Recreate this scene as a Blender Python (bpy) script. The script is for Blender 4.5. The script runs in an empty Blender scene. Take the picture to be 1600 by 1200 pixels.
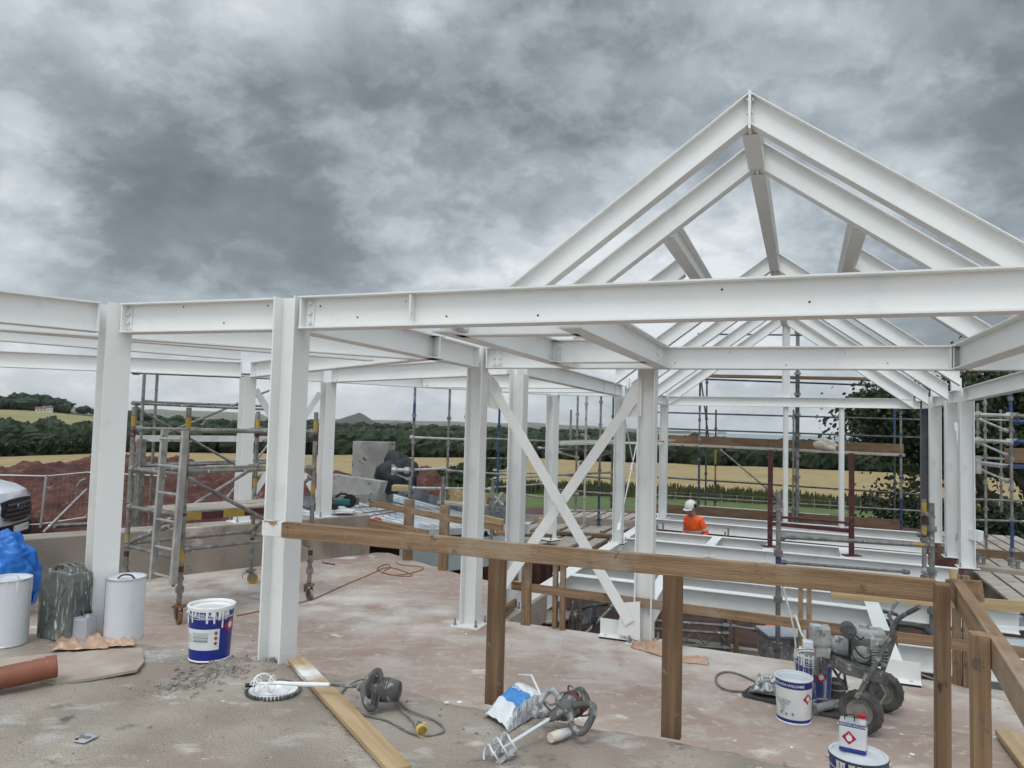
import bpy, math, random
from mathutils import Vector, Matrix, noise
random.seed(7)
SC = bpy.context.scene
COL = SC.collection
# ---------------- camera ----------------
F = 1160.0; PITCH = math.atan(66/1160); ROLL = 0.027; CZ = 2.03
FW = Vector((0, math.cos(PITCH), math.sin(PITCH)))
_r = Vector((1, 0, 0)); _u = Vector((0, -math.sin(PITCH), math.cos(PITCH)))
RT = _r*math.cos(ROLL) + _u*math.sin(ROLL)
UP = -_r*math.sin(ROLL) + _u*math.cos(ROLL)
EYE = Vector((0, 0, CZ))
cam = bpy.data.cameras.new('camera')
cam.sensor_width = 36; cam.lens = F/1600*36; cam.clip_start = .05; cam.clip_end = 90000
camo = bpy.data.objects.new('camera', cam); COL.objects.link(camo)
M4 = Matrix((RT, UP, -FW)).transposed().to_4x4(); M4.translation = EYE
camo.matrix_world = M4
SC.camera = camo
SC.view_settings.view_transform = 'Standard'; SC.view_settings.look = 'None'
SC.view_settings.exposure = 0; SC.view_settings.gamma = 1
SC.render.resolution_x = 1024; SC.render.resolution_y = 768
# ---------------- sky ----------------
W = bpy.data.worlds.new("World"); SC.world = W; W.use_nodes = True
nt = W.node_tree; nt.nodes.clear()
def N(t, **k):
    n = nt.nodes.new(t)
    for a, b in k.items(): setattr(n, a, b)
    return n
def L(a, b): nt.links.new(a, b)
def MA(op, a, b=None, c=None, clamp=False):
    n = N('ShaderNodeMath', operation=op); n.use_clamp = clamp
    for i, x in enumerate((a, b, c)):
        if x is None: continue
        if isinstance(x, (int, float)): n.inputs[i].default_value = x
        else: L(x, n.inputs[i])
    return n.outputs[0]
tc = N('ShaderNodeTexCoord'); sep = N('ShaderNodeSeparateXYZ'); L(tc.outputs['Generated'], sep.inputs[0])
dx, dy, dz = sep.outputs
zz = MA('MAXIMUM', dz, 0.0); den = MA('ADD', zz, 0.42)
px = MA('DIVIDE', dx, den); py = MA('DIVIDE', dy, den)
comb = N('ShaderNodeCombineXYZ'); L(px, comb.inputs[0]); L(py, comb.inputs[1]); comb.inputs[2].default_value = 3.7
def NZ(sc_, det, rough, dist=0, off=(0, 0, 0)):
    mp = N('ShaderNodeMapping'); mp.inputs['Location'].default_value = off; L(comb.outputs[0], mp.inputs[0])
    n = N('ShaderNodeTexNoise'); n.inputs['Scale'].default_value = sc_; n.inputs['Detail'].default_value = det
    n.inputs['Roughness'].default_value = rough; n.inputs['Distortion'].default_value = dist
    L(mp.outputs[0], n.inputs[0]); return n.outputs[0]
n1 = NZ(1.25, 11, .57, .0, (1.3, .4, 0)); n2 = NZ(5.0, 9, .6, .35, (5, 2, 1)); n3 = NZ(.45, 3, .5, 0, (2, 7, 0))
def LOBE(px_, py_, sharp):
    d = (FW + RT*(px_-800)/F - UP*(py_-600)/F).normalized()
    vm = N('ShaderNodeVectorMath', operation='DOT_PRODUCT'); L(tc.outputs['Generated'], vm.inputs[0]); vm.inputs[1].default_value = d
    return MA('POWER', MA('MAXIMUM', vm.outputs['Value'], 0.0), sharp)
v = MA('ADD', MA('MULTIPLY', n1, .74), MA('MULTIPLY', n2, .26))
n5 = NZ(2.4, 12, .58, .15, (3, 9, 4)); ms = N('ShaderNodeMapRange', interpolation_type='SMOOTHSTEP'); L(n5, ms.inputs[0]); ms.inputs[1].default_value = .46; ms.inputs[2].default_value = .57; v = MA('ADD', v, MA('MULTIPLY', ms.outputs[0], .065))
n6 = NZ(6.5, 12, .6, .1, (1, 5, 9)); ms2 = N('ShaderNodeMapRange', interpolation_type='SMOOTHSTEP'); L(n6, ms2.inputs[0]); ms2.inputs[1].default_value = .47; ms2.inputs[2].default_value = .56; v = MA('ADD', v, MA('MULTIPLY', ms2.outputs[0], .035))
n4 = NZ(11, 5, .55, .3, (8, 1, 2)); v = MA('ADD', v, MA('MULTIPLY', n4, .07)); v = MA('ADD', v, -.068)
v = MA('ADD', v, MA('MULTIPLY', n3, .2))
for (a, b, s, w) in ((480, 270, 34, -.10), (200, 300, 60, -.075), (640, 190, 70, -.06), (60, 130, 60, -.05), (520, 130, 50, -.03), (1330, 130, 22, -.03), (1560, 330, 60, -.03), (30, 365, 200, .20),
                     (330, 440, 60, .08), (840, 370, 70, .045), (380, 90, 160, .06), (1140, 70, 200, .035), (720, 190, 250, .03), (1560, 250, 200, .03), (700, 600, 9, .06), (930, 180, 50, -.085), (340, 310, 60, -.05), (780, 270, 90, -.03), (590, 70, 160, .05)):
    v = MA('ADD', v, MA('MULTIPLY', LOBE(a, b, s), w*1.15))
ramp = N('ShaderNodeValToRGB'); L(v, ramp.inputs[0]); e = ramp.color_ramp.elements
e[0].position = .35; e[0].color = (.135, .157, .178, 1)
e[1].position = .74; e[1].color = (.80, .84, .87, 1)
for p_, c_ in ((.47, (.21, .243, .27, 1)), (.54, (.33, .375, .41, 1)), (.62, (.51, .565, .605, 1))):
    q = e.new(p_); q.color = c_
# pale band of light cloud near the horizon
hb = MA('POWER', MA('SUBTRACT', 1.0, MA('MINIMUM', zz, 1.0)), 11.0)
mixh = N('ShaderNodeMix', data_type='RGBA'); L(MA('MULTIPLY', hb, .5), mixh.inputs[0]); L(ramp.outputs[0], mixh.inputs[6])
mixh.inputs[7].default_value = (.60, .66, .69, 1)
# added gain: unseen sky behind and overhead brightened to light the steel
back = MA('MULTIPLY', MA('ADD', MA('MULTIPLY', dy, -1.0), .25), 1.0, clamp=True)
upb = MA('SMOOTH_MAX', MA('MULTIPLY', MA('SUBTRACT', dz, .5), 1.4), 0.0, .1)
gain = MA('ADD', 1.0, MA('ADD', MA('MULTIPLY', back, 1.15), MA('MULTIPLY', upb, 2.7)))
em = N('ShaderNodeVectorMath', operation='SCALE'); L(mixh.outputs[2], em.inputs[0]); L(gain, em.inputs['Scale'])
sky = N('ShaderNodeTexSky', sky_type='NISHITA'); sky.sun_disc = False
SUN_EL, SUN_AZ = math.radians(58), math.radians(205)   # compass style: 180 = behind the viewer
sky.sun_elevation = SUN_EL; sky.sun_rotation = SUN_AZ
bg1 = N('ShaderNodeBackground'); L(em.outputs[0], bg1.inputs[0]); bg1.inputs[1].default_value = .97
bg2 = N('ShaderNodeBackground'); L(sky.outputs[0], bg2.inputs[0]); bg2.inputs[1].default_value = .006
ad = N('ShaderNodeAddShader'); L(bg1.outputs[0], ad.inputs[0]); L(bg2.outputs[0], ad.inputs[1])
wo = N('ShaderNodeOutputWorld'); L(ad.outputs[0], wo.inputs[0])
sl = bpy.data.lights.new('sun', 'SUN'); sl.energy = .95; sl.angle = math.radians(18); sl.color = (1, .97, .93)
so = bpy.data.objects.new('sun', sl); COL.objects.link(so)
sd = Vector((math.sin(SUN_AZ)*math.cos(SUN_EL), math.cos(SUN_AZ)*math.cos(SUN_EL), math.sin(SUN_EL)))
so.rotation_euler = sd.to_track_quat('Z', 'Y').to_euler()

# ---------------- measuring helpers ----------------
def ray(x, y): return FW + RT*(x-800)/F - UP*(y-600)/F
def at(x, y, z=0.0):
    d = ray(x, y); return EYE + d*((z-CZ)/d.z)
def aty(x, y, Y):
    d = ray(x, y); return EYE + d*(Y/d.y)
PH = math.radians(21.5); UU = Vector((math.cos(PH), -math.sin(PH), 0)); VV = Vector((math.sin(PH), math.cos(PH), 0)); OO = Vector((-.28, 7.72, 0))
def G(t, s, z=0.0): return OO + UU*t + VV*s + Vector((0, 0, z))
def onplane(x, y, s):
    d = ray(x, y); k = ((OO+VV*s-EYE).dot(VV))/d.dot(VV); return EYE+d*k
# ---------------- materials ----------------
MATS = {}
def mat(name, c, rough=.6, metal=0, c2=None, scale=6, amt=1.0, bump=0, bscale=40, stretch=(1, 1, 1), spots=None, spec=None, coat=0, detail=6, emis=None, alpha=None, trans=0, cr=(.35, .65), world=False):
    m = bpy.data.materials.new(name); m.use_nodes = True; t = m.node_tree; b = t.nodes['Principled BSDF']
    b.inputs['Roughness'].default_value = rough; b.inputs['Metallic'].default_value = metal
    b.inputs['Base Color'].default_value = (*c, 1)
    if spec is not None: b.inputs['Specular IOR Level'].default_value = spec
    if coat: b.inputs['Coat Weight'].default_value = coat; b.inputs['Coat Roughness'].default_value = .1
    if trans: b.inputs['Transmission Weight'].default_value = trans
    tc_ = t.nodes.new('ShaderNodeTexCoord'); mp = t.nodes.new('ShaderNodeMapping'); mp.inputs['Scale'].default_value = stretch
    t.links.new(tc_.outputs['Object'], mp.inputs[0])
    if world:
        ge = t.nodes.new('ShaderNodeNewGeometry'); t.links.new(ge.outputs['Position'], mp.inputs[0])
    src = None
    if c2 is not None:
        n = t.nodes.new('ShaderNodeTexNoise'); n.inputs['Scale'].default_value = scale; n.inputs['Detail'].default_value = detail
        t.links.new(mp.outputs[0], n.inputs[0])
        r = t.nodes.new('ShaderNodeValToRGB'); r.color_ramp.elements[0].position = cr[0]; r.color_ramp.elements[1].position = cr[1]
        r.color_ramp.elements[0].color = (*c, 1); r.color_ramp.elements[1].color = (*c2, 1)
        t.links.new(n.outputs[0], r.inputs[0]); src = r.outputs[0]
    for sp in (spots or []):   # (colour, scale, threshold, width, stretch)
        col, s_, th, wd = sp[:4]
        mp2 = t.nodes.new('ShaderNodeMapping'); mp2.inputs['Scale'].default_value = sp[4] if len(sp) > 4 else (1, 1, 1)
        mp2.inputs['Location'].default_value = (s_*1.7, th*9, 3.1)
        t.links.new((ge.outputs['Position'] if world else tc_.outputs['Object']), mp2.inputs[0])
        n = t.nodes.new('ShaderNodeTexNoise'); n.inputs['Scale'].default_value = s_; n.inputs['Detail'].default_value = 5; n.inputs['Roughness'].default_value = .6
        t.links.new(mp2.outputs[0], n.inputs[0])
        mr = t.nodes.new('ShaderNodeMapRange'); mr.inputs[1].default_value = th; mr.inputs[2].default_value = th+wd
        t.links.new(n.outputs[0], mr.inputs[0])
        mx = t.nodes.new('ShaderNodeMix'); mx.data_type = 'RGBA'; mx.inputs[7].default_value = (*col, 1)
        t.links.new(mr.outputs[0], mx.inputs[0])
        if src is not None: t.links.new(src, mx.inputs[6])
        else: mx.inputs[6].default_value = (*c, 1)
        src = mx.outputs[2]
    if src is not None: t.links.new(src, b.inputs['Base Color'])
    if bump:
        n = t.nodes.new('ShaderNodeTexNoise'); n.inputs['Scale'].default_value = bscale; n.inputs['Detail'].default_value = 6
        t.links.new(mp.outputs[0], n.inputs[0])
        bp = t.nodes.new('ShaderNodeBump'); bp.inputs['Strength'].default_value = min(1, bump); bp.inputs['Distance'].default_value = .01*max(1, bump)
        t.links.new(n.outputs[0], bp.inputs['Height']); t.links.new(bp.outputs[0], b.inputs['Normal'])
    MATS[name] = m; return m
mat('white_steel', (.775, .777, .762), .42, c2=(.82, .82, .80), scale=1.4, spots=[((.38, .37, .34), 34, .74, .03), ((.66, .68, .67), 3, .58, .2)], bump=.12, bscale=60)
mat('dark_steel', (.08, .085, .095), .5, c2=(.13, .135, .145), scale=4, bump=.1)
mat('bolt', (.70, .72, .72), .4)
mat('zinc_bolt', (.33, .34, .35), .45, .7)
mat('pink_slab', (.325, .236, .19), .82, c2=(.42, .336, .283), scale=1.1, bump=.5, bscale=55, world=True, cr=(.34, .66), detail=9,
    spots=[((.50, .45, .41), .8, .54, .14), ((.27, .195, .16), .55, .60, .12), ((.43, .37, .33), 3.2, .55, .12, (1, 2.2, 1)), ((.66, .64, .61), 1.5, .64, .07), ((.30, .225, .185), 6, .60, .16), ((.48, .42, .375), 13, .58, .12), ((.50, .44, .39), 2.2, .56, .16, (1, 2.5, 1)), ((.27, .2, .165), 34, .62, .08), ((.78, .78, .77), 11, .70, .02), ((.10, .085, .08), 21, .735, .02), ((.6, .58, .55), 5, .66, .07)])
mat('rough_concrete', (.255, .214, .172), .95, c2=(.41, .362, .302), scale=2.2, bump=1.7, bscale=70, world=True, cr=(.3, .7), detail=10,
    spots=[((.31, .245, .205), 1.1, .52, .12), ((.50, .475, .44), 1.6, .57, .12, (1, 1.8, 1)), ((.135, .115, .10), 3.5, .60, .08), ((.09, .08, .075), 26, .70, .02), ((.58, .56, .53), 17, .68, .04), ((.235, .20, .17), 45, .60, .09), ((.55, .50, .44), 4, .60, .12, (1, 2, 1))])
mat('rubble', (.22, .19, .165), .95, c2=(.36, .32, .28), scale=14, bump=1.5, bscale=60)
mat('wall_concrete', (.22, .19, .155), .85, c2=(.34, .295, .245), scale=1.6, bump=.5, bscale=40, world=True, spots=[((.20, .17, .135), 2.4, .55, .12, (1, 1, .35)), ((.52, .46, .39), .9, .60, .05), ((.10, .09, .08), 5, .70, .02)])
mat('dark_concrete', (.21, .20, .185), .9, c2=(.33, .315, .29), scale=2.5, bump=.8, bscale=30, spots=[((.07, .07, .065), 9, .62, .04)])
WA, WB, WC = (.19, .112, .058), (.31, .20, .112), (.10, .056, .03)
mat('timber', WA, .72, c2=WB, scale=5, bump=.5, bscale=30, stretch=(.35, 7, 7), spots=[(WC, 4, .62, .07, (1, 2.2, 2.2)), ((.27, .17, .09), 60, .54, .1, (.05, 1, 1)), ((.34, .27, .20), 1.7, .55, .15), ((.05, .035, .025), 2.2, .665, .03, (1.2, 2, 2)), ((.13, .10, .08), 14, .64, .05)])
mat('dark_timber', (.135, .076, .040), .75, c2=(.225, .14, .077), scale=4, bump=.5, bscale=30, stretch=(.35, 7, 7), spots=[((.08, .04, .02), 4, .62, .07, (1, 2.2, 2.2)), ((.17, .095, .05), 60, .54, .1, (.05, 1, 1)), ((.03, .02, .015), 2.2, .665, .03, (1.2, 2, 2)), ((.24, .2, .165), 9, .65, .06)])
mat('pale_timber', (.37, .25, .12), .72, c2=(.53, .40, .23), scale=4, bump=.4, bscale=30, stretch=(.4, 7, 7), spots=[((.19, .11, .06), 4, .66, .05, (1, 2.5, 2.5))])
mat('white_timber', (.62, .60, .56), .6, c2=(.78, .78, .76), scale=5, bump=.4, spots=[((.3, .2, .12), 6, .62, .04)])
mat('painted_plank', (.33, .22, .11), .7, c2=(.48, .345, .20), scale=4, stretch=(.4, 7, 7), bump=.4)
mat('deck_board', (.30, .26, .22), .85, c2=(.44, .39, .335), scale=3, bump=.5, stretch=(.6, 5, 5), spots=[((.16, .13, .11), 5, .60, .06)])
mat('toe_board', (.14, .085, .048), .75, c2=(.21, .135, .078), scale=3, bump=.3, stretch=(.5, 4, 4))
mat('plywood', (.33, .265, .215), .85, c2=(.46, .39, .33), scale=3.5, bump=.5, spots=[((.28, .18, .13), 1.6, .55, .12), ((.14, .1, .08), 14, .68, .03)])
mat('galv', (.165, .162, .152), .5, .5, c2=(.31, .30, .28), scale=9, bump=.25, spots=[((.17, .15, .13), 8, .60, .06), ((.68, .67, .64), 13, .64, .04)])
mat('alu', (.36, .36, .345), .5, .5, c2=(.52, .515, .49), scale=7, bump=.2, spots=[((.22, .2, .17), 9, .62, .06), ((.74, .73, .7), 12, .64, .04)])
mat('dark_tube', (.05, .055, .06), .6, .3, c2=(.12, .125, .13), scale=7, spots=[((.26, .25, .24), 9, .66, .05)])
mat('blue_tube', (.018, .045, .13), .5, c2=(.035, .075, .18), scale=6, spots=[((.25, .25, .25), 8, .64, .05)])
mat('yellow', (.36, .23, .03), .6, c2=(.46, .31, .06), scale=9, spots=[((.25, .22, .18), 12, .62, .05)])
mat('maroon', (.060, .012, .014), .55, c2=(.10, .025, .026), scale=8, spots=[((.3, .28, .25), 14, .66, .05)])
mat('rust', (.13, .07, .04), .8, c2=(.22, .13, .08), scale=15, bump=.6)
mat('dirt', (.060, .023, .018), .97, c2=(.12, .050, .038), scale=2.3, bump=3, bscale=7, world=True, spots=[((.19, .095, .075), 5, .58, .08), ((.06, .025, .018), 3.5, .58, .1), ((.36, .26, .22), 26, .68, .03)], detail=10)
mat('pit_earth', (.05, .028, .022), .95, c2=(.10, .058, .045), scale=2, bump=2, bscale=6, world=True)
mat('grass', (.045, .078, .014), .95, c2=(.095, .13, .028), scale=.6, bump=2, bscale=9, world=True, spots=[((.13, .13, .045), 1.5, .6, .1)])
mat('tall_grass', (.028, .042, .012), .95, c2=(.085, .09, .032), scale=4, bump=1, world=True)
mat('wheat', (.245, .18, .078), .95, c2=(.34, .26, .12), scale=.11, bump=1.5, bscale=3, world=True, stretch=(1, 2.4, 1), spots=[((.24, .165, .062), .35, .55, .1, (1, 3, 1)), ((.12, .115, .035), .028, .66, .03, (1, 6, 1)), ((.47, .36, .18), .8, .6, .12)])
mat('far_field', (.085, .085, .04), .95, c2=(.19, .155, .08), scale=.004, world=True, cr=(.45, .52), spots=[((.055, .07, .035), .006, .52, .03, (1, 2, 1)), ((.035, .05, .03), .011, .56, .02, (1, 3, 1)), ((.24, .2, .1), .02, .62, .03)])
mat('olive_field', (.20, .185, .07), .95, c2=(.27, .235, .10), scale=.02, world=True)
mat('wood_floor', (.022, .034, .014), .95, c2=(.04, .055, .022), scale=.1, world=True)
mat('leaf', (.009, .019, .008), .85, c2=(.028, .046, .016), scale=.5, world=True, detail=3)
mat('near_leaf', (.012, .022, .007), .7, c2=(.035, .055, .015), scale=1.2, world=True, detail=3)
mat('bark', (.05, .04, .03), .9, c2=(.09, .075, .06), scale=6)
mat('sea', (.10, .16, .19), .35, c2=(.16, .22, .25), scale=.002, world=True, stretch=(1, 4, 1))
mat('rock', (.13, .125, .12), .9, c2=(.20, .19, .17), scale=.01, world=True)
mat('hill', (.035, .045, .035), .95, c2=(.07, .072, .05), scale=.004, world=True)
mat('tin_white', (.66, .69, .73), .32, .15, c2=(.72, .75, .78), scale=3, spots=[((.80, .82, .82), 22, .66, .03)], coat=.2)
mat('tin_grey', (.42, .44, .50), .4, .4, c2=(.52, .54, .58), scale=5)
mat('steel_rim', (.50, .51, .50), .35, .6, c2=(.68, .68, .66), scale=20)
mat('paint_blue', (.006, .018, .20), .35, coat=.2, c2=(.010, .028, .25), scale=6)
mat('paint_blue_dirty', (.02, .04, .21), .5, c2=(.09, .12, .28), scale=5, spots=[((.62, .64, .66), 7, .52, .1, (3, 3, .5))])
mat('wet_white', (.82, .83, .83), .12, coat=.5)
mat('drip_white', (.80, .81, .81), .35, bump=.4)
mat('paper_white', (.68, .69, .69), .5, c2=(.76, .76, .75), scale=9)
mat('print_grey', (.22, .23, .25), .6)
mat('print_light', (.45, .46, .48), .6)
mat('hazard_red', (.50, .02, .035), .4)
mat('label_blue', (.015, .035, .25), .4)
mat('jerry', (.075, .083, .077), .6, c2=(.135, .145, .132), scale=6, bump=.6, spots=[((.40, .43, .41), 9, .55, .12, (5, 5, .8)), ((.62, .64, .62), 7, .64, .05, (2, 2, 1))])
mat('tan_plastic', (.42, .25, .16), .3, c2=(.55, .36, .25), scale=9, coat=.3, bump=1.2, bscale=14)
mat('terracotta', (.20, .062, .038), .6, c2=(.26, .085, .052), scale=7, spots=[((.42, .25, .2), 10, .64, .05)])
mat('tarp_blue', (.006, .115, .46), .4, c2=(.012, .16, .56), scale=3, bump=1.0, bscale=9)
mat('black', (.012, .012, .013), .5)
mat('black_sheet', (.008, .009, .011), .6, bump=2, bscale=6)
mat('tyre', (.05, .047, .043), .9, c2=(.12, .112, .10), scale=9, bump=.8)
mat('dusty_rim', (.16, .15, .135), .8, c2=(.25, .235, .215), scale=7)
mat('rubber', (.035, .034, .032), .8, c2=(.17, .165, .155), scale=14, bump=1, spots=[((.5, .49, .47), 16, .60, .05)])
mat('machine', (.065, .063, .06), .75, c2=(.13, .128, .122), scale=11, bump=.8, spots=[((.30, .30, .29), 18, .56, .08)])
mat('machine_pale', (.26, .262, .255), .65, c2=(.40, .405, .395), scale=9, bump=.9, spots=[((.12, .12, .115), 13, .57, .07), ((.58, .59, .58), 11, .60, .08)])
mat('cable_grey', (.12, .12, .115), .7, c2=(.20, .2, .19), scale=20, spots=[((.66, .66, .64), 40, .68, .03)])
mat('cable_orange', (.30, .12, .05), .7)
mat('hose_white', (.66, .66, .62), .5, c2=(.45, .44, .42), scale=20)
mat('plug_yellow', (.50, .34, .05), .5, c2=(.65, .5, .2), scale=20)
mat('plug_pale', (.66, .60, .48), .5)
mat('bag_white', (.60, .63, .66), .35, c2=(.72, .74, .76), scale=5, bump=1, bscale=16)
mat('bag_silver', (.32, .34, .35), .3, .5, c2=(.62, .63, .64), scale=16, bump=1.5, bscale=20, stretch=(3, 1, 1))
mat('bag_blue', (.04, .20, .52), .35, c2=(.06, .26, .6), scale=6, bump=1, bscale=16)
mat('van_white', (.76, .79, .83), .2, coat=1.0)
mat('van_dark', (.012, .013, .015), .4)
mat('headlight', (.35, .38, .42), .1, .3)
mat('deck_metal', (.50, .54, .57), .25, .7, c2=(.78, .80, .82), scale=2, spots=[((.4, .42, .45), 1.5, .55, .1)])
mat('deck_dull', (.16, .185, .21), .4, .75, c2=(.34, .37, .39), scale=3)
mat('fascia', (.36, .41, .43), .5, c2=(.46, .50, .52), scale=2)
mat('orange_vis', (.85, .095, .012), .7, c2=(.95, .15, .02), scale=8)
mat('reflective', (.50, .48, .40), .4)
mat('skin', (.32, .16, .11), .6)
mat('trouser', (.03, .035, .045), .85)
mat('helmet', (.70, .71, .68), .3)
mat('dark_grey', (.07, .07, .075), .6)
mat('bottle', (.85, .88, .88), .08, trans=.85, spec=.5)
mat('bottle_label', (.25, .35, .25), .5, c2=(.6, .55, .5), scale=30)
mat('red', (.42, .015, .02), .5)
mat('teal', (.03, .16, .15), .5)
mat('stone', (.52, .46, .38), .9, c2=(.62, .56, .46), scale=8)
mat('house_white', (.62, .61, .58), .8)
mat('house_red', (.22, .12, .095), .85)
mat('house_roof', (.17, .085, .06), .85)
mat('wire', (.40, .41, .41), .5, .5)
mat('string', (.46, .40, .30), .8)

mat('oversprayed_plank', (.33, .22, .11), .7, c2=(.48, .345, .20), scale=4, stretch=(.4, 7, 7), bump=.4)
def overspray(name, vec, lo, hi, col, nsc, world=False, lo2=None):
    """real paint mist on one area of a surface: fades in between lo and hi along vec, broken up by noise"""
    m = MATS[name]; t = m.node_tree; b = t.nodes['Principled BSDF']; old = b.inputs['Base Color'].links[0].from_socket
    if world: c = t.nodes.new('ShaderNodeNewGeometry').outputs['Position']
    else: c = t.nodes.new('ShaderNodeTexCoord').outputs['Object']
    d = t.nodes.new('ShaderNodeVectorMath'); d.operation = 'DOT_PRODUCT'; t.links.new(c, d.inputs[0]); d.inputs[1].default_value = vec
    n = t.nodes.new('ShaderNodeTexNoise'); n.inputs['Scale'].default_value = nsc; n.inputs['Detail'].default_value = 6; t.links.new(c, n.inputs[0])
    r = t.nodes.new('ShaderNodeMapRange'); r.interpolation_type = 'SMOOTHSTEP'; r.inputs[1].default_value = lo; r.inputs[2].default_value = hi; t.links.new(d.outputs['Value'], r.inputs[0])
    r2 = t.nodes.new('ShaderNodeMapRange'); r2.inputs[1].default_value = .38; r2.inputs[2].default_value = .66; t.links.new(n.outputs[0], r2.inputs[0])
    mu = t.nodes.new('ShaderNodeMath'); mu.operation = 'MULTIPLY'; t.links.new(r.outputs[0], mu.inputs[0]); t.links.new(r2.outputs[0], mu.inputs[1]); o_ = mu.outputs[0]
    if lo2:
        r3 = t.nodes.new('ShaderNodeMapRange'); r3.inputs[1].default_value = lo2[0]; r3.inputs[2].default_value = lo2[1]; r3.inputs[3].default_value = 1; r3.inputs[4].default_value = 0; t.links.new(d.outputs['Value'], r3.inputs[0])
        m2 = t.nodes.new('ShaderNodeMath'); m2.operation = 'MULTIPLY'; t.links.new(o_, m2.inputs[0]); t.links.new(r3.outputs[0], m2.inputs[1]); o_ = m2.outputs[0]
    x = t.nodes.new('ShaderNodeMix'); x.data_type = 'RGBA'; t.links.new(o_, x.inputs[0]); t.links.new(old, x.inputs[6]); x.inputs[7].default_value = (*col, 1); t.links.new(x.outputs[2], b.inputs['Base Color'])
_s0 = OO.dot(VV)
overspray('pink_slab', tuple(VV), _s0-1.1, _s0-.05, (.58, .545, .505), 2.6, True, (_s0+.35, _s0+.9))
overspray('oversprayed_plank', (1, 0, 0), .10, .22, (.80, .80, .78), 5, False, (.42, .52))
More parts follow.
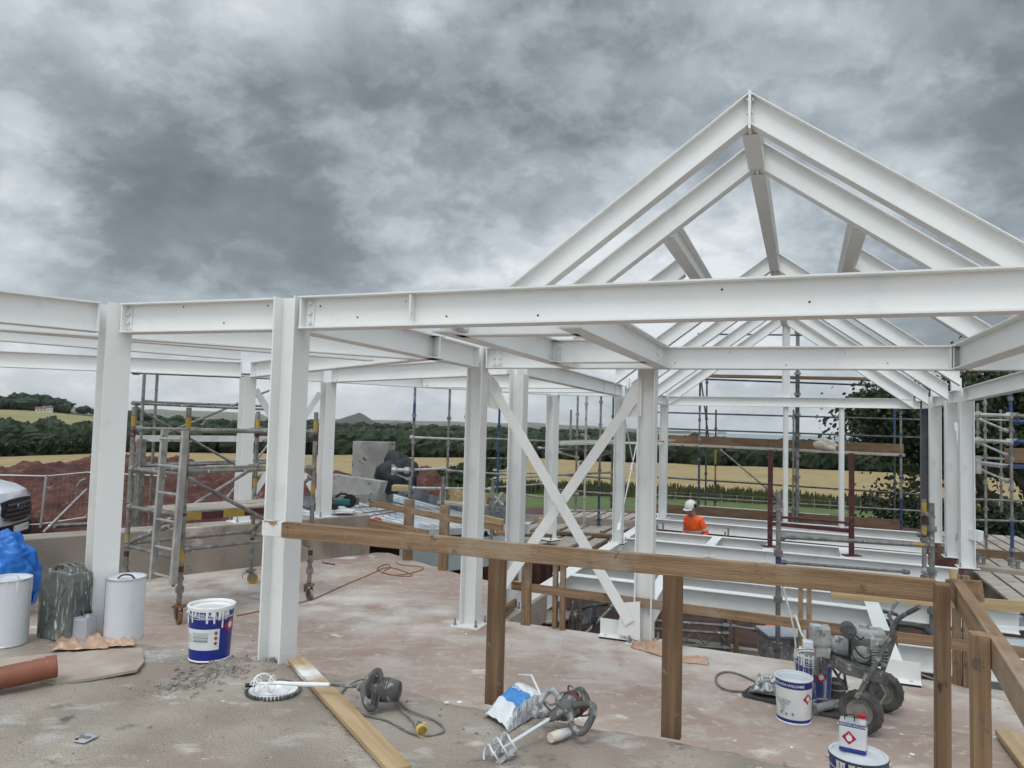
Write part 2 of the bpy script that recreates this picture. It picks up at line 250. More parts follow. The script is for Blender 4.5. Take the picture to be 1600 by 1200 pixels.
# ---------------- mesh builder ----------------
def frame(x, up=Vector((0, 0, 1))):
    x = x.normalized(); y = up.cross(x)
    if y.length < 1e-4: y = Vector((0, 1, 0)).cross(x) if abs(x.y) < .9 else Vector((1, 0, 0)).cross(x)
    y.normalize(); z = x.cross(y); return x, y, z
class MB:
    def __init__(s, off=None): s.v = []; s.f = []; s.mi = []; s.off = Vector(off) if off is not None else Vector((0, 0, 0)); s.cm = 0
    def add(s, vs, fs):
        n = len(s.v); s.v += [tuple(Vector(p)-s.off) for p in vs]; s.f += [tuple(i+n for i in f) for f in fs]; s.mi += [s.cm]*len(fs); return s
    def box(s, c, size, R=None):
        a, b, d = [k/2 for k in size]; c = Vector(c)
        P = [Vector((i*a, j*b, k*d)) for i in (-1, 1) for j in (-1, 1) for k in (-1, 1)]
        if R is not None: P = [R @ p for p in P]
        return s.add([c+p for p in P], [(0, 1, 3, 2), (4, 6, 7, 5), (0, 4, 5, 1), (2, 3, 7, 6), (0, 2, 6, 4), (1, 5, 7, 3)])
    def bar(s, p, q, w, h, up=Vector((0, 0, 1))):
        p = Vector(p); q = Vector(q); x, y, z = frame(q-p, up)
        P = [e+y*i*w/2+z*k*h/2 for e in (p, q) for i in (-1, 1) for k in (-1, 1)]
        return s.add(P, [(0, 1, 3, 2), (4, 6, 7, 5), (0, 4, 5, 1), (2, 3, 7, 6), (0, 2, 6, 4), (1, 5, 7, 3)])
    def tube(s, p, q, r, n=10, r2=None):
        p = Vector(p); q = Vector(q); r2 = r if r2 is None else r2; x, y, z = frame(q-p)
        P = []
        for e, rr in ((p, r), (q, r2)):
            for i in range(n):
                a = 2*math.pi*i/n; P.append(e+(y*math.cos(a)+z*math.sin(a))*rr)
        fs = [(i, (i+1) % n, n+(i+1) % n, n+i) for i in range(n)]+[tuple(range(n-1, -1, -1)), tuple(range(n, 2*n))]
        return s.add(P, fs)
    def path(s, pts, r, n=8, smooth=0):
        pts = [Vector(p) for p in pts]
        for _ in range(smooth):
            q = [pts[0]]
            for a, b in zip(pts, pts[1:]): q += [a*.75+b*.25, a*.25+b*.75]
            q.append(pts[-1]); pts = q
        P = []; up = Vector((0, 0, 1)); m = len(pts); rr = r if isinstance(r, (list, tuple)) else None
        for i, p in enumerate(pts):
            d = (pts[min(i+1, m-1)]-pts[max(i-1, 0)])
            x, y, z = frame(d, up); up = z
            R_ = rr[int(i*(len(rr)-1)/(m-1))] if rr else r
            for k in range(n):
                a = 2*math.pi*k/n; P.append(p+(y*math.cos(a)+z*math.sin(a))*R_)
        fs = [(j*n+i, j*n+(i+1) % n, (j+1)*n+(i+1) % n, (j+1)*n+i) for j in range(m-1) for i in range(n)]
        fs += [tuple(range(n-1, -1, -1)), tuple(range((m-1)*n, m*n))]
        return s.add(P, fs)
    def lathe(s, prof, c=(0, 0, 0), n=32, R=None, a0=0, a1=2*math.pi, sx=1, sy=1):
        c = Vector(c); P = []; m = len(prof); full = abs(a1-a0-2*math.pi) < 1e-6; k = n if full else n+1
        for (r, z) in prof:
            for i in range(k):
                a = a0+(a1-a0)*i/n; p = Vector((r*math.cos(a)*sx, r*math.sin(a)*sy, z))
                P.append(c+(R @ p if R is not None else p))
        fs = []
        for j in range(m-1):
            for i in range(n):
                i2 = (i+1) % k if full else i+1
                fs.append((j*k+i, j*k+i2, (j+1)*k+i2, (j+1)*k+i))
        return s.add(P, fs)
    def prism(s, poly, z0, z1, M=None):
        n = len(poly); P = [Vector((x, y, z)) for z in (z0, z1) for x, y in poly]
        if M is not None: P = [M @ p for p in P]
        return s.add(P, [tuple(range(n-1, -1, -1)), tuple(range(n, 2*n))]+[(i, (i+1) % n, n+(i+1) % n, n+i) for i in range(n)])
    def ball(s, c, r, n=10, sc_=(1, 1, 1), R=None):
        return s.lathe([(math.sin(math.pi*i/n)*r+1e-5, -math.cos(math.pi*i/n)*r) for i in range(n+1)], c, n+4, R, sx=sc_[0], sy=sc_[1])
    def build(s, name, m, parent=None, smooth=False, loc=None, mtx=None, bevel=0):
        me = bpy.data.meshes.new(name); me.from_pydata(s.v, [], s.f)
        for k in (m if isinstance(m, (list, tuple)) else [m]): me.materials.append(MATS[k])
        if any(s.mi): me.polygons.foreach_set('material_index', s.mi)
        me.update()
        if smooth:
            me.polygons.foreach_set('use_smooth', [True]*len(me.polygons)); me.set_sharp_from_angle(angle=math.radians(38))
        o = bpy.data.objects.new(name, me); COL.objects.link(o)
        if parent is not None: o.parent = parent
        if loc is not None: o.location = loc
        if mtx is not None: o.matrix_world = mtx
        if bevel:
            b = o.modifiers.new('bevel', 'BEVEL'); b.width = bevel; b.segments = 2; b.limit_method = 'ANGLE'; b.harden_normals = False
        return o
def tag(o, label=None, cat=None, group=None, kind=None):
    if label: o['label'] = label
    if label and not kind: kind = 'thing'
    if cat: o['category'] = cat
    if group: o['group'] = group
    if kind: o['kind'] = kind
    return o
def thing(name, label, cat, loc=(0, 0, 0), group=None, mtx=None):
    o = bpy.data.objects.new(name, None); COL.objects.link(o); o.location = loc; o.empty_display_size = .1
    if mtx is not None: o.matrix_world = mtx
    return tag(o, label, cat, group)
def axes(p, q, up=Vector((0, 0, 1))):
    x, y, z = frame(Vector(q)-Vector(p), up)
    M = Matrix((x, y, z)).transposed().to_4x4(); M.translation = Vector(p); return M
# ---------------- steel ----------------
def isec(h, b, tf, tw): # outline in (y,z); top at z=0
    return [(-b/2, 0), (-b/2, -tf), (-tw/2, -tf), (-tw/2, -h+tf), (-b/2, -h+tf), (-b/2, -h), (b/2, -h), (b/2, -h+tf), (tw/2, -h+tf), (tw/2, -tf), (b/2, -tf), (b/2, 0)]
BOLT = None
def bolt_mesh():
    mb = MB(); mb.lathe([(.001, .016), (.011, .016), (.0125, .012), (.0125, 0)], n=6); mb.lathe([(.016, .003), (.016, 0)], n=12)
    return mb
def bolts(parent, pts, axis='y', sgn=1, m='bolt'):
    global BOLT
    if BOLT is None:
        o = bolt_mesh().build('bolt', m, parent); BOLT = o.data; first = o
    else:
        first = bpy.data.objects.new('bolt', BOLT); COL.objects.link(first); first.parent = parent
    R = {'y': Matrix.Rotation(-sgn*math.pi/2, 4, 'X'), 'x': Matrix.Rotation(sgn*math.pi/2, 4, 'Y'), 'z': Matrix.Identity(4)}[axis]
    for i, p in enumerate(pts):
        o = first if i == 0 else first.copy()
        if i: COL.objects.link(o)
        M = R.copy(); M.translation = Vector(p); o.matrix_local = M
def beam(p, q, label, h=.21, b=.135, name='steel_beam', plates='', m='white_steel', group='white painted steel beams', cat='steel beam', bolt_side=0, up=Vector((0, 0, 1)), t=.010, side=-1, web_bolts=None, stiff=None, cut=None, holes=()):
    """p, q: top centre line."""
    M = axes(p, q, up); Ln = (Vector(q)-Vector(p)).length
    r = thing(name, label, cat, mtx=M, group=group)
    mb = MB(); sec = isec(h, b, t, .007)
    c0, c1 = cut or (0, 0)       # plumb end cuts: x shift per unit of depth
    P = []
    for x, c in ((0, c0), (Ln, c1)): P += [(x+c*(-z), y, z) for y, z in sec]
    n = len(sec); mb.add(P, [tuple(range(n)), tuple(range(2*n-1, n-1, -1))]+[(i, n+i, n+(i+1) % n, (i+1) % n) for i in range(n)])
    mb.build('i_section', m, r)
    for e in plates:
        x = .006 if e == 'a' else Ln-.006
        MB().box((x, 0, -h/2), (.012, b*.86, h*1.02)).build('end_plate', m, r)
    if web_bolts:
        for (x0, cols, rows) in web_bolts:
            MB().box((x0+(cols-1)*.03, side*.0085, -h/2), (.05+(cols-1)*.06, .009, h-.06)).build('cleat', m, r)
            bolts(r, [(x0+i*.06, side*.013, -h*.5+(j-(rows-1)/2)*.062) for i in range(cols) for j in range(rows)], 'y', side)
    for x in (stiff or []):
        MB().box((x, side*.034, -h*.45), (.010, .056, h*.72)).build('stiffener', m, r)
        bolts(r, [(x+side*.006, side*.045, -h*.3), (x+side*.006, side*.045, -h*.6)], 'x', 1)
    for (x, z, mm) in holes:
        MB().tube((x, side*.0036, z), (x, side*.0046, z), .0065, 10).build('bolt_hole', mm, r)
    return r
def column(x, y, z0, z1, ang, label, b=.17, h=.17, base=True, m='white_steel', group='white painted steel columns', plate=.30, nb=4, cat='steel column'):
    """ang: compass-free angle (deg from +X) of the flange normal."""
    M = Matrix.Rotation(math.radians(ang), 4, 'Z'); M.translation = Vector((x, y, z0))
    r = thing('steel_column', label, cat, mtx=M, group=group); H = z1-z0
    t, w = .011, .007
    sec = [(-h/2, -b/2), (-h/2+t, -b/2), (-h/2+t, -w/2), (h/2-t, -w/2), (h/2-t, -b/2), (h/2, -b/2), (h/2, b/2), (h/2-t, b/2), (h/2-t, w/2), (-h/2+t, w/2), (-h/2+t, b/2), (-h/2, b/2)]
    mb = MB(); mb.prism(sec, .015 if base else 0, H); mb.build('h_section', m, r)
    if base:
        MB().box((0, 0, .0075), (plate, plate, .015)).build('base_plate', m, r)
        MB().box((0, 0, -.010), (plate*.9, plate*.9, .018)).build('packing', 'black', r)
        if nb:
            d = plate/2-.035
            for sx in (-1, 1):
                for sy in (-1, 1):
                    k = MB().tube((sx*d, sy*d, .015), (sx*d, sy*d, .085), .009, 8); k.lathe([(.0, .036), (.018, .036), (.018, .016)], (sx*d, sy*d, 0), 6)
                    k.build('anchor_bolt', 'zinc_bolt', r)
    return r
# ---------------- timber ----------------
def timber(p, q, w, h, label, name, cat, m='timber', group=None, up=Vector((0, 0, 1)), bevel=.003, extra=None):
    """p,q centre line ends; w sideways, h along up"""
    p = Vector(p); q = Vector(q); M = axes(p, q, up); Ln = (q-p).length
    mb = MB(); k = max(1, int(Ln/.35)); vs = []; sd = random.random()*50
    for i in range(k+1):
        x = Ln*i/k; dy_ = noise.noise(Vector((x*.9, sd, 0)))*.006; dz_ = noise.noise(Vector((x*.9, sd, 5)))*.005
        for a, c in ((-1, -1), (1, -1), (1, 1), (-1, 1)): vs.append((x, a*w/2+dy_, c*h/2+dz_))
    fs = [(0, 3, 2, 1), (4*k, 4*k+1, 4*k+2, 4*k+3)]+[(4*i+j, 4*i+(j+1) % 4, 4*i+4+(j+1) % 4, 4*i+4+j) for i in range(k) for j in range(4)]
    mb.add(vs, fs); o = mb.build(name, m, None, mtx=M, bevel=bevel)
    return tag(o, label, cat, group)
# ================= LAND =================
def lerp_tab(tab, r):
    if r <= tab[0][0]: return tab[0][1]
    for (a, b), (c, d) in zip(tab, tab[1:]):
        if r <= c: return b+(d-b)*(r-a)/(c-a)
    return tab[-1][1]
ZT = [(0, -.75), (26, -.75), (45, -2.8), (95, -6.6), (240, -8.4), (300, -13), (450, -15), (700, -10), (1000, -7.5), (1500, -12), (3000, -14), (6000, -20), (9000, -24), (14000, -16), (20000, -24)]
def zh(az, r):
    X = math.sin(az)*r; Y = math.cos(az)*r; pxx = 800+F*math.tan(az) if abs(az) < 1.3 else (3000 if az > 0 else -2000)
    z = lerp_tab(ZT, r)
    p = Vector((X, Y, 0))-OO; t = p.dot(UU); s = p.dot(VV)
    if (-3.2 < t < 11 and -1 < s < 14.5): z = -3.1+.12*noise.noise(Vector((X, Y, 0)))
    if r > 400:
        hl = max(0, 1-abs(pxx-15)/330.); hl = hl*hl*(3-2*hl)
        k = max(0, 1-abs(r-1150)/750.)
        z += 19*hl*k
    if pxx > 950 and r > 330: z -= 13*min(1, (pxx-950)/120.)*min(1, (r-330)/250.)
    if r > 5000:
        if pxx < 1080: z += (120*max(0, 1-abs(r-13000)/5000.))*(.62+.5*noise.noise(Vector((pxx/190., 1.7, 0)))+.25*noise.noise(Vector((pxx/45., 4, 0)))+(.5 if pxx < 420 else 0))
        pass
    if pxx > 1080 and r > 3300: z -= 45*min(1, (r-3300)/1500.)
    if r > 20: z += .04*min(r, 400)**.5*noise.noise(Vector((X/23, Y/23, 3)))
    return z
rs = [6+.75*i for i in range(28)]
rs += [28, 32, 38, 45, 55, 65, 75, 85, 95, 101]
x = 103
while x < 240: rs.append(x); x *= 1.07
rs += [240, 262, 290, 330, 380, 440, 500, 580, 660, 750, 840, 920, 1000, 1120, 1250, 1500, 1900, 2400, 3000, 3800, 4800, 6000, 7500, 9000, 11000, 13000, 15000, 18000]
azs = [math.radians(a) for a in list(range(-180, -48, 6))+[-46+.5*i for i in range(185)]+list(range(47, 181, 7))+[180]]
def region(az, r):
    pxx = 800+F*math.tan(az) if abs(az) < 1.3 else 0
    if r < 30: return 'earth'
    if r < 101: return 'grass'
    if r < 240: return 'wheat'
    if r < 1000:
        if pxx < 170 and 470 < r < 900: return 'olive'
        return 'woodfloor'
    return 'far'
GV = {}
def gv(i, j): return (math.sin(azs[i])*rs[j], math.cos(azs[i])*rs[j], zh(azs[i], rs[j]))
regs = {}
for i in range(len(azs)-1):
    for j in range(len(rs)-1):
        regs.setdefault(region((azs[i]+azs[i+1])/2, (rs[j]+rs[j+1])/2), []).append((i, j))
for k, (nm, m) in dict(earth=('site_ground', 'dirt'), grass=('grass_ground', 'grass'), wheat=('wheat_field', 'wheat'), olive=('hill_field', 'olive_field'), woodfloor=('woodland_ground', 'wood_floor'), far=('distant_fields', 'far_field')).items():
    idx = {}; vs = []; fs = []
    for (i, j) in regs[k]:
        f = []
        for a, b in ((i, j), (i+1, j), (i+1, j+1), (i, j+1)):
            if (a, b) not in idx: idx[(a, b)] = len(vs); vs.append(gv(a, b))
            f.append(idx[(a, b)])
        fs.append(tuple(reversed(f)))
    mb = MB(); mb.add(vs, fs); o = mb.build(nm, m, smooth=True); tag(o, kind='structure')
# earth floor of the pit under the steel floor (a sheet over the grass sheet) and under the slab
mb = MB(); vs = []; n = 46
for i in range(n+1):
    for j in range(n+1):
        t = -3.3+13.2*i/n; s = -1+15*j/n; p = G(t, s); vs.append((p.x, p.y, -2.62+.16*noise.noise(Vector((p.x*.8, p.y*.8, 0)))+.07*noise.noise(Vector((p.x*3, p.y*3, 9)))))
mb.add(vs, [(i*(n+1)+j, i*(n+1)+j+1, (i+1)*(n+1)+j+1, (i+1)*(n+1)+j) for i in range(n) for j in range(n)])
tag(mb.build('pit_ground', 'pit_earth', smooth=True), kind='structure')
# red earth ground by the site left
mb = MB(); vs = []; n = 40
for i in range(n+1):
    for j in range(n+1):
        X = -15+13.5*i/n; Y = 8+15*j/n; vs.append((X, Y, -.66+.05*noise.noise(Vector((X, Y, 0)))+.03*noise.noise(Vector((X*3, Y*3, 0)))))
mb.add(vs, [(i*(n+1)+j, (i+1)*(n+1)+j, (i+1)*(n+1)+j+1, i*(n+1)+j+1) for i in range(n) for j in range(n) if not (vs[i*(n+1)+j][0] > -4.2-0 and vs[i*(n+1)+j][1] < 10.3)])
tag(mb.build('earth_ground', 'dirt', smooth=True), kind='structure')
# sea
mb = MB(); vs = []; a_ = [math.radians(-60+2*i) for i in range(66)]
for a in a_: vs += [(math.sin(a)*3300, math.cos(a)*3300, -30), (math.sin(a)*18500, math.cos(a)*18500, -30)]
mb.add(vs, [(2*i, 2*i+1, 2*i+3, 2*i+2) for i in range(len(a_)-1)]); tag(mb.build('sea', 'sea'), kind='structure')
# conical hill and sea rock
def rockhill(name, pxx, r, wl, wr, h, zb, m, pw, seed, depth=1.0):
    az = math.atan((pxx-800)/F); c = Vector((math.sin(az)*r, math.cos(az)*r, 0)); rx = Vector((math.cos(az), -math.sin(az), 0)); fy = Vector((math.sin(az), math.cos(az), 0))
    mb = MB(); vs = []; nr, na = 22, 48
    for j in range(nr+1):
        for i in range(na):
            a = 2*math.pi*i/na; q = j/nr; w = wl if math.cos(a) < 0 else wr
            zz = h*(1-q)**pw if pw < 5 else h*(1-q**pw)
            zz += h*.10*noise.noise(Vector((math.cos(a)*q*3+seed, math.sin(a)*q*3, seed)))*(1 if j < nr else 0)
            p = c+rx*math.cos(a)*q*w+fy*math.sin(a)*q*max(wl, wr)*depth; vs.append((p.x, p.y, zb+zz))
    mb.add(vs, [(j*na+i, (j+1)*na+i, (j+1)*na+(i+1) % na, j*na+(i+1) % na) for j in range(nr) for i in range(na)])
    return tag(mb.build(name, m, smooth=True), kind='structure')
rockhill('conical_hill', 563, 5200, 290, 205, 92, -24, 'hill', 1.25, 3)
rockhill('hill', 622, 5600, 260, 330, 40, -26, 'hill', 1.3, 8)
rockhill('sea_rock', 1128, 11500, 62, 90, 42, -33, 'rock', 6, 5)
rockhill('headland', 1050, 9000, 900, 520, 30, -32, 'hill', 7, 5, .4)
# ---------------- woods ----------------
def leafquad(mb, c, s, rnd=random):
    a = Vector((rnd.gauss(0, 1), rnd.gauss(0, 1), rnd.gauss(0, 1))).normalized(); b = a.orthogonal().normalized(); d = a.cross(b)
    mb.add([c+b*s, c+d*s*.7, c-b*s, c-d*s*.7], [(0, 1, 2, 3)])
def treeblob(mb, c, h, w, q=26, ql=1.0):
    sd = random.random()*99
    for k in range(3):
        cc = c+Vector((random.uniform(-.35, .35)*w, random.uniform(-.35, .35)*w, h*random.uniform(.45, .66))); rr = w*random.uniform(.42, .6); hh = h-(cc.z-c.z) if k == 0 else h*random.uniform(.25, .42)
        vs = []; n1_, n2_ = 8, 12
        for j in range(n1_+1):
            ph = math.pi*j/n1_
            for i in range(n2_):
                a = 2*math.pi*i/n2_; d = Vector((math.sin(ph)*math.cos(a), math.sin(ph)*math.sin(a), -math.cos(ph)))
                f = 1+.40*noise.noise(d*2.3+Vector((sd, k, 0)))+.30*noise.noise(d*5.5+Vector((sd, k, 7)))
                vs.append(cc+Vector((d.x*rr*f, d.y*rr*f, d.z*(hh if d.z > 0 else h*.5)*f)))
        mb.add(vs, [(j*n2_+i, j*n2_+(i+1) % n2_, (j+1)*n2_+(i+1) % n2_, (j+1)*n2_+i) for j in range(n1_) for i in range(n2_)])
    for k in range(q):
        d = Vector((random.gauss(0, 1), random.gauss(0, 1), abs(random.gauss(0, .8)))).normalized()
        leafquad(mb, c+Vector((d.x*w*.62, d.y*w*.62, h*.5+d.z*h*.5)), ql*random.uniform(.5, 1.1))
mb = MB(); cnt = 0
def wood(r0, r1, n, pa, pb, hm, wm):
    global cnt
    for _ in range(n):
        pxx = random.uniform(pa, pb); r = r0*(r1/r0)**random.random(); az = math.atan((pxx-800)/F)
        if pxx < 175 and 455 < r < 915: continue
        if 640 < r < 900 and (int(pxx/90)+int(r/70)) % 3 == 0: continue
        c = Vector((math.sin(az)*r, math.cos(az)*r, zh(az, r)-.6)); h = hm*random.uniform(.7, 1.2)
        treeblob(mb, c, h, h*wm*random.uniform(.8, 1.2), 90 if r < 300 else 46 if r < 480 else 18, .42 if r < 300 else .55 if r < 480 else max(.7, r*.0018)); cnt += 1
wood(243, 262, 210, -250, 1850, 8.2, .8)
wood(262, 330, 240, -250, 1850, 10, .9)
wood(330, 470, 260, -250, 1850, 11, .95)
wood(470, 1000, 330, -300, 1900, 10, 1.0)
wood(1000, 1300, 130, -100, 1100, 9.5, 1.3)
wood(930, 990, 26, -120, 60, 12, 1.2)
wood(930, 990, 16, 28, 110, 15, 1.0)
for (r, a, b, n) in ((1900, 300, 1000, 60), (2500, 150, 1100, 60), (3300, 200, 1150, 50)):
    for k in range(n):
        pxx = a+(b-a)*(k+random.random())/n
        if noise.noise(Vector((pxx/60, r, 0))) < -.05: continue
        az = math.atan((pxx-800)/F); c = Vector((math.sin(az)*r, math.cos(az)*r, zh(az, r)-1)); treeblob(mb, c, 11, 24, 6, 5)
tag(mb.build('woodland', 'leaf'), 'dark green woods spreading across the plain beyond the wheat field', 'woods', kind='stuff')
# tall grass strip along the wheat
mb = MB()
for _ in range(15000):
    az = math.radians(random.uniform(-38, 38)); r = random.uniform(96.5, 103.5); c = Vector((math.sin(az)*r, math.cos(az)*r, zh(az, r)-.1))
    h = random.uniform(.5, 1.7)*(1+.5*noise.noise(Vector((az*90, r*.2, 0)))); w = random.uniform(.05, .16); d = Vector((math.cos(az), -math.sin(az), 0)); l = random.uniform(-.3, .3)
    mb.add([c-d*w, c+d*w, c+d*(w*.3+l)+Vector((0, 0, h)), c+d*(l-w*.4)+Vector((0, random.uniform(-.2, .2), h*.9))], [(0, 1, 2, 3)])
tag(mb.build('tall_grass', 'tall_grass'), 'strip of tall dark grass and weeds between lawn and wheat field', 'grass', kind='stuff')
mb = MB()   # rough bank running through the wheat, and hedge at left
for _ in range(3400):
    u_ = random.random(); A = aty(690, 738, 100); B = aty(775, 703, 190); A.z = 0; B.z = 0
    p = A.lerp(B, u_)+Vector((random.uniform(-4, 4), random.uniform(-4, 4), 0)); az = math.atan2(p.x, p.y); r = p.xy.length
    c = Vector((p.x, p.y, zh(az, r)-.1)); leafquad(mb, c+Vector((0, 0, random.uniform(0, 1.6))), random.uniform(.4, .9))
for _ in range(5200):
    pxx = random.uniform(-160, 150); az = math.atan((pxx-800)/F); r = 212+random.uniform(-7, 7)+(pxx*.12)
    c = Vector((math.sin(az)*r, math.cos(az)*r, zh(az, r)-.1)); leafquad(mb, c+Vector((0, 0, random.uniform(0, 3.4))), random.uniform(.5, 1.1))
tag(mb.build('bramble_bank', 'leaf'), 'rough green bramble bank crossing the wheat field', 'bank', kind='stuff')
# fence along the lawn edge
r_ = thing('field_fence', 'low post and wire fence in front of the tall grass strip', 'fence', (0, 92, zh(0, 92)))
for k in range(26):
    pxx = 1010+24*k if k < 20 else 480+60*(k-20); az = math.atan((pxx-800)/F); r = 93
    c = Vector((math.sin(az)*r, math.cos(az)*r, zh(az, r))); MB(r_.location).tube(c-Vector((0, 0, .2)), c+Vector((0, 0, 1.15+random.uniform(-.1, .1))), .05, 6).build('fence_post', 'galv', r_)
for zz in (.6, 1.0):
    pts = []
    for k in range(20):
        pxx = 1010+24*k; az = math.atan((pxx-800)/F); pts.append(Vector((math.sin(az)*93, math.cos(az)*93, zh(az, 93)+zz)))
    MB(r_.location).path(pts, .012, 4).build('fence_wire', 'galv', r_)
# far houses
def house(pxx, r, w, d, hw, hr, wm, rm, label, rot=0, z0=None, base=0, ch=True):
    az = math.atan((pxx-800)/F); c = Vector((math.sin(az)*r, math.cos(az)*r, (zh(az, r) if z0 is None else z0)+base)); R = Matrix.Rotation(-az+rot, 4, 'Z'); R.translation = c
    o = thing('house', label, 'house', mtx=R)
    MB().box((0, 0, hw/2-1), (w, d, hw+2)).build('wall', wm, o)
    m_ = MB(); m_.prism([(-d/2-.3, hw), (d/2+.3, hw), (0, hw+hr)], -w/2-.3, w/2+.3, Matrix(((0, 0, 1), (1, 0, 0), (0, 1, 0))).to_4x4()); rf = m_.build('roof', rm, o)
    if ch: MB().box((w*.3, 0, hw+hr), (.9, .7, 1.6)).build('chimney', wm, rf)
    for i in range(int(w/3)):
        MB().box((-w/2+1.6+3*i, -d/2-.02, hw*.55), (1.0, .1, 1.2)).build('window', 'dark_grey', o)
house(76, 905, 9, 7, 4.6, 2.0, 'house_white', 'dark_grey', 'white house standing among trees on the far hill', .2)
house(66, 890, 9, 7, 3.2, 2.0, 'stone', 'house_roof', 'low stone house left of the white house on the hill', .1)
house(6, 250, 7, 5, 2.0, 1.5, 'house_red', 'house_roof', 'leftmost red roofed farm building beyond the wheat', .1, z0=-6.2)
house(30, 254, 6.5, 5, 1.9, 1.3, 'house_red', 'house_roof', 'red brick farm building with long roof, right of the leftmost one', -.1, z0=-6.0)
house(92, 250, 5.5, 5, 2.2, 1.5, 'house_red', 'dark_grey', 'brick cottage among dark trees beyond the wheat', .5, z0=-5.6)
# ================= SLABS AND WALLS =================
SLAB = [(-9, 3.5), (-9, 5.6), (-5.75, 8.2), (-2.05, 11.75), (-1.85, 11.75), (-.6, 10.2), (.5, 9.2), (.02, 7.88), (4.16, 6.09), (8.5, 4.3), (8.5, -3), (-9, -3)]
mb = MB(); mb.prism([(x, y) for x, y in reversed(SLAB)], -.32, 0); tag(mb.build('floor_slab', 'pink_slab'), kind='structure')
mb = MB(); mb.prism([(x, y) for x, y in ((-9, 3.5), (-9, 5.6), (-5.75, 8.2), (-2.05, 11.75), (-1.85, 11.75), (-.6, 10.2), (.3, 9.3), (-.2, 8.1), (4.0, 6.2), (8.3, 4.3), (8.3, -3), (-9, -3))][::-1], -2.8, -.321); tag(mb.build('basement_wall', 'dark_concrete'), 'dark concrete basement wall below the pink slab edge', 'wall')
# raised rough concrete in the foreground
def edgeY(x):
    pts = [(-9, 5.15), (-4.2, 5.3), (-2.9, 5.34), (-2.45, 5.19), (-1.25, 4.78), (-.32, 4.3), (.86, 3.82), (1.53, 3.52), (5, 2.1), (8.5, .7)]
    return lerp_tab(pts, x)
mb = MB(); NX, NY = 300, 90; vs = []
for i in range(NX+1):
    X = -5.2+10.2*i/NX; e_ = edgeY(X)+.035*noise.noise(Vector((X*3, 0, 0)))+.02*noise.noise(Vector((X*14, 1, 0)))
    for j in range(NY+1):
        q = (j/NY)**1.6; Y = e_*(1-q)+(-1.2)*q
        z = .5+.014*noise.noise(Vector((X*1.1, Y*1.1, 0)))+.007*noise.noise(Vector((X*5, Y*5, 2)))+.004*noise.noise(Vector((X*17, Y*17, 4)))
        d = e_-Y; z -= .035*max(0, 1-d/.12)**2*(1+.8*noise.noise(Vector((X*6, 3, 3))))
        p = Vector((X+1.95, Y-4.5, 0)).length; z -= .022*max(0, 1-p/.35)*(1+noise.noise(Vector((X*20, Y*20, 0))))
        vs.append((X, Y, z))
    vs.append((X, e_+.02*noise.noise(Vector((X*9, 5, 0))), -.01))
m_ = NY+2; fs = []
for i in range(NX):
    for j in range(NY): fs.append((i*m_+j, i*m_+j+1, (i+1)*m_+j+1, (i+1)*m_+j))
    fs.append((i*m_+NY+1, i*m_, (i+1)*m_, (i+1)*m_+NY+1))
mb.add(vs, fs); tag(mb.build('raised_floor', 'rough_concrete', smooth=True), kind='structure')
# rubble on it
mb = MB()
def stone(c, s):
    q = Matrix.Rotation(random.random()*6, 3, 'Z'); vs = []
    n_ = 7
    for k in range(n_):
        a = 2*math.pi*k/n_; r = s*random.uniform(.7, 1.2); vs += [c+q @ Vector((r*math.cos(a), r*math.sin(a)*.8, -s*.2))]
    for k in range(n_):
        a = 2*math.pi*k/n_+.2; r = s*random.uniform(.4, .85); vs += [c+q @ Vector((r*math.cos(a), r*math.sin(a)*.8, s*random.uniform(.3, .6)))]
    mb.add(vs, [tuple(range(n_-1, -1, -1)), tuple(range(n_, 2*n_))]+[(k, (k+1) % n_, n_+(k+1) % n_, n_+k) for k in range(n_)])
for _ in range(620):
    u_ = random.random(); p = at(215, 1098, .5).lerp(at(385, 1046, .5), u_) if random.random() < .6 else at(360, 1048, .5)
    sp = .05+.12*u_; c = Vector((p.x+random.gauss(0, sp), p.y+random.gauss(0, sp), .497)); stone(c, random.choice((.005, .008, .012, .018, .03)) if u_ > .5 else random.choice((.004, .006, .009, .015)))
for _ in range(260):
    X = random.uniform(-4, 2.5); Y = random.uniform(2.8, edgeY(X)-.03); stone(Vector((X, Y, .5)), random.choice((.003, .004, .005, .007, .011)))
for x_, y_, s_ in ((362, 1045, .05), (348, 1053, .035), (385, 1050, .03), (300, 1065, .03), (336, 1042, .028), (232, 1137, .02)): stone(at(x_, y_, .505), s_)
tag(mb.build('rubble', 'rubble'), 'broken grey concrete rubble and grit scattered on rough floor', 'rubble', kind='stuff')
mb = MB()
for _ in range(320):
    X = random.uniform(-3, 6); Y = random.uniform(3.6, 11)
    if Y < edgeY(X)+.1 or Y > 7.6-.4*(X-0): continue
    stone(Vector((X, Y, .001)), random.choice((.004, .005, .007, .010)))
tag(mb.build('grit', 'rubble'), 'small grit lying across the pink slab', 'grit', kind='stuff')
# concrete upstand wall at left
WP = [(-7.6, 6.55), (-5.05, 8.93), (-2.13, 11.62)]
WN = Vector((.68, -.73, 0)).normalized()
mb = MB(); a = Vector((*WP[0], 0)); b = Vector((*WP[2], 0)); c = b-WN*.42; d = a-WN*.42
mb.prism([(p.x, p.y) for p in (a, b, c, d)], -.7, .6); o = mb.build('concrete_wall', 'wall_concrete', bevel=.012)
tag(o, 'low board marked concrete wall behind the scaffold tower', 'wall')
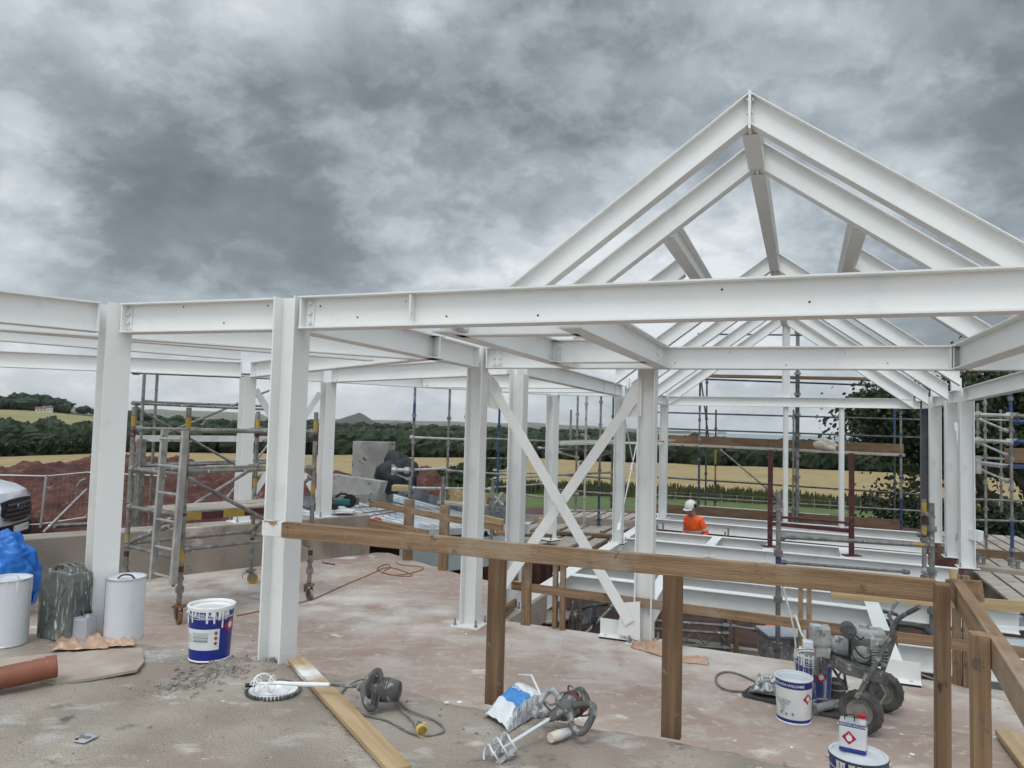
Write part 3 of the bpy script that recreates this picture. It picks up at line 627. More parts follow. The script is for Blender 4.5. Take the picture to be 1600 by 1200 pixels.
# concrete stub panel standing at the back
mb = MB(); P0 = aty(548, 772, 17.5); P1 = aty(604, 772, 17.5); zt = aty(575, 690, 17.5).z
mb.prism([(P0.x, P0.y), (P1.x, P1.y), (P1.x+.12, P1.y+.3), (P0.x+.12, P0.y+.3)], -1, zt); tag(mb.build('concrete_stub', 'dark_concrete', bevel=.01), 'tall grey concrete stub wall standing behind the metal decking', 'wall')
mb = MB(); q = [aty(516, 741, 16.4), aty(596, 753, 16.0), aty(590, 772, 16.0), aty(516, 775, 16.4)]
mb.add([*q, *[p+Vector((.1, .25, 0)) for p in q]], [(3, 2, 1, 0), (4, 5, 6, 7), (0, 1, 5, 4), (1, 2, 6, 5), (2, 3, 7, 6), (3, 0, 4, 7)])
tag(mb.build('leaning_panel', 'dark_concrete'), 'grey panel leaning in front of the concrete stub wall', 'panel')
# right hand concrete upstand
a = at(1512, 883, -.02); b = at(1640, 897, -.02); dd = Vector((.2, .55, 0)).normalized()*.25
mb = MB(); mb.prism([(p.x, p.y) for p in (a, b, b+dd, a+dd)], -2.7, -.02); tag(mb.build('concrete_upstand', 'wall_concrete', bevel=.01), 'grey concrete beam wall at right edge beyond the railing', 'wall')
a = G(4.6, 2.9); b = G(8.5, 2.9)
mb = MB(); mb.prism([(p.x, p.y) for p in (a, b, b+VV*.3, a+VV*.3)], -2.7, -.25); tag(mb.build('retaining_wall', 'dark_concrete'), 'dark retaining wall beneath the white floor beams at right', 'wall')
# ================= STEEL =================
T = 2.83
cA = Vector((-2.87, 5.33)); cB = Vector((-1.46, 4.86)); cC = Vector((-.36, 7.68)); cD = Vector((1.33, 7.25)); cH = Vector((.08, 8.5))
cE = Vector((-3.72, 10.45)); cF = Vector((-2.78, 11.25)); cJ = Vector((.76, 13.6)); cK = Vector((1.98, 13.5))
column(*cA, 0, T, -44, 'white column left of the foreground column, behind the green jerry can')
column(*cB, 0, T+.005, -21.5, 'nearest white steel column, timber rail fixed across its front')
column(*cC, 0, T, -21.5, 'white column on slab with cross brace running down to its right')
column(*cD, -.01, 2.62, -21.5, 'white column at slab edge with bag at its foot, right of the cross brace')
column(*cH, 0, 2.62, -21.5, 'white column just behind and right of the cross brace top')
column(*cE, .6, 2.62, -45, 'white column on concrete wall inside the scaffold tower view')
column(*cF, .6, 2.62, -45, 'white column at the end of the concrete wall, right of the nearest column')
column(*cJ, 0, 2.62, -42, 'distant white column seen through the centre of the cross brace')
column(*cK, 0, 2.62, -21.5, 'white column standing on the floor beams left of the slab edge column', b=.19)
column(*(G(.05, 8.1).xy), 0, 2.62, -21.5, 'slim white column with thin tie rods beside the slab edge column')
column(*(G(.05, 10.4).xy), 0, T, -21.5, 'far white column touching right side of the slab edge column')
column(7.26, 11.85, 0, T, -21.5, 'large white column at right, nearest of the right row', b=.2, h=.2)
column(7.62, 12.85, 0, T, -21.5, 'second white column of the right row, tie rod on its face', b=.22, h=.2)
column(8.33, 14.6, 0, T, -21.5, 'third white column of the right row, narrow and pale', b=.2, h=.2)
column(8.6, 15.45, 0, T, -21.5, 'dark grey unpainted column at the far right corner', b=.15, h=.15, m='dark_steel')
# ridge posts of the far gable
p = G(2.72, 10.45); z1 = aty(1229, 505, p.y).z
timb = thing('gable_post', 'tall thin white post rising from floor to the far gable', 'steel post', (p.x, p.y, 0)); MB().box((0, 0, 1.31), (.085, .085, 2.62)).build('lower_post', 'white_steel', timb); MB().box((0, 0, 2.83+(z1-2.83)/2), (.14, .10, z1-2.83)).build('upper_post', 'white_steel', timb)
p = G(3.85, 10.45); o = thing('gable_post', 'short thin white post under the far eaves beam', 'steel post', (p.x, p.y, 0)); MB().box((0, 0, 1.31), (.085, .085, 2.62)).build('post', 'white_steel', o); MB().box((0, 0, .006), (.16, .16, .012)).build('base_plate', 'white_steel', o)
def v3(c, z=T): return Vector((c.x, c.y, z))
# front eaves beams
fb0 = v3(cB)+UU*.10; fbd = Vector((2.36+1.33, 3.41-4.78, 0)).normalized()
fb1 = Vector((-1.36, 4.80, T)); 
beam(fb1, fb1+fbd*5.6, 'nearest long white beam crossing the picture to the right of the nearest column', plates='a', web_bolts=[(.055, 1, 3)], stiff=[.80], holes=[(.12, -.06, 'black'), (.40, -.14, 'dark_grey'), (.74, -.05, 'print_light'), (1.02, -.15, 'dark_grey'), (1.36, -.07, 'wet_white'), (1.6, -.16, 'black'), (1.85, -.06, 'wet_white'), (2.3, -.155, 'wet_white'), (2.62, -.05, 'black'), (3.05, -.13, 'dark_grey')])
ab0 = v3(cA)+Vector((.09, -.02, 0)); ab1 = v3(cB)-UU*.10
beam(ab0, ab1, 'white beam joining the two nearest columns at left', plates='ab', web_bolts=[(.03, 1, 2)], holes=[(.5, -.03, 'dark_grey'), (.85, -.15, 'dark_grey'), (1.2, -.04, 'dark_grey')])
la1 = v3(cA)-Vector((.10, .06, 0)); la0 = at(0, 455, T); ld = (la0-la1).normalized()
beam(la1+ld*2.2, la1, 'white top beam running off the left edge of the picture', plates='b')
# beam B-C
beam(v3(cB)+VV*.09, v3(cC)-VV*.10, 'white beam running back from the nearest column to the braced column', plates='ab', web_bolts=[(2.86, 1, 3)])
# joist 2, joist 3, trimmers
j2a = G(.93, -2.86, T); j2b = G(.93, -.05, T); beam(j2a, j2b, 'white joist left of the roof opening, above the braced column', web_bolts=[])
j3a = at(890, 513, 2.62); j3a.z = T; j3b = at(1035, 576, 2.62); j3b.z = T; beam(j3a, j3b, 'white joist right of the roof opening, meeting the middle beam', web_bolts=[(2.62, 1, 3)])
beam(G(.94, -2.62, T), G(1.76, -2.56, T), 'short white trimmer just behind the nearest long beam', stiff=[.06])
beam(G(.94, -.62, T), G(1.8, -.60, T), 'short white trimmer at the back of the roof opening', web_bolts=[(.07, 1, 2)])
# middle beam C -> right
mb0 = Vector((-.26, 7.64, T)); mb1 = at(1480, 541, T); md = (mb1-mb0).normalized(); Lm = (mb1-mb0).length
beam(mb0, mb0+md*(Lm+.02), 'long white middle beam spanning from braced column to the right joint', plates='ab', web_bolts=[(.08, 2, 3)], holes=[(1.9, -.15, 'dark_grey'), (2.4, -.05, 'print_light'), (2.9, -.17, 'dark_grey'), (3.4, -.06, 'print_light'), (3.75, -.15, 'dark_grey')])
jr = mb0+md*(Lm+.18)
o = beam(mb0+md*(Lm+.03), mb0+md*(Lm+2.8), 'white middle beam continuing off the right edge', plates='a', web_bolts=[(.07, 1, 2)], holes=[(.8, -.1, 'print_light')])
jb = at(1503, 577, 2.62); jb.z = T; ja = at(1600, 545, 2.62); ja.z = T; dj = (ja-jb).normalized()
beam(jb-dj*.1, jb+dj*4.0, 'white joist rising toward the viewer at the right edge')
# left wing
def bl(x, y): q = at(x, y, 2.62); q.z = T; return q
beam(bl(-60, 512), bl(647, 562), 'white purlin nearest the top at left, ending at the cross beam', b=.11)
beam(bl(-60, 511)+Vector((0, .25, 0)), bl(582, 566), 'second white purlin at left, just below the nearest one', b=.11, h=.2)
beam(bl(-60, 530), bl(375, 564), 'third white purlin at left, ending at the wall column', b=.11, h=.2)
e_ = v3(cE); f_ = v3(cF)
beam(bl(-60, 571), e_-Vector((.1, 0, 0)), 'lowest white beam at left running to the column on the wall', plates='b')
beam(e_+Vector((.09, -.02, 0)), bl(687, 560), 'white cross beam from the wall column to the near roof beams', plates='a', web_bolts=[(.08, 1, 3)])
beam(e_+Vector((.08, .07, 0)), f_-Vector((.08, .07, 0)), 'short white beam between the two columns on the wall', plates='ab')
jx = v3(cJ)
beam(f_+Vector((.1, .06, 0)), jx-Vector((.08, .05, 0)), 'far white eaves beam receding to the distant centre column', plates='ab')
beam(jx+Vector((.09, 0, 0)), v3(cK)-Vector((.1, 0, 0)), 'short white beam from distant centre column to floor beam column', plates='ab', web_bolts=[(.1, 2, 2)])
beam(f_+Vector((.09, -.04, 0)), v3(cH)-Vector((.1, 0, 0)), 'white beam from the wall end column to the column behind the brace', plates='ab', web_bolts=[(.08, 1, 3)])
q = f_.lerp(jx, .36); beam(q+Vector((.05, 0, 0)), G(.02, 3.6, T), 'far white cross beam seen under the roof at centre', web_bolts=[(.09, 1, 3)])
beam(f_.lerp(jx, .72)+Vector((.05, 0, 0)), G(.02, 4.9, T), 'farthest white cross beam above the distant centre column')
# hall eaves beams
beam(v3(cH)+VV*.1, v3(cK)-VV*.1, 'white eaves beam receding above the brace to the floor beam column', plates='ab', web_bolts=[(4.8, 1, 3)])
beam(v3(cK)+VV*.1, G(.05, 10.4, T)-VV*.08, 'farther part of the left hall eaves beam', plates='ab')
cR = [Vector((7.26, 11.85, T)), Vector((7.62, 12.85, T)), Vector((8.33, 14.6, T)), Vector((8.6, 15.45, T))]
beam(cR[0]-VV*7.2, cR[0]-VV*.11, 'white eaves beam at right edge meeting the large right column', plates='b', web_bolts=[(7.0, 1, 3)])
nm_ = ['between the first and second right columns', 'between the second and third right columns', 'between the third right column and the grey one']
for i in range(3): beam(cR[i]+VV*.1, cR[i+1]-VV*.1, 'short white eaves beam '+nm_[i], plates='ab', web_bolts=[(.07, 1, 3)])
fl = G(.05, 10.4, T); beam(fl+UU*.1, cR[3]-UU*.09, 'far white eaves beam below the gable, two thin posts on it', plates='ab', web_bolts=[(5.05, 1, 3)], b=.14)
# ---------------- roof frames ----------------
TC, ZA, KR = 2.68, 4.735, .73
def rz(t): return ZA-KR*abs(TC-t)
def rafter(s, t0, t1, label, h=.21, apex=True, purl=False):
    p = G(t0, s, rz(t0)); q = G(t1, s, rz(t1)); # p low, q high
    sg = 1 if t1 > t0 else -1
    up = Vector((0, 0, 1)); cut = (0, 0)
    sl_ = KR; cut = (-sl_, -sl_)       # plumb cuts at both ends
    return beam(p-Vector((0, 0, 0)), q, label, h=h, b=.135, plates='', cut=(-sl_, -sl_), name='steel_rafter', cat='rafter', group='white painted roof rafters')
frs = [(-1.0, 'nearest'), (0.0, 'second'), (4.5, 'third'), (6.4, 'fourth'), (8.4, 'fifth'), (10.4, 'farthest')]
for s, w_ in frs:
    e0 = .42 if s < 4 else .30 if s < 5 else .14
    rafter(s, e0, TC-.012, 'left rafter of the %s gable frame from the viewer' % w_)
    rafter(s, 5.36-e0, TC+.012, 'right rafter of the %s gable frame from the viewer' % w_)
    a = thing('apex_plate', 'vertical apex plate joining the %s pair of rafters' % w_, 'apex plate', tuple(G(TC, s, ZA)), group='apex plates at the ridge')
    R_ = Matrix.Rotation(-PH, 3, 'Z'); m_ = MB(); m_.box((0, 0, -.145), (.022, .13, .31), R_); m_.build('plate', 'white_steel', a)
    if s < 5:
        for sx in (-1, 1):
            for zz in (-.06, -.17): bolts(a, [tuple(R_ @ Vector((sx*.012, -.045, zz)))], 'x', sx)
rafter(1.6, .42, 1.80, 'short left rafter ending at the dark purlin, behind the second frame')
rafter(1.6, 4.94, 3.58, 'short right rafter ending at the purlin, behind the second frame')
# ridge beams and purlins
def rbeam(t, s0, s1, zt, label): return beam(G(t, s0, zt), G(t, s1, zt), label, plates='ab', h=.24, b=.135, name='roof_purlin', cat='purlin', group='white painted ridge beams and purlins')
rbeam(TC, -.93, -.07, ZA-.06, 'short ridge beam between the two nearest gable frames')
rbeam(TC, .07, 4.43, ZA-.06, 'long ridge beam running back from the second gable frame')
rbeam(TC, 4.57, 6.33, ZA-.06, 'ridge beam beyond the third gable frame')
rbeam(TC, 6.47, 10.3, ZA-.06, 'far ridge beam behind the fourth gable frame')
rbeam(1.86, .05, 4.43, rz(1.86)-.02, 'left purlin halfway up the roof, seen from below')
rbeam(3.54, .05, 4.43, rz(3.54)-.02, 'right purlin halfway up the roof, seen from below')
# short stub plates where far rafters meet the eaves
for s, w_ in frs[3:]:
    for t, sd_ in ((.03, 'left'), (5.33, 'right')):
        p = G(t, s, T); o = thing('eaves_stub', 'small white upright stub under the %s end of the %s rafter' % (sd_, w_), 'steel stub', tuple(p), group='white eaves stubs'); MB().box((0, 0, .05), (.14, .10, .2), Matrix.Rotation(-PH, 3, 'Z')).build('stub', 'white_steel', o)
# ---------------- cross braces ----------------
def brace(p, q, label, w=.10, m='white_steel', n=None, gus=(1, 1)):
    n = n or VV; M = axes(p, q, n); r = thing('cross_brace', label, 'brace', mtx=M, group='flat white cross braces'); Ln = (Vector(q)-Vector(p)).length
    MB().box((Ln/2, 0, 0), (Ln, w, .012)).build('flat_bar', m, r)
    bolts(r, [(x, 0, -.007) for x in (.05, .12)]+[(Ln-x, 0, -.007) for x in (.05, .12)], 'z', 1)
    for o in r.children:
        if o.name.startswith('bolt'):
            l = o.matrix_local.translation.copy(); R = Matrix.Rotation(math.pi, 4, 'X'); R.translation = l; o.matrix_local = R
    return r
p = onplane(773, 611, .04); q = onplane(984, 973, .04); brace(p, q, 'long flat brace falling from the left column top to the slab edge column foot')
p = onplane(988, 625, .075); q = onplane(779, 925, .075); brace(p, q, 'long flat brace falling from the right column top toward the left column foot')
def gusset(cx, cy, s, poly, label):
    pts = [onplane(x, y, s) for x, y in poly]; o_ = pts[0].copy(); mb = MB(o_); n = len(pts); mb.add([*pts, *[p+VV*.012 for p in pts]], [tuple(range(n-1, -1, -1)), tuple(range(n, 2*n))]+[(i, (i+1) % n, n+(i+1) % n, n+i) for i in range(n)])
    m = mb.build('gusset_plate', 'white_steel', loc=o_); tag(m, label, 'gusset plate', 'gusset plates for the braces')
gusset(0, 0, .055, [(762, 580), (778, 598), (790, 632), (775, 640), (762, 636)], 'white gusset plate high on the braced column, under the middle beam')
gusset(0, 0, .09, [(1002, 590), (1002, 650), (982, 652), (972, 632), (990, 596)], 'white gusset plate high on the slab edge column')
gusset(0, 0, .055, [(1000, 940), (1000, 1002), (965, 990), (967, 968), (975, 942)], 'white gusset plate at the foot of the slab edge column')
en = Vector((-.66, .75, 0))
def ew(c, d, z): return Vector((c.x, c.y, z))+Vector((.66, -.66, 0))*0+Vector((.75, .66, 0))*d
brace(ew(cE, .12, 2.45), ew(cF, -.12, .9), 'flat brace between wall columns falling to the right', .09, n=en)
brace(ew(cE, .12, .9)+en*.03, ew(cF, -.12, 2.45)+en*.03, 'flat brace between wall columns rising to the right', .09, n=en)
# thin tie rods
def rod(p, q, label):
    r = thing('tie_rod', label, 'tie rod', tuple(p), group='thin white tie rods'); mb = MB(p); mb.tube(p, q, .011, 6); mb.build('rod', 'white_steel', r)
    m = (Vector(p)+Vector(q))/2; d = (Vector(q)-Vector(p)).normalized(); MB(p).tube(m-d*.1, m+d*.1, .022, 8).build('turnbuckle', 'white_steel', r)
    for e_, k in ((Vector(p), 1), (Vector(q), -1)): MB(p).bar(e_, e_+d*k*.16, .05, .014, VV).build('fork_end', 'white_steel', r)
rod(G(.06, 5.9, .25), G(.06, 7.95, 2.4), 'thin rod rising to the slim column beside the slab edge column')
rod(G(.10, 5.9, 2.4), G(.10, 7.95, .25), 'thin rod falling to the slim column beside the slab edge column')
rod(Vector((7.6, 12.7, 2.3)), Vector((7.33, 11.98, .9)), 'thin rod on the face between the first two right columns')
rod(Vector((7.6, 12.7, .3)), Vector((7.33, 11.98, 1.5)), 'lower thin rod between the first two right columns')
# ---------------- floor beams ----------------
def fbm(x0, y0, x1, y1, label, h=.22, b=.14, ext=0, **k):
    p = at(x0, y0, 0); q = at(x1, y1, 0); d = (q-p).normalized(); return beam(p, q+d*ext, label, h=h, b=b, group='white painted floor beams', name='floor_beam', cat='floor beam', **k)
fbm(1037, 802, 1439, 832, 'farthest white floor beam, against the brown toe board')
fbm(1020, 810, 1442, 846, 'second farthest white floor beam')
fbm(1003, 828, 1450, 867, 'white floor beam just behind the crouching worker', h=.2)
fbm(975, 840, 1497, 888, 'white floor beam in front of the crouching worker', h=.26, holes=[(1.2, -.06, 'print_grey')])
fbm(894, 881, 1592, 955, 'white floor beam seen just under the front timber rail', h=.26, b=.16)
fbm(866, 894, 1365, 951, 'white floor beam nearest the slab edge at centre', h=.27, b=.17)
fbm(1403, 1003, 1620, 1030, 'short white floor beam at lower right behind the posts', h=.24, b=.15, ext=.3)
z3 = Vector((0, 0, .004))
beam(v3(cH, 0)+VV*.18+z3, G(-.14, 11.3, .004), 'white edge beam of the floor receding along its left side', group='white painted floor beams', name='floor_beam', cat='floor beam', b=.2, h=.24)
a_ = at(1005, 952, 0); beam(a_+z3, at(1043, 893, 0)+z3, 'white trimmer crossing from slab edge behind the slab edge column', group='white painted floor beams', name='floor_beam', cat='floor beam', b=.16, h=.24)
beam(at(1402, 1050, 0)+z3, at(1352, 915, 0)+z3, 'white trimmer rising behind the spray pump handles', group='white painted floor beams', name='floor_beam', cat='floor beam', b=.16, h=.24)
for x0, y0, x1, y1, w_ in ((1108, 853, 1122, 838, 'left'), (1198, 861, 1209, 846, 'middle'), (1322, 871, 1318, 856, 'right')):
    beam(at(x0, y0, 0)+z3, at(x1, y1, 0)+z3, 'short white cross piece on the floor frame, %s one of three' % w_, group='white painted floor beams', name='floor_beam', cat='floor beam', b=.17, h=.2)
# tops of studs on the beams
for x, y, hh in ((1027, 828, .09), (1036, 828, .14), (1133, 838, .09), (1138, 838, .16), (939, 834, .06)):
    p = at(x, y, 0); o = MB().tube((0, 0, 0), (0, 0, hh), .018, 8).build('threaded_stud', 'galv', loc=p); tag(o, 'steel stud %s on the floor beam by the crouching worker' % ('standing tall' if hh > .1 else 'cut short'), 'stud', 'studs on the floor beams')
# bracket shoe by the slab edge column, and at right
def shoe(c, label, L_=.42):
    M = Matrix.Rotation(-PH, 4, 'Z'); M.translation = Vector(c); r = thing('steel_shoe', label, 'steel bracket', mtx=M)
    mb = MB(); mb.prism([(-.09, 0), (.09, 0), (.085, .012), (.02, .03), (-.01, .16), (-.022, .16), (-.022, .02)], -L_/2, L_/2, Matrix(((0, 0, 1, 0), (1, 0, 0, 0), (0, 1, 0, 0), (0, 0, 0, 1)))); 
    mb.build('angle', 'white_steel', r); MB().box((0, 0, -.008), (L_*.96, .18, .016)).build('packing', 'black', r)
    bolts(r, [(-L_*.3, -.05, .01), (L_*.3, -.05, .01)], 'z', 1)
    return r
shoe(at(963, 999, 0)+Vector((0, .05, .018)), 'white painted angle bracket beside the foot of the slab edge column', .30)
mb = MB(at(972, 985, 0)); a = at(972, 985, 0); 
mb.prism([(-.02, 0), (.30, 0), (.30, .17), (.24, .19), (0, .03)], -.07, .07, Matrix.Translation(a) @ Matrix.Rotation(-PH, 4, 'Z') @ Matrix(((1, 0, 0, 0), (0, 0, 1, 0), (0, 1, 0, 0), (0, 0, 0, 1))))
tag(mb.build('steel_cover', 'white_steel', loc=a, bevel=.004), 'white box cover between angle bracket and slab edge column', 'steel cover')
shoe(at(1405, 1068, 0)+Vector((0, .05, .018)), 'white angle bracket bolted at slab edge behind the spray pump', .36)
# maroon frame
p = at(1203, 855, 0); q = at(1321, 868, 0); q = p+(q-p).normalized()*1.34
r = thing('maroon_frame', 'maroon painted steel goalpost frame standing on the floor beams', 'steel frame', tuple(p)); zt = aty(1207, 703, p.y).z
for e_ in (p, q):
    MB(p).bar(e_+z3*3, e_+Vector((0, 0, zt)), .075, .085, UU).build('post', 'maroon', r); MB(p).box(e_+Vector((0, 0, .016)), (.28, .2, .012)).build('base_plate', 'maroon', r)
mm = .42
for dz_ in (0, .13): MB(p).bar(p+Vector((0, 0, mm+dz_)), q+Vector((0, 0, mm+dz_)), .10, .035 if dz_ else .06).build('cross_rail', 'maroon', r)
# ================= SCAFFOLDS =================
class Scaf:
    def __init__(s, name, label, cat, loc, group=None): s.r = thing(name, label, cat, tuple(loc), group); s.o = s.r.location.copy()
    def P(s, x, y, Y): return aty(x, y, Y)
    def post(s, x, y0, y1, Y, m='galv', r=.024, name='standard', cups=True, bands=()):
        b = aty(x, y1, Y); t_ = b.copy(); t_.z = aty(x, y0, Y).z
        mb = MB(s.o); mb.tube(b, t_, r, 10)
        if cups:
            z = b.z+.3
            while z < t_.z-.1: mb.tube((b.x, b.y, z-.03), (b.x, b.y, z+.03), r*1.75, 10); z += .5
        o = mb.build(name, m, s.r, True)
        for (ya, yb, mm) in bands:
            za = aty(x, ya, Y).z; zb = aty(x, yb, Y).z; MB(s.o).tube((b.x, b.y, zb), (b.x, b.y, za), r*1.12, 10).build('painted_band', mm, o, True)
        return b, t_
    def tube(s, p, q, m='galv', r=.021, name='ledger', coup=True):
        mb = MB(s.o); mb.tube(p, q, r, 8)
        if coup:
            d = (Vector(q)-Vector(p)).normalized()
            for e_, k in ((Vector(p), 1), (Vector(q), -1)): mb.tube(e_+d*k*.01, e_+d*k*.09, r*1.7, 8)
        return mb.build(name, m, s.r, True)
    def t2(s, x0, y0, x1, y1, Y0, Y1=None, **k): return s.tube(aty(x0, y0, Y0), aty(x1, y1, Y1 or Y0), **k)
    def board(s, p, q, w, h, m='deck_board', name='deck_board', up=Vector((0, 0, 1))): return MB(s.o).bar(p, q, w, h, up).build(name, m, s.r, bevel=.003)
# --- mobile tower on the slab
S = Scaf('scaffold_tower', 'aluminium scaffold tower on castors on the pink slab, ladder on its near side', 'scaffold tower', (-3.3, 8, 0))
T1 = at(278, 974, 0); T3 = at(482, 937, 0); T2 = at(391, 912, 0); T4 = T1+(T2-T3)
leg_m = 'galv'
for k, (p, nm_) in enumerate(((T1, 'a'), (T3, 'b'), (T2, 'c'), (T4, 'd'))):
    H = 2.13
    mb = MB(S.o); mb.tube(p+Vector((0, 0, .20)), p+Vector((0, 0, H)), .0255, 12); mb.tube(p+Vector((0, 0, .30)), p+Vector((0, 0, .36)), .04, 12); mb.tube(p+Vector((0, 0, .42)), p+Vector((0, 0, .45)), .035, 12)
    o = mb.build('leg', leg_m, S.r, True)
    for za, zb, mm in ((.60, .73, 'yellow'), (.50, .56, 'maroon'), (1.92, 2.03, 'yellow'), (1.80, 1.88, 'maroon'), (1.2, 1.3, 'yellow') if k in (1, 2) else (1.05, 1.08, 'maroon')):
        MB(S.o).tube(p+Vector((0, 0, za)), p+Vector((0, 0, zb)), .0268, 12).build('painted_band', mm, o, True)
    c = thing('castor', None, None); c.parent = S.r; c.location = p-S.o
    d = Vector((.6, -.8, 0)) if k != 2 else Vector((.9, .3, 0)); n_ = d.cross(Vector((0, 0, 1)))
    MB().tube(d*.025+n_*.018+Vector((0, 0, .065)), d*.025-n_*.018+Vector((0, 0, .065)), .065, 20).build('wheel', 'rust' if k == 0 else ('yellow' if k == 2 else 'machine'), c, True)
    m_ = MB(); m_.bar(d*.02+n_*.03+Vector((0, 0, .05)), d*.0+n_*.03+Vector((0, 0, .16)), .06, .006, n_); m_.bar(d*.02-n_*.03+Vector((0, 0, .05)), -n_*.03+Vector((0, 0, .16)), .06, .006, n_); m_.box((0, 0, .165), (.10, .10, .02)); m_.tube((0, 0, .16), (0, 0, .24), .02, 10); m_.bar(Vector((0, 0, .15)), -d*.10+Vector((0, 0, .13)), .04, .008); m_.bar(-d*.10+Vector((0, 0, .13)), -d*.10+Vector((0, 0, .07)), .04, .008, d)
    m_.build('fork', 'rust' if k in (0, 1) else 'galv', c)
def tl(p, za, q, zb, nm='rail', m='galv', r=.021): return S.tube(Vector((p.x, p.y, za)), Vector((q.x, q.y, zb)), m, r, nm)
for a, b, rungs in ((T4, T1, (.62, 1.04, 1.45)), (T2, T3, (.62, 1.04, 1.45, 1.9))):
    for z in rungs: tl(a, z, b, z, 'frame_rung', r=.023)
for z in (.72, 1.49, 1.90): tl(T1, z, T3, z)
for z in (.66, 1.46, 1.91): tl(T4, z-.02, T2, z-.02)
tl(T1, 1.44, T3, .62, 'diagonal_brace'); tl(T4, .62, T2, 1.44, 'diagonal_brace'); tl(T4, .64, T1+(T3-T1)*.0, 1.0, 'diagonal_brace'); tl(T1, .60, T1+(T4-T1)*.12, .34, 'diagonal_brace', r=.012); tl(T3, 1.42, T2, .66, 'diagonal_brace')
# platform
a = T4.lerp(T1, .30); b = T4.lerp(T1, .86); dd = (T3-T1)
pf = MB(S.o); P_ = [a+dd*.02, b+dd*.02, b+dd*.98, a+dd*.98]
vs = [Vector((p.x, p.y, z)) for z in (1.055, 1.075) for p in P_]; pf.add(vs, [(3, 2, 1, 0), (4, 5, 6, 7), (0, 1, 5, 4), (1, 2, 6, 5), (2, 3, 7, 6), (3, 0, 4, 7)]); pf.build('platform', 'deck_board', S.r)
for k in range(6):
    e0 = b+dd*(.02+.16*k); e1 = b+dd*(.18+.16*k); MB(S.o).bar(e0+Vector((0, 0, 1.02))+VV*-.0, e1+Vector((0, 0, 1.02)), .03, .075).build('platform_edge', ('yellow', 'maroon')[k % 2], S.r)
# ladder
l0 = T4.lerp(T1, .62)+Vector((.02, -.16, 0)); l1 = T4.lerp(T1, .92)+Vector((.05, -.16, 0))
lad = thing('ladder', None, None); lad.parent = S.r
for e_ in (l0, l1): MB(S.o).bar(e_+Vector((0, 0, .40)), e_+Vector((.03, .03, 1.90)), .03, .075, VV).build('stile', 'alu', lad)
for k in range(6):
    z = .46+.27*k; MB(S.o).tube(l0+Vector((0, 0, z)), l1+Vector((0, 0, z)), .014, 8).build('rung', 'alu', lad)
# --- second tower behind the wall
S = Scaf('frame_scaffold', 'taller scaffold frame standing on earth behind the concrete wall', 'scaffold frame', (-5, 11.6, -.66))
Ya, Yb = 11.4, 12.3
for x, y0, Y, in ((208, 580, Ya), (229, 580, Yb)): S.post(x, y0, 905 if Y == Ya else 893, Y, cups=False)
for x, Y in ((442, 13.2), (455, 14.0)): S.post(x, 585, 880, Y, cups=False)
for (y0, y1) in ((582, 592), (630, 641), (728, 722)):
    S.tube(aty(208, y0, Ya), aty(442, y1, 13.2)); S.tube(aty(229, y0-2, Yb), aty(455, y1-5, 14.0)); S.tube(aty(208, y0, Ya), aty(229, y0-2, Yb), name='frame_rung')
S.t2(210, 636, 420, 755, Ya, 13, name='diagonal_brace'); S.t2(262, 676, 440, 602, 12.4, 13.8, name='diagonal_brace'); S.t2(330, 810, 440, 668, 12.0, 13.1, name='diagonal_brace')
S.board(aty(205, 685, 11.6), aty(445, 686, 13.3), .02, .10, 'white_timber', 'toe_board')
for x in (209, 218): S.post(x, 686, 830, 11.5, r=.03, cups=False, name='upright')
MB(S.o).bar(aty(216, 686, 11.9), aty(216, 850, 11.9), .02, .10, UU).build('red_strip', 'hazard_red', S.r)
# --- far end scaffold
S = Scaf('tube_scaffold', 'tall tube scaffold beyond the far gable with two board lifts', 'scaffold', G(3, 12.5, -1))
Yn, Yf = 18.9, 20.4
S.post(1091, 583, 830, Yn, 'galv', bands=[(585, 640, 'dark_tube'), (705, 800, 'blue_tube')]); S.post(1102, 590, 815, Yf, 'dark_tube'); S.post(1117, 640, 800, Yf+.3, 'dark_tube', bands=[(702, 748, 'yellow')])
S.post(1245, 500, 830, Yn-.9, 'galv', .045, bands=[(585, 700, 'dark_tube')]); S.post(1239, 640, 835, Yn-.9, 'galv'); S.post(1398, 590, 818, Yf-1, 'dark_tube', bands=[(600, 680, 'blue_tube')]); S.post(1408, 590, 835, Yn-1.6, 'blue_tube', bands=[(650, 780, 'galv')])
for x0, y0, x1, y1, m_ in ((1020, 644, 1445, 656, 'dark_tube'), (1020, 669, 1445, 684, 'dark_tube'), (1020, 745, 1445, 773, 'dark_tube'), (1020, 773, 1445, 799, 'galv'), (1085, 592, 1445, 605, 'dark_tube'), (1090, 522, 1290, 524, 'dark_tube')):
    S.tube(aty(x0, y0, Yn+.2), aty(x1, y1, Yn-1.3), m_)
S.t2(1126, 703, 1242, 800, Yf, Yn-.8, m='galv', name='diagonal_brace'); S.t2(1095, 590, 1108, 690, Yf, Yf, m='dark_tube', name='diagonal_brace', coup=False)
for k in range(3):
    S.board(aty(1027, 694-k*.8, Yn+.1+k*.28), aty(1412, 712-k*.8, Yn-1.2+k*.28), .23, .038); S.board(aty(1090, 588-k, Yn+k*.28), aty(1395, 594-k, Yn-1.1+k*.28), .23, .038, 'dark_timber')
S.board(aty(1027, 686, Yn+.9), aty(1200, 693.5, Yn+.5), .04, .25, 'toe_board', 'toe_board'); S.board(aty(1201, 693.5, Yn+.5), aty(1412, 702, Yn-.3), .04, .25, 'toe_board', 'toe_board')
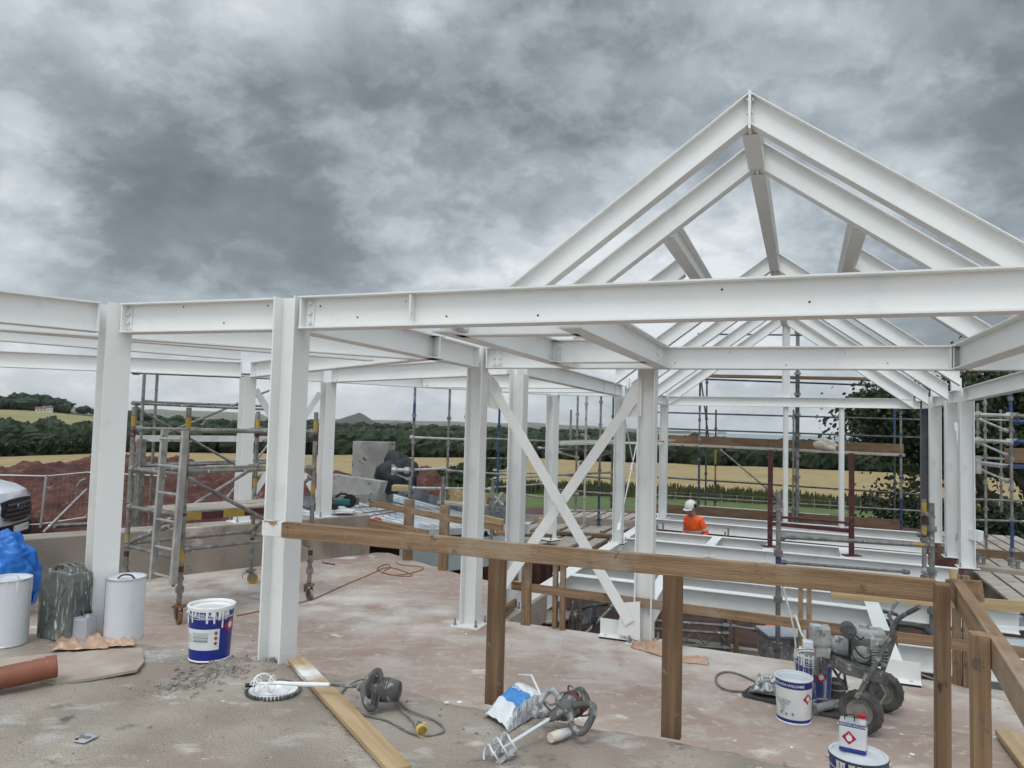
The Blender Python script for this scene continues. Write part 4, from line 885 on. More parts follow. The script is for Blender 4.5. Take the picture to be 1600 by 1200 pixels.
S.board(aty(1020, 794, Yn+.1), aty(1212, 807, Yn-.5), .04, .24, 'toe_board', 'toe_board'); S.board(aty(1213, 807, Yn-.5), aty(1410, 821, Yn-1.4), .04, .24, 'toe_board', 'toe_board')
S.board(aty(1092, 790.3, Yn-.05), aty(1296, 804.6, Yn-.8), .03, .02, 'white_timber', 'top_batten')
# white bag on deck
o = MB(); o.ball((0, 0, .05), .15, 16, (1.9, .8, .6)); p = aty(1293, 699, Yn-.6); o = o.build('white_sack', 'stone', smooth=True, loc=p)
for v_ in o.data.vertices: v_.co *= 1+.5*noise.noise(v_.co*6)
tag(o, 'pale sack lying on the far upper scaffold boards', 'sack')
# --- right hand scaffold
S = Scaf('tube_scaffold', 'tube scaffold with bracketed board lifts at the right edge before the trees', 'scaffold', (9.2, 14.3, -.1))
S.post(1541, 596, 862, 14.2, 'galv'); S.post(1582, 560, 888, 12.4, 'galv', bands=[(600, 650, 'blue_tube'), (808, 870, 'blue_tube')]); S.post(1565, 640, 800, 16.4, 'galv'); S.post(1528, 630, 700, 14.4, 'galv')
for (x0, y0, x1, y1, m_) in ((1524, 648, 1582, 650, 'alu'), (1524, 688, 1582, 691, 'alu'), (1582, 650, 1640, 651, 'galv'), (1582, 690, 1640, 692, 'blue_tube'), (1582, 659, 1640, 661, 'blue_tube')): S.tube(aty(x0, y0, 12.8), aty(x1, y1, 12.3), m_, .034)
for y0, y1 in ((655, 674), (692, 712), (733, 752)): S.t2(1530, y0, 1576, y1, 13, 12.4, m='alu', r=.02, name='bracket')
for y0 in (655, 780, 812): S.tube(aty(1515, y0, 15.6), aty(1640, y0+4, 15), 'galv')
S.board(aty(1518, 722, 13.6), aty(1578, 729, 12.6), .35, .05, 'alu'); S.board(aty(1578, 729, 12.5), aty(1650, 730, 12.3), .2, .06, 'blue_tube', 'transom'); S.board(aty(1518, 714, 14.8), aty(1650, 722, 14.6), .3, .04, 'deck_board')
S.board(aty(1570, 712, 13.2), aty(1650, 712, 13.2), .04, .26, 'toe_board', 'toe_board'); S.post(1529, 712, 740, 12.9, 'alu', .05, 'clamp', False)
# deck boards at floor level, right of the hall
r = thing('board_deck', 'weathered scaffold boards laid as a walkway outside the right columns', 'deck', tuple(G(6.5, 9, -.1)))
for k in range(7):
    a = G(5.75+.27*k, 3.9+(.0 if k < 3 else .1*k), -.11); b = G(5.75+.27*k, 12.4, -.11); MB(r.location).bar(a, b, .225, .04).build('board', 'deck_board', r, bevel=.004)
MB(r.location).bar(G(5.4, 8.6, -.06), G(8.2, 8.6, -.06), .05, .22).build('edge_board', 'toe_board', r)
# base clamps
for x, y in ((1528, 877), (1537, 882), (1590, 889), (1578, 884)):
    p = at(x, y, -.02); o = MB(); o.tube((0, 0, 0), (0, 0, .12), .03, 8); o.tube((0, 0, .09), (0, 0, .13), .04, 8); tag(o.build('threaded_stud', 'galv', loc=p), 'galvanised stud %s' % {1528: 'next to the large right column on the concrete', 1537: 'second from the large right column on concrete', 1590: 'at the far right edge on the concrete', 1578: 'at the foot of the blue scaffold tube'}[x], 'stud', 'studs on the right concrete')
# white cap sticking out right of column
o = MB(); a = at(1521, 838, .25); 
p = aty(1519, 833, 11.9); q = aty(1531, 838, 11.7); tag(MB(p).bar(p-UU*.1, q+UU*.02, .1, .16).build('beam_end', 'white_steel', loc=p), 'white beam end poking out right of the large right column', 'steel beam')
# --- left back scaffold
S = Scaf('tube_scaffold', 'tube scaffold behind the metal decking left of the braced column', 'scaffold', (-2, 14.5, -1))
S.post(642, 600, 800, 14, 'galv', bands=[(630, 658, 'blue_tube'), (745, 780, 'blue_tube')]); S.post(697, 606, 800, 14.4, 'galv'); S.post(723, 608, 850, 13.6, 'galv', bands=[(635, 662, 'blue_tube')]); S.post(777, 612, 765, 15.4, 'blue_tube')
S.post(691, 745, 800, 13.2, 'galv', .032, cups=False); S.post(640, 745, 780, 13.2, 'galv', .03, cups=False)
for x0, y0, x1, y1 in ((640, 683, 732, 687), (640, 734, 697, 732), (697, 735, 800, 742), (640, 767, 700, 764), (640, 762, 770, 764), (728, 684, 870, 690)): S.tube(aty(x0, y0, 14), aty(x1, y1, 14.2), 'alu' if y0 in (683, 734, 762) else 'galv')
S.t2(612, 734, 640, 735, 13.6, m='alu', r=.035); S.t2(612, 738, 640, 750, 13.6, m='galv', r=.014, name='bracket'); S.post(614, 726, 742, 13.6, 'alu', .03, cups=False, name='clamp')
S.board(aty(614, 762, 13.8), aty(640, 763, 13.8), .3, .1, 'pale_timber'); S.board(aty(688, 773, 14.6), aty(760, 783, 14.0), .05, .28, 'pale_timber', 'toe_board'); S.board(aty(690, 784, 14.3), aty(760, 792, 13.8), .3, .05)
S = Scaf('tube_scaffold', 'tube scaffold seen through the cross brace, white boards on its upper lift', 'scaffold', (1.6, 16.5, -1))
for x, y0, y1, Y, m_ in ((899, 618, 800, 17.6, 'galv'), (912, 618, 836, 16, 'alu'), (935, 618, 828, 16.4, 'galv'), (955, 620, 800, 18, 'dark_tube'), (891, 640, 700, 17.2, 'galv'), (865, 740, 800, 15.2, 'galv')): S.post(x, y0, y1, Y, m_, bands=[(760, 826, 'blue_tube')] if x == 935 else ())
for x0, y0, x1, y1 in ((770, 735, 960, 748), (770, 748, 960, 738), (770, 762, 850, 756), (860, 764, 960, 772), (870, 768, 905, 772), (840, 700, 960, 705), (872, 800, 960, 797), (800, 770, 880, 782)): S.tube(aty(x0, y0, 16.4), aty(x1, y1, 16.2), 'galv')
S.t2(872, 706, 905, 716, 16, m='alu', name='bracket'); S.t2(905, 725, 955, 706, 16, m='galv', name='bracket')
for k in range(3): S.board(aty(874, 694-k*1.6, 15.8+k*.3), aty(962, 692-k*1.6, 15.9+k*.3), .25, .05, 'alu')
S.board(aty(890, 688, 17), aty(925, 688, 17), .3, .03, 'toe_board'); S.board(aty(925, 691, 16.4), aty(1036, 693, 16.8), .3, .04, 'white_timber'); S.board(aty(1025, 690, 17.4), aty(1048, 688, 17.8), .3, .04, 'deck_board')
r = thing('board_deck', 'grey brown scaffold board walkway left of the floor frame', 'deck', tuple(G(-1.6, 8, -.1)))
for k in range(8):
    a = G(-2.6+.29*k, 4.6+.1*k, -.12+(.05 if k % 3 == 0 else 0)); b = G(-2.6+.29*k, 11.8, -.12); MB(r.location).bar(a, b, .23, .045).build('board', 'deck_board', r, bevel=.004)
MB(r.location).bar(G(-2.8, 8.7, -.04), G(-.3, 9.1, -.04), .06, .2).build('edge_board', 'deck_board', r); MB(r.location).bar(G(-2.6, 6.9, -.05), G(-.3, 7.3, -.05), .2, .05).build('cross_board', 'toe_board', r)
S = Scaf('pallet_frame', 'low stack of grey tubes and struts behind the braced column', 'tube stack', aty(775, 800, 13.4))
for k in range(5): S.tube(aty(765, 787+3.4*k, 13.2+.1*k), aty(800, 781+4*k, 13.5+.1*k), 'galv', .022, 'tube')
S.t2(766, 768, 786, 790, 13.2, m='alu', name='strut'); S.t2(786, 770, 770, 792, 13.2, m='alu', name='strut'); S.post(767, 754, 870, 12.2, 'galv', .03, cups=False, name='upright')
# --- galvanised tower inside the pit
S = Scaf('scaffold_tower', 'galvanised tower rising from the pit through the floor beams', 'scaffold tower', (3.6, 8.6, -2.6))
S.post(1215, 768, 1052, 8.3, 'galv', .028, bands=[(868, 890, 'blue_tube')]); S.post(1445, 780, 1060, 9.9, 'galv', .028, bands=[(785, 806, 'yellow'), (806, 820, 'maroon'), (823, 834, 'yellow'), (836, 842, 'maroon')]); S.post(1457, 786, 1060, 9.2, 'galv', .032)
S.tube(aty(1215, 838, 8.35), aty(1457, 853, 9.2), 'galv', .025); S.tube(aty(1217, 878, 8.35), aty(1420, 894, 9.1), 'galv', .018); S.tube(aty(1445, 802, 9.9), aty(1457, 808, 9.2), 'galv'); S.tube(aty(1445, 893, 9.9), aty(1457, 898, 9.2), 'alu', .03)
MB(S.o).tube(aty(1424, 850.5, 9.08), aty(1442, 851.8, 9.14), .0265, 10).build('painted_band', 'yellow', S.r, True); MB(S.o).tube(aty(1233, 839.6, 8.42), aty(1243, 840.2, 8.45), .0265, 10).build('painted_band', 'yellow', S.r, True)
S = Scaf('frame_scaffold', 'galvanised lattice frame in the pit below the floor beams', 'scaffold frame', at(1090, 1000, -2))
Y0 = 9.4
for x in (1138, 1128, 1050): S.post(x, 955, 1060, Y0+(.6 if x == 1128 else 0), 'galv', .022, cups=False)
for y0, y1 in ((968, 978), (981, 990), (1003, 1013)): S.tube(aty(1000, y0, Y0), aty(1140, y1, Y0), 'galv', .019)
for k in range(6): S.tube(aty(1030+18*k, 984 if k % 2 else 1008, Y0), aty(1048+18*k, 1008 if k % 2 else 984, Y0), 'galv', .012, 'lattice', False)
S.t2(1142, 978, 1180, 984, 10.4, 10.9, m='alu', r=.018); S.t2(905, 1000, 960, 945, 9.3, 9.9, m='galv', name='diagonal_brace'); S.post(905, 935, 1000, 9.6, 'galv'); S.post(928, 945, 1005, 9.3, 'dark_tube'); S.post(893, 935, 1000, 10.2, 'galv')
S.t2(905, 950, 950, 942, 10, m='dark_tube')
# platform in pit, yellow edge
r = thing('pit_platform', 'small work platform with yellow and maroon edge down in the pit', 'platform', tuple(at(866, 960, -1.2)))
a = at(838, 968, -1.25); b = at(893, 957, -1.25); MB(r.location).bar(a, b, .6, .03).build('deck', 'deck_board', r); MB(r.location).bar(a-VV*.32-Vector((0, 0, .06)), b-VV*.32-Vector((0, 0, .06)), .03, .10).build('front_edge', 'maroon', r); MB(r.location).bar(b+UU*.02-VV*.3-Vector((0, 0, .06)), b+UU*.02+VV*.3-Vector((0, 0, .06)), .03, .10).build('side_edge', 'yellow', r)
for e_ in (a, b):
    for k in (-.28, .28): MB(r.location).tube(e_+VV*k, e_+VV*k+Vector((0, 0, -1.4)), .024, 8).build('leg', 'galv', r)
# plinth blocks
for x, y, w_, lb in ((1165, 1018, 1.0, 'timber baulk lying across the pit floor'), (1105, 1008, .6, 'second timber baulk further left in the pit')):
    p = at(x, y, -2.45); timber(p-UU*w_, p+UU*w_, .2, .12, lb, 'timber_baulk', 'timber', 'deck_board')
# dark tube hoop behind pump
r = thing('pipe_frame', 'dark bent pipe frame lying in shade behind the pump handles', 'pipe', tuple(at(1420, 975, -1)))
MB(r.location).path([aty(1385, 972, 8.6), aty(1440, 978, 8.6), aty(1456, 990, 8.4), aty(1460, 1000, 8.3)], .035, 8, 1).build('pipe', 'dark_tube', r, True)
MB(r.location).path([aty(1380, 955, 8.7), aty(1408, 962, 8.7), aty(1400, 985, 8.7)], .02, 8, 1).build('hoop', 'dark_tube', r, True)
# ================= METAL DECKING =================
def ondeck(x, y): return at(x, y, .12)
A, B, C_, D = ondeck(500, 783), ondeck(604, 771), ondeck(735, 812), ondeck(640, 905)
r = thing('metal_decking', 'corrugated galvanised decking sheets with upstand edge beyond the wall', 'metal deck', tuple(D))
mb = MB(r.location); nr = 18; vs = []; 
A2 = Vector((-4.6, 18.4, .12)); B2 = ondeck(604, 771); C2 = Vector((.3, 13.6, .12)); D2 = Vector((-1.9, 12.0, .12)); A2 = Vector((-4.9, 15.0, .12))
for i in range(nr*4+1):
    u_ = i/(nr*4); h = (0, .075, .075, 0)[i % 4]
    p = A2.lerp(B2, u_); q = D2.lerp(C2, u_); vs += [p+Vector((0, 0, h)), q+Vector((0, 0, h))]
mb.add(vs, [(2*i, 2*i+1, 2*i+3, 2*i+2) for i in range(nr*4)]); mb.build('corrugated_sheet', 'deck_metal', r)
for (p, q, nn) in ((A2, B2, 0), (B2, C2, 1)):
    MB(r.location).bar(p+Vector((0, 0, .10)), q+Vector((0, 0, .10)), .02, .30).build('edge_trim', 'deck_dull', r)
MB(r.location).bar(D2+Vector((.2, -.15, -.25)), C2+Vector((0, -.2, -.25)), .02, .5).build('front_fascia', 'fascia', r)
MB(r.location).bar(Vector((-2.1, 12.25, .2)), Vector((-.6, 13.0, .2)), .7, .01).build('loose_flashing', 'deck_dull', r)
for k, (a, b) in enumerate(((ondeck(565, 808), ondeck(620, 801)), (ondeck(580, 812), ondeck(628, 804)), (ondeck(560, 798), ondeck(612, 797)))):
    a.z = b.z = .2; tag(MB(a).tube(a, b, .012, 6).build('steel_bar', 'dark_tube', loc=a), 'thin dark bar lying on the metal decking, %s' % ('nearest', 'middle', 'farthest')[k]+' one', 'bar')
# right pile of decking sheets
r = thing('decking_stack', 'corrugated galvanised sheets lying beyond the right timber railing', 'metal sheets', (6.3, 9.3, -.35))
A, B, C_, D = at(1534, 912, -.1), at(1565, 908, -.1), at(1680, 950, -.25), at(1560, 956, -.25)
mb = MB(r.location); vs = []; A, B, C_, D = Vector((6.05, 9.9, -.2)), Vector((9.2, 9.9, -.2)), Vector((9.2, 7.6, -.35)), Vector((6.0, 7.4, -.35))
for i in range(14*4+1):
    u_ = i/56; h = (0, .06, .06, 0)[i % 4]; p = A.lerp(B, u_); q = D.lerp(C_, u_)+Vector((.9, 0, 0)); vs += [p+Vector((0, 0, h)), q+Vector((0, 0, h))]
mb.add(vs, [(2*i, 2*i+1, 2*i+3, 2*i+2) for i in range(56)]); mb.build('corrugated_sheet', 'deck_dull', r)
# glass-clear tray at right under rail
r = thing('clear_tray', 'pale sheet in a thin white frame beyond the right railing', 'panel', tuple(at(1575, 985, -.1)))
a = at(1555, 980, .0); b = at(1640, 984, .0); MB(a).bar(a, b, .03, .03).build('frame', 'white_steel', r); 
r.location = a; MB(a).bar(a-VV*.35+Vector((0, 0, -.12)), b-VV*.35+Vector((0, 0, -.12)), .65, .01).build('sheet', 'fascia', r)
# ================= TIMBER RAILS =================
ZR = 1.41
def onz(x, y, z): return at(x, y, z)
ra = onz(440, 810, ZR); ra = aty(418, 809, 4.63); ra.z = ZR; rb = onz(1462, 905, ZR); up = Vector((0, 0, 1)); dd = (rb-ra).normalized()
railo = timber(ra+dd*.13-up*.048, rb-up*.048, .045, .095, 'long front timber rail running from nearest column to the corner post', 'guard_rail', 'rail', group='timber guard rails')
for nx in (.04, .46, 1.62, 1.66, 2.77, 2.82, 4.02):
    MB().tube((nx, -.0225, random.uniform(-.02, .025)), (nx, -.0255, random.uniform(-.02, .025)), .004, 8).build('nail_head', 'zinc_bolt', railo)
o = timber(ra-dd*.02-up*.045, ra+dd*.126-up*.045, .05, .092, 'white painted end piece of the front rail on the nearest column', 'rail_end', 'rail end', 'white_timber')
tp = [(775, 1098, .043, .09), (1050, 1150, .045, .095)]
for k, (x, y, w_, d_) in enumerate(tp):
    p = at(x-3 if k == 0 else x, y, .46); bp = Vector((p.x, p.y+.035, .44)); tx = bp.copy(); tx.z = ZR-.075
    timber(bp, tx, .10, .045, ('left of the two timber posts under the front rail', 'right of the two timber posts under the front rail')[k], 'guard_post', 'post', 'dark_timber', 'timber guard rail posts', up=VV)
p = Vector((rb.x-.035, rb.y-.07, .46)); p = aty(1471, 905, 3.16); timber(Vector((p.x, p.y, .45)), Vector((p.x, p.y, ZR+.01)), .052, .095, 'tall corner timber post in front of the rail joint', 'guard_post', 'post', 'dark_timber', 'timber guard rail posts', up=VV)
p = aty(1529, 987, 2.37); timber(Vector((p.x, p.y, .45)), Vector((p.x, p.y, aty(1529, 989, 2.37).z)), .05, .06, 'short square timber post carrying the return rail at right', 'guard_post', 'post', 'timber', 'timber guard rail posts', up=VV)
a = aty(1494, 908, 3.3); a.z = ZR+.003; b = aty(1556, 993, 2.37); dr = (b-a); dr.z = 0; dr.normalize()
timber(a-up*.048, a+dr*2.6-up*.048, .045, .095, 'return timber rail coming toward the viewer at the right edge', 'guard_rail', 'rail', 'timber', 'timber guard rails')
p = aty(1482, 921, 3.75); q = aty(1534, 925, 3.62); timber(p, q, .045, .1, 'short offcut of timber rail past the corner post', 'rail_offcut', 'timber', 'timber')
def fr(x0, y0, x1, y1, z, w_, h_, label, m='timber', ext=0):
    a = at(x0, y0, z); b = at(x1, y1, z); d = (b-a).normalized(); return timber(a-up*h_/2, b+d*ext-up*h_/2, w_, h_, label, 'guard_rail', 'rail', m, 'timber guard rails')
fr(800, 908, 1375, 983, .42, .03, .085, 'low timber rail along the slab edge behind the posts', 'timber')
a = at(787, 906, .42); b = at(812, 909, .42); timber(a-up*.045, b-up*.045, .032, .088, 'whitened left end of the low slab edge rail', 'rail_end', 'rail end', 'white_timber')
fr(1375, 985, 1600, 1011, .42, .035, .085, 'low timber rail behind the spray pump running to the right edge', 'timber', .4)
fr(1298, 918, 1640, 942, .745, .03, .09, 'upper slab edge rail showing below the front rail at right', 'pale_timber', .3)
fr(578, 782, 784, 820, .82, .03, .085, 'timber rail in front of the metal decking', 'timber')
a = aty(640, 780, 11.2); timber(Vector((a.x, a.y, -.6)), Vector((a.x, a.y, a.z)), .14, .07, 'far timber post nearer the wall, left of the braced column', 'guard_post', 'post', 'timber', 'timber guard rail posts', up=VV)
a = aty(695, 790, 10.5); timber(Vector((a.x, a.y, -.6)), Vector((a.x, a.y, a.z)), .13, .07, 'far timber post closest to the braced column', 'guard_post', 'post', 'timber', 'timber guard rail posts', up=VV)
for x, Y, w_, lb in ((823, 7.75, .095, 'broad timber post right behind the left front post'), (868, 7.65, .045, 'narrow post, left half of the pair behind the brace'), (880, 7.6, .05, 'narrow post, right half of the pair behind the brace'),
                 (1251, 6.85, .042, 'left half of the twin posts behind the paint buckets'), (1264, 6.8, .042, 'right half of the twin posts behind the paint buckets'), (1494, 6.25, .06, 'left half of the twin posts seen past the corner post'), (1509, 6.2, .055, 'right half of the twin posts seen past the corner post')):
    a = aty(x, 900, Y); zt = .80 if x not in (1494, 1509) else .9; timber(Vector((a.x, a.y, -.7)), Vector((a.x, a.y, zt)), w_, .06, lb, 'guard_post', 'post', 'timber', 'timber guard rail posts', up=VV)
p = aty(1489, 897, 6.1); timber(Vector((p.x, p.y, .72)), Vector((p.x, p.y, aty(1489, 889, 6.1).z)), .05, .045, 'small timber stub standing above the corner rail joint', 'timber_stub', 'timber', 'pale_timber', up=VV)
# diagonal timbers beyond slab
timber(aty(815, 897, 8.6), aty(783, 912, 7.9), .05, .12, 'short timber running back beside the left slab edge post', 'timber_piece', 'timber', 'timber')
timber(aty(783, 965, 7.9), aty(813, 945, 8.7), .05, .2, 'thick timber edge piece by the white column base at slab edge', 'timber_piece', 'timber', 'timber')
timber(aty(782, 834, 8.6), aty(855, 836, 9.0), .2, .04, 'timber shelf behind the front rail holding bottle and cup', 'shelf_board', 'timber', 'timber')
timber(aty(520, 777, 12.6), aty(559, 783, 12.3), .08, .12, 'timber offcut on the metal decking beside the wall', 'timber_piece', 'timber', 'timber')
timber(aty(577, 817, 11.4), aty(668, 836, 10.6), .05, .14, 'timber edge board beneath the red glove', 'timber_piece', 'timber', 'timber')
timber(aty(757, 815, 10.6), aty(786, 822, 10.4), .05, .18, 'timber board end between braced column and the one behind', 'timber_piece', 'timber', 'pale_timber')
timber(aty(840, 822, 10), aty(852, 824, 10), .1, .22, 'timber block near the white cup', 'timber_block', 'timber', 'pale_timber')
# planks on the floor
a = at(463, 1031, .53); b = at(625, 1204, .53)
o = timber(a, b, .105, .028, 'long timber plank on rough floor with white overspray at its far end', 'plank', 'plank', 'oversprayed_plank')
d = (b-a).normalized(); n_ = Vector((-d.y, d.x, 0))
for (k0, k1) in ():
    mb = MB(a); pts = []
    for i in range(14):
        an = 2*math.pi*i/14; c = a+d*((k0+k1)/2+(k1-k0)/2*math.cos(an)*random.uniform(.8, 1.05))+n_*.043*math.sin(an)*random.uniform(.8, 1.05); c.z = .5452; pts.append(c)
    mb.add(pts, [tuple(range(14))]); mb.build('overspray', 'drip_white', o, loc=o.matrix_world.inverted() @ a).rotation_euler = o.matrix_world.inverted().to_euler()
a = at(1572, 1146, .04); b = at(1640, 1235, .04); timber(a, b, .13, .04, 'short timber plank on the slab at the bottom right corner', 'plank', 'plank', 'painted_plank')
# ================= EARTH MOUNDS, FENCE, VAN =================
def mound(name, label, pxx, Y, w, d, h, seed, m='dirt', zb=-.75, n=56, grp=None, kind=None):
    c = aty(pxx, 700, Y); c.z = 0; mb = MB(Vector((c.x, c.y, zb))); vs = []
    for i in range(n+1):
        for j in range(n+1):
            a = -1+2*i/n; b = -1+2*j/n; q = max(0, 1-a*a)*max(0, 1-b*b); q = q**.75
            p = Vector((a*w/2, b*d/2, 0)); z = h*q*(1+.35*noise.noise(Vector((a*1.6+seed, b*1.6, 1)))) + (.22*noise.noise(Vector((p.x*1.3+seed, p.y*1.3, 5)))+.11*noise.noise(Vector((p.x*3.7, p.y*3.7, seed)))+.06*noise.noise(Vector((p.x*9, p.y*9, seed))))*min(1, q*3)
            vs.append((c.x+p.x, c.y+p.y, zb+z-.05))
    mb.add(vs, [(i*(n+1)+j, (i+1)*(n+1)+j, (i+1)*(n+1)+j+1, i*(n+1)+j+1) for i in range(n) for j in range(n)])
    return tag(mb.build(name, m, smooth=False, loc=mb.off), label, 'earth mound', grp, kind)
mound('earth_mound', 'large red earth mound behind the van and wire fence', 142, 17.5, 7.2, 6, 1.84, 3, n=80)
mound('earth_mound', 'long red earth mound seen behind the scaffold tower', 318, 18.5, 7.4, 5, 1.6, 9, n=80)
mound('earth_mound', 'small red earth mound left of the grey stub wall', 515, 21, 3.6, 3, 1.4, 14)
mound('earth_mound', 'red stony earth mound behind the scaffold right of black sacks', 690, 19.5, 3.4, 3.0, 1.75, 21, zb=-1.1)
mound('earth_mound', 'low red earth bank right of the stony mound', 735, 23, 5, 3, 1.3, 25, zb=-1.6)
mb = MB(); p = aty(40, 727, 20); mb.ball((0, 0, -.12), .17, 9, (1.3, .9, .7)); o = mb.build('boulder', 'stone', loc=p); tag(o, 'pale boulder on the left shoulder of the red mound', 'boulder')
for v_ in o.data.vertices: v_.co *= 1+.3*noise.noise(v_.co*3)
r = thing('wire_fence', 'thin temporary wire fence in front of the big red mound', 'fence', tuple(aty(70, 818, 13.5)))
O_ = r.location.copy()
for (x0, y0, x1, y1) in ((-40, 741, 73, 744), (73, 744, 136, 738), (-40, 824, 62, 819), (62, 819, 135, 808), (136, 738, 260, 744)): MB(O_).tube(aty(x0, y0, 13.5), aty(x1, y1, 13.8), .014, 6).build('fence_rail', 'wire', r)
MB(O_).tube(aty(73, 742, 13.5), aty(63, 824, 13.5), .022, 8).build('fence_post', 'wire', r)
for k in range(18):
    MB(O_).tube(aty(70+k*7.4, 743-k*.3, 13.5), aty(62+k*7.8, 819-k*.8, 13.5), .0011, 4).build('fence_wire', 'wire', r)
MB(O_).path([aty(120, 760, 13.2), aty(126, 751, 13.2), aty(134, 748, 13.2)], .014, 6).build('hook', 'wire', r)
o = MB(aty(70, 830, 11)).tube(aty(68, 832, 11), aty(136, 765, 11.6), .026, 10); tag(o.build('scaffold_tube', 'galv', smooth=True, loc=o.off), 'loose scaffold tube leaning diagonally by the wire fence', 'tube')
o = MB(aty(90, 821, 10.6)).tube(aty(85, 822, 10.6), aty(190, 816, 11.4), .03, 10); tag(o.build('scaffold_tube', 'galv', smooth=True, loc=o.off), 'loose scaffold tube lying level behind the wall', 'tube')
mb = MB(); mb.box((0, 0, 0), (3.6, 2.2, .04)); p = aty(40, 826, 12.2); 
# van
hd = math.radians(12); fc = aty(29, 812, 13.6); M = Matrix.Rotation(hd, 4, 'Z'); M.translation = Vector((fc.x-.02, fc.y, -.70)); M = M @ Matrix.Scale(1.13, 4)
van = thing('van', 'white van with black grille parked at the left edge before the mound', 'van', mtx=M)
def ext(mb, poly, y0, y1): # side profile (x,z) extruded along y
    n = len(poly); P = [Vector((x, y, z)) for y in (y0, y1) for x, z in poly]; mb.add(P, [tuple(range(n)), tuple(range(2*n-1, n-1, -1))]+[(i, n+i, n+(i+1) % n, (i+1) % n) for i in range(n)])
mb = MB(); prof = [(0, .52), (0.02, .95), (-.05, 1.16), (-.22, 1.25), (-.95, 1.42), (-1.75, 2.0), (-2.1, 2.06), (-5, 2.06), (-5.05, .5)]
# rounded front in plan
vs = []; K = 14
for i in range(K+1):
    y = -1+2*i/K; sh = -.34*abs(y)**3.2
    for j, (x, z) in enumerate(prof): vs.append(Vector((x+(sh if j < 5 else sh*.35 if j < 7 else 0), y*.98*(1 if z < 1.3 else .93), z-(.05*abs(y)**4 if j < 6 else 0))))
n = len(prof); mb.add(vs, [(i*n+j, i*n+j+1, (i+1)*n+j+1, (i+1)*n+j) for i in range(K) for j in range(n-1)]+[tuple(range(n)), tuple(range((K+1)*n-1, K*n-1, -1))])
mb.build('body', 'van_white', van, True)
def fr_patch(mb, pts, off): # pts (y,z) on the front face
    P = []
    for y, z in pts: P.append(Vector((.02-.34*abs(y/.98)**3.2+off-(max(0, z-.95)*.32), y, z)))
    mb.add(P, [tuple(range(len(P)))])
def fr_grid(name, m, y0, y1, z0, z1, off, thick=.02, par=van, tr=0):
    mb = MB(); k = 12; vs = []
    for i in range(k+1):
        y = y0+(y1-y0)*i/k; ins = tr*abs((2*i/k)-1)**3
        for z in (z0+ins, z1-ins*.3):
            for o_ in (0, thick): vs.append(Vector((.02-.34*abs(y/.98)**3.2+off+o_-(max(0, z-.95)*.32), y, z)))
    mb.add(vs, [(4*i+1, 4*i+5, 4*i+7, 4*i+3) for i in range(k)]+[(4*i, 4*i+4, 4*i+5, 4*i+1) for i in range(k)]+[(4*i+3, 4*i+7, 4*i+6, 4*i+2) for i in range(k)]+[(0, 1, 3, 2), (4*k, 4*k+2, 4*k+3, 4*k+1)])
    return mb.build(name, m, par, True)
fr_grid('bumper', 'van_dark', -.97, .97, .28, .66, .0, .04); g = fr_grid('grille', 'van_dark', -.52, .52, .70, 1.06, .0, .025, tr=.12)
for k in range(4): fr_grid('grille_bar', 'dark_grey', -.50+.03*k, .50-.03*k, .74+.075*k, .765+.075*k, .025, .012, g)
for sy in (-1, 1): fr_grid('headlight', 'headlight', sy*.56, sy*.93, .84, 1.08, .0, .02)
fr_grid('number_plate', 'paper_white', -.26, .26, .53, .64, .04, .01)
mb = MB(); mb.lathe([(.001, .0), (.1, .0), (.105, -.015)], (.045, 0, .93), 24, Matrix.Rotation(math.pi/2, 3, 'Y'), sx=.42, sy=1); mb.build('badge', 'label_blue', g)
mb = MB(); mb.lathe([(.1, .004), (.112, .004), (.112, -.02)], (.044, 0, .93), 24, Matrix.Rotation(math.pi/2, 3, 'Y'), sx=.45, sy=1); mb.build('badge_ring', 'steel_rim', g)
for sx in (-.95, -4.2):
    for sy in (-1, 1): wz = MB(); wz.tube((sx, sy*.72, .34), (sx, sy*.99, .34), .34, 24); w_ = wz.build('wheel', 'black', van, True); MB().tube((sx, sy*.985, .34), (sx, sy*1.0, .34), .2, 20).build('rim', 'steel_rim', w_, True)
MB().box((-1.35, 0, 1.70), (.75, 1.7, .02), Matrix.Rotation(math.radians(35), 3, 'Y')).build('windscreen', 'black', van)
for sy in (-1, 1): MB().box((-1.35, sy*1.08, 1.42), (.12, .18, .24)).build('wing_mirror', 'van_dark', van)
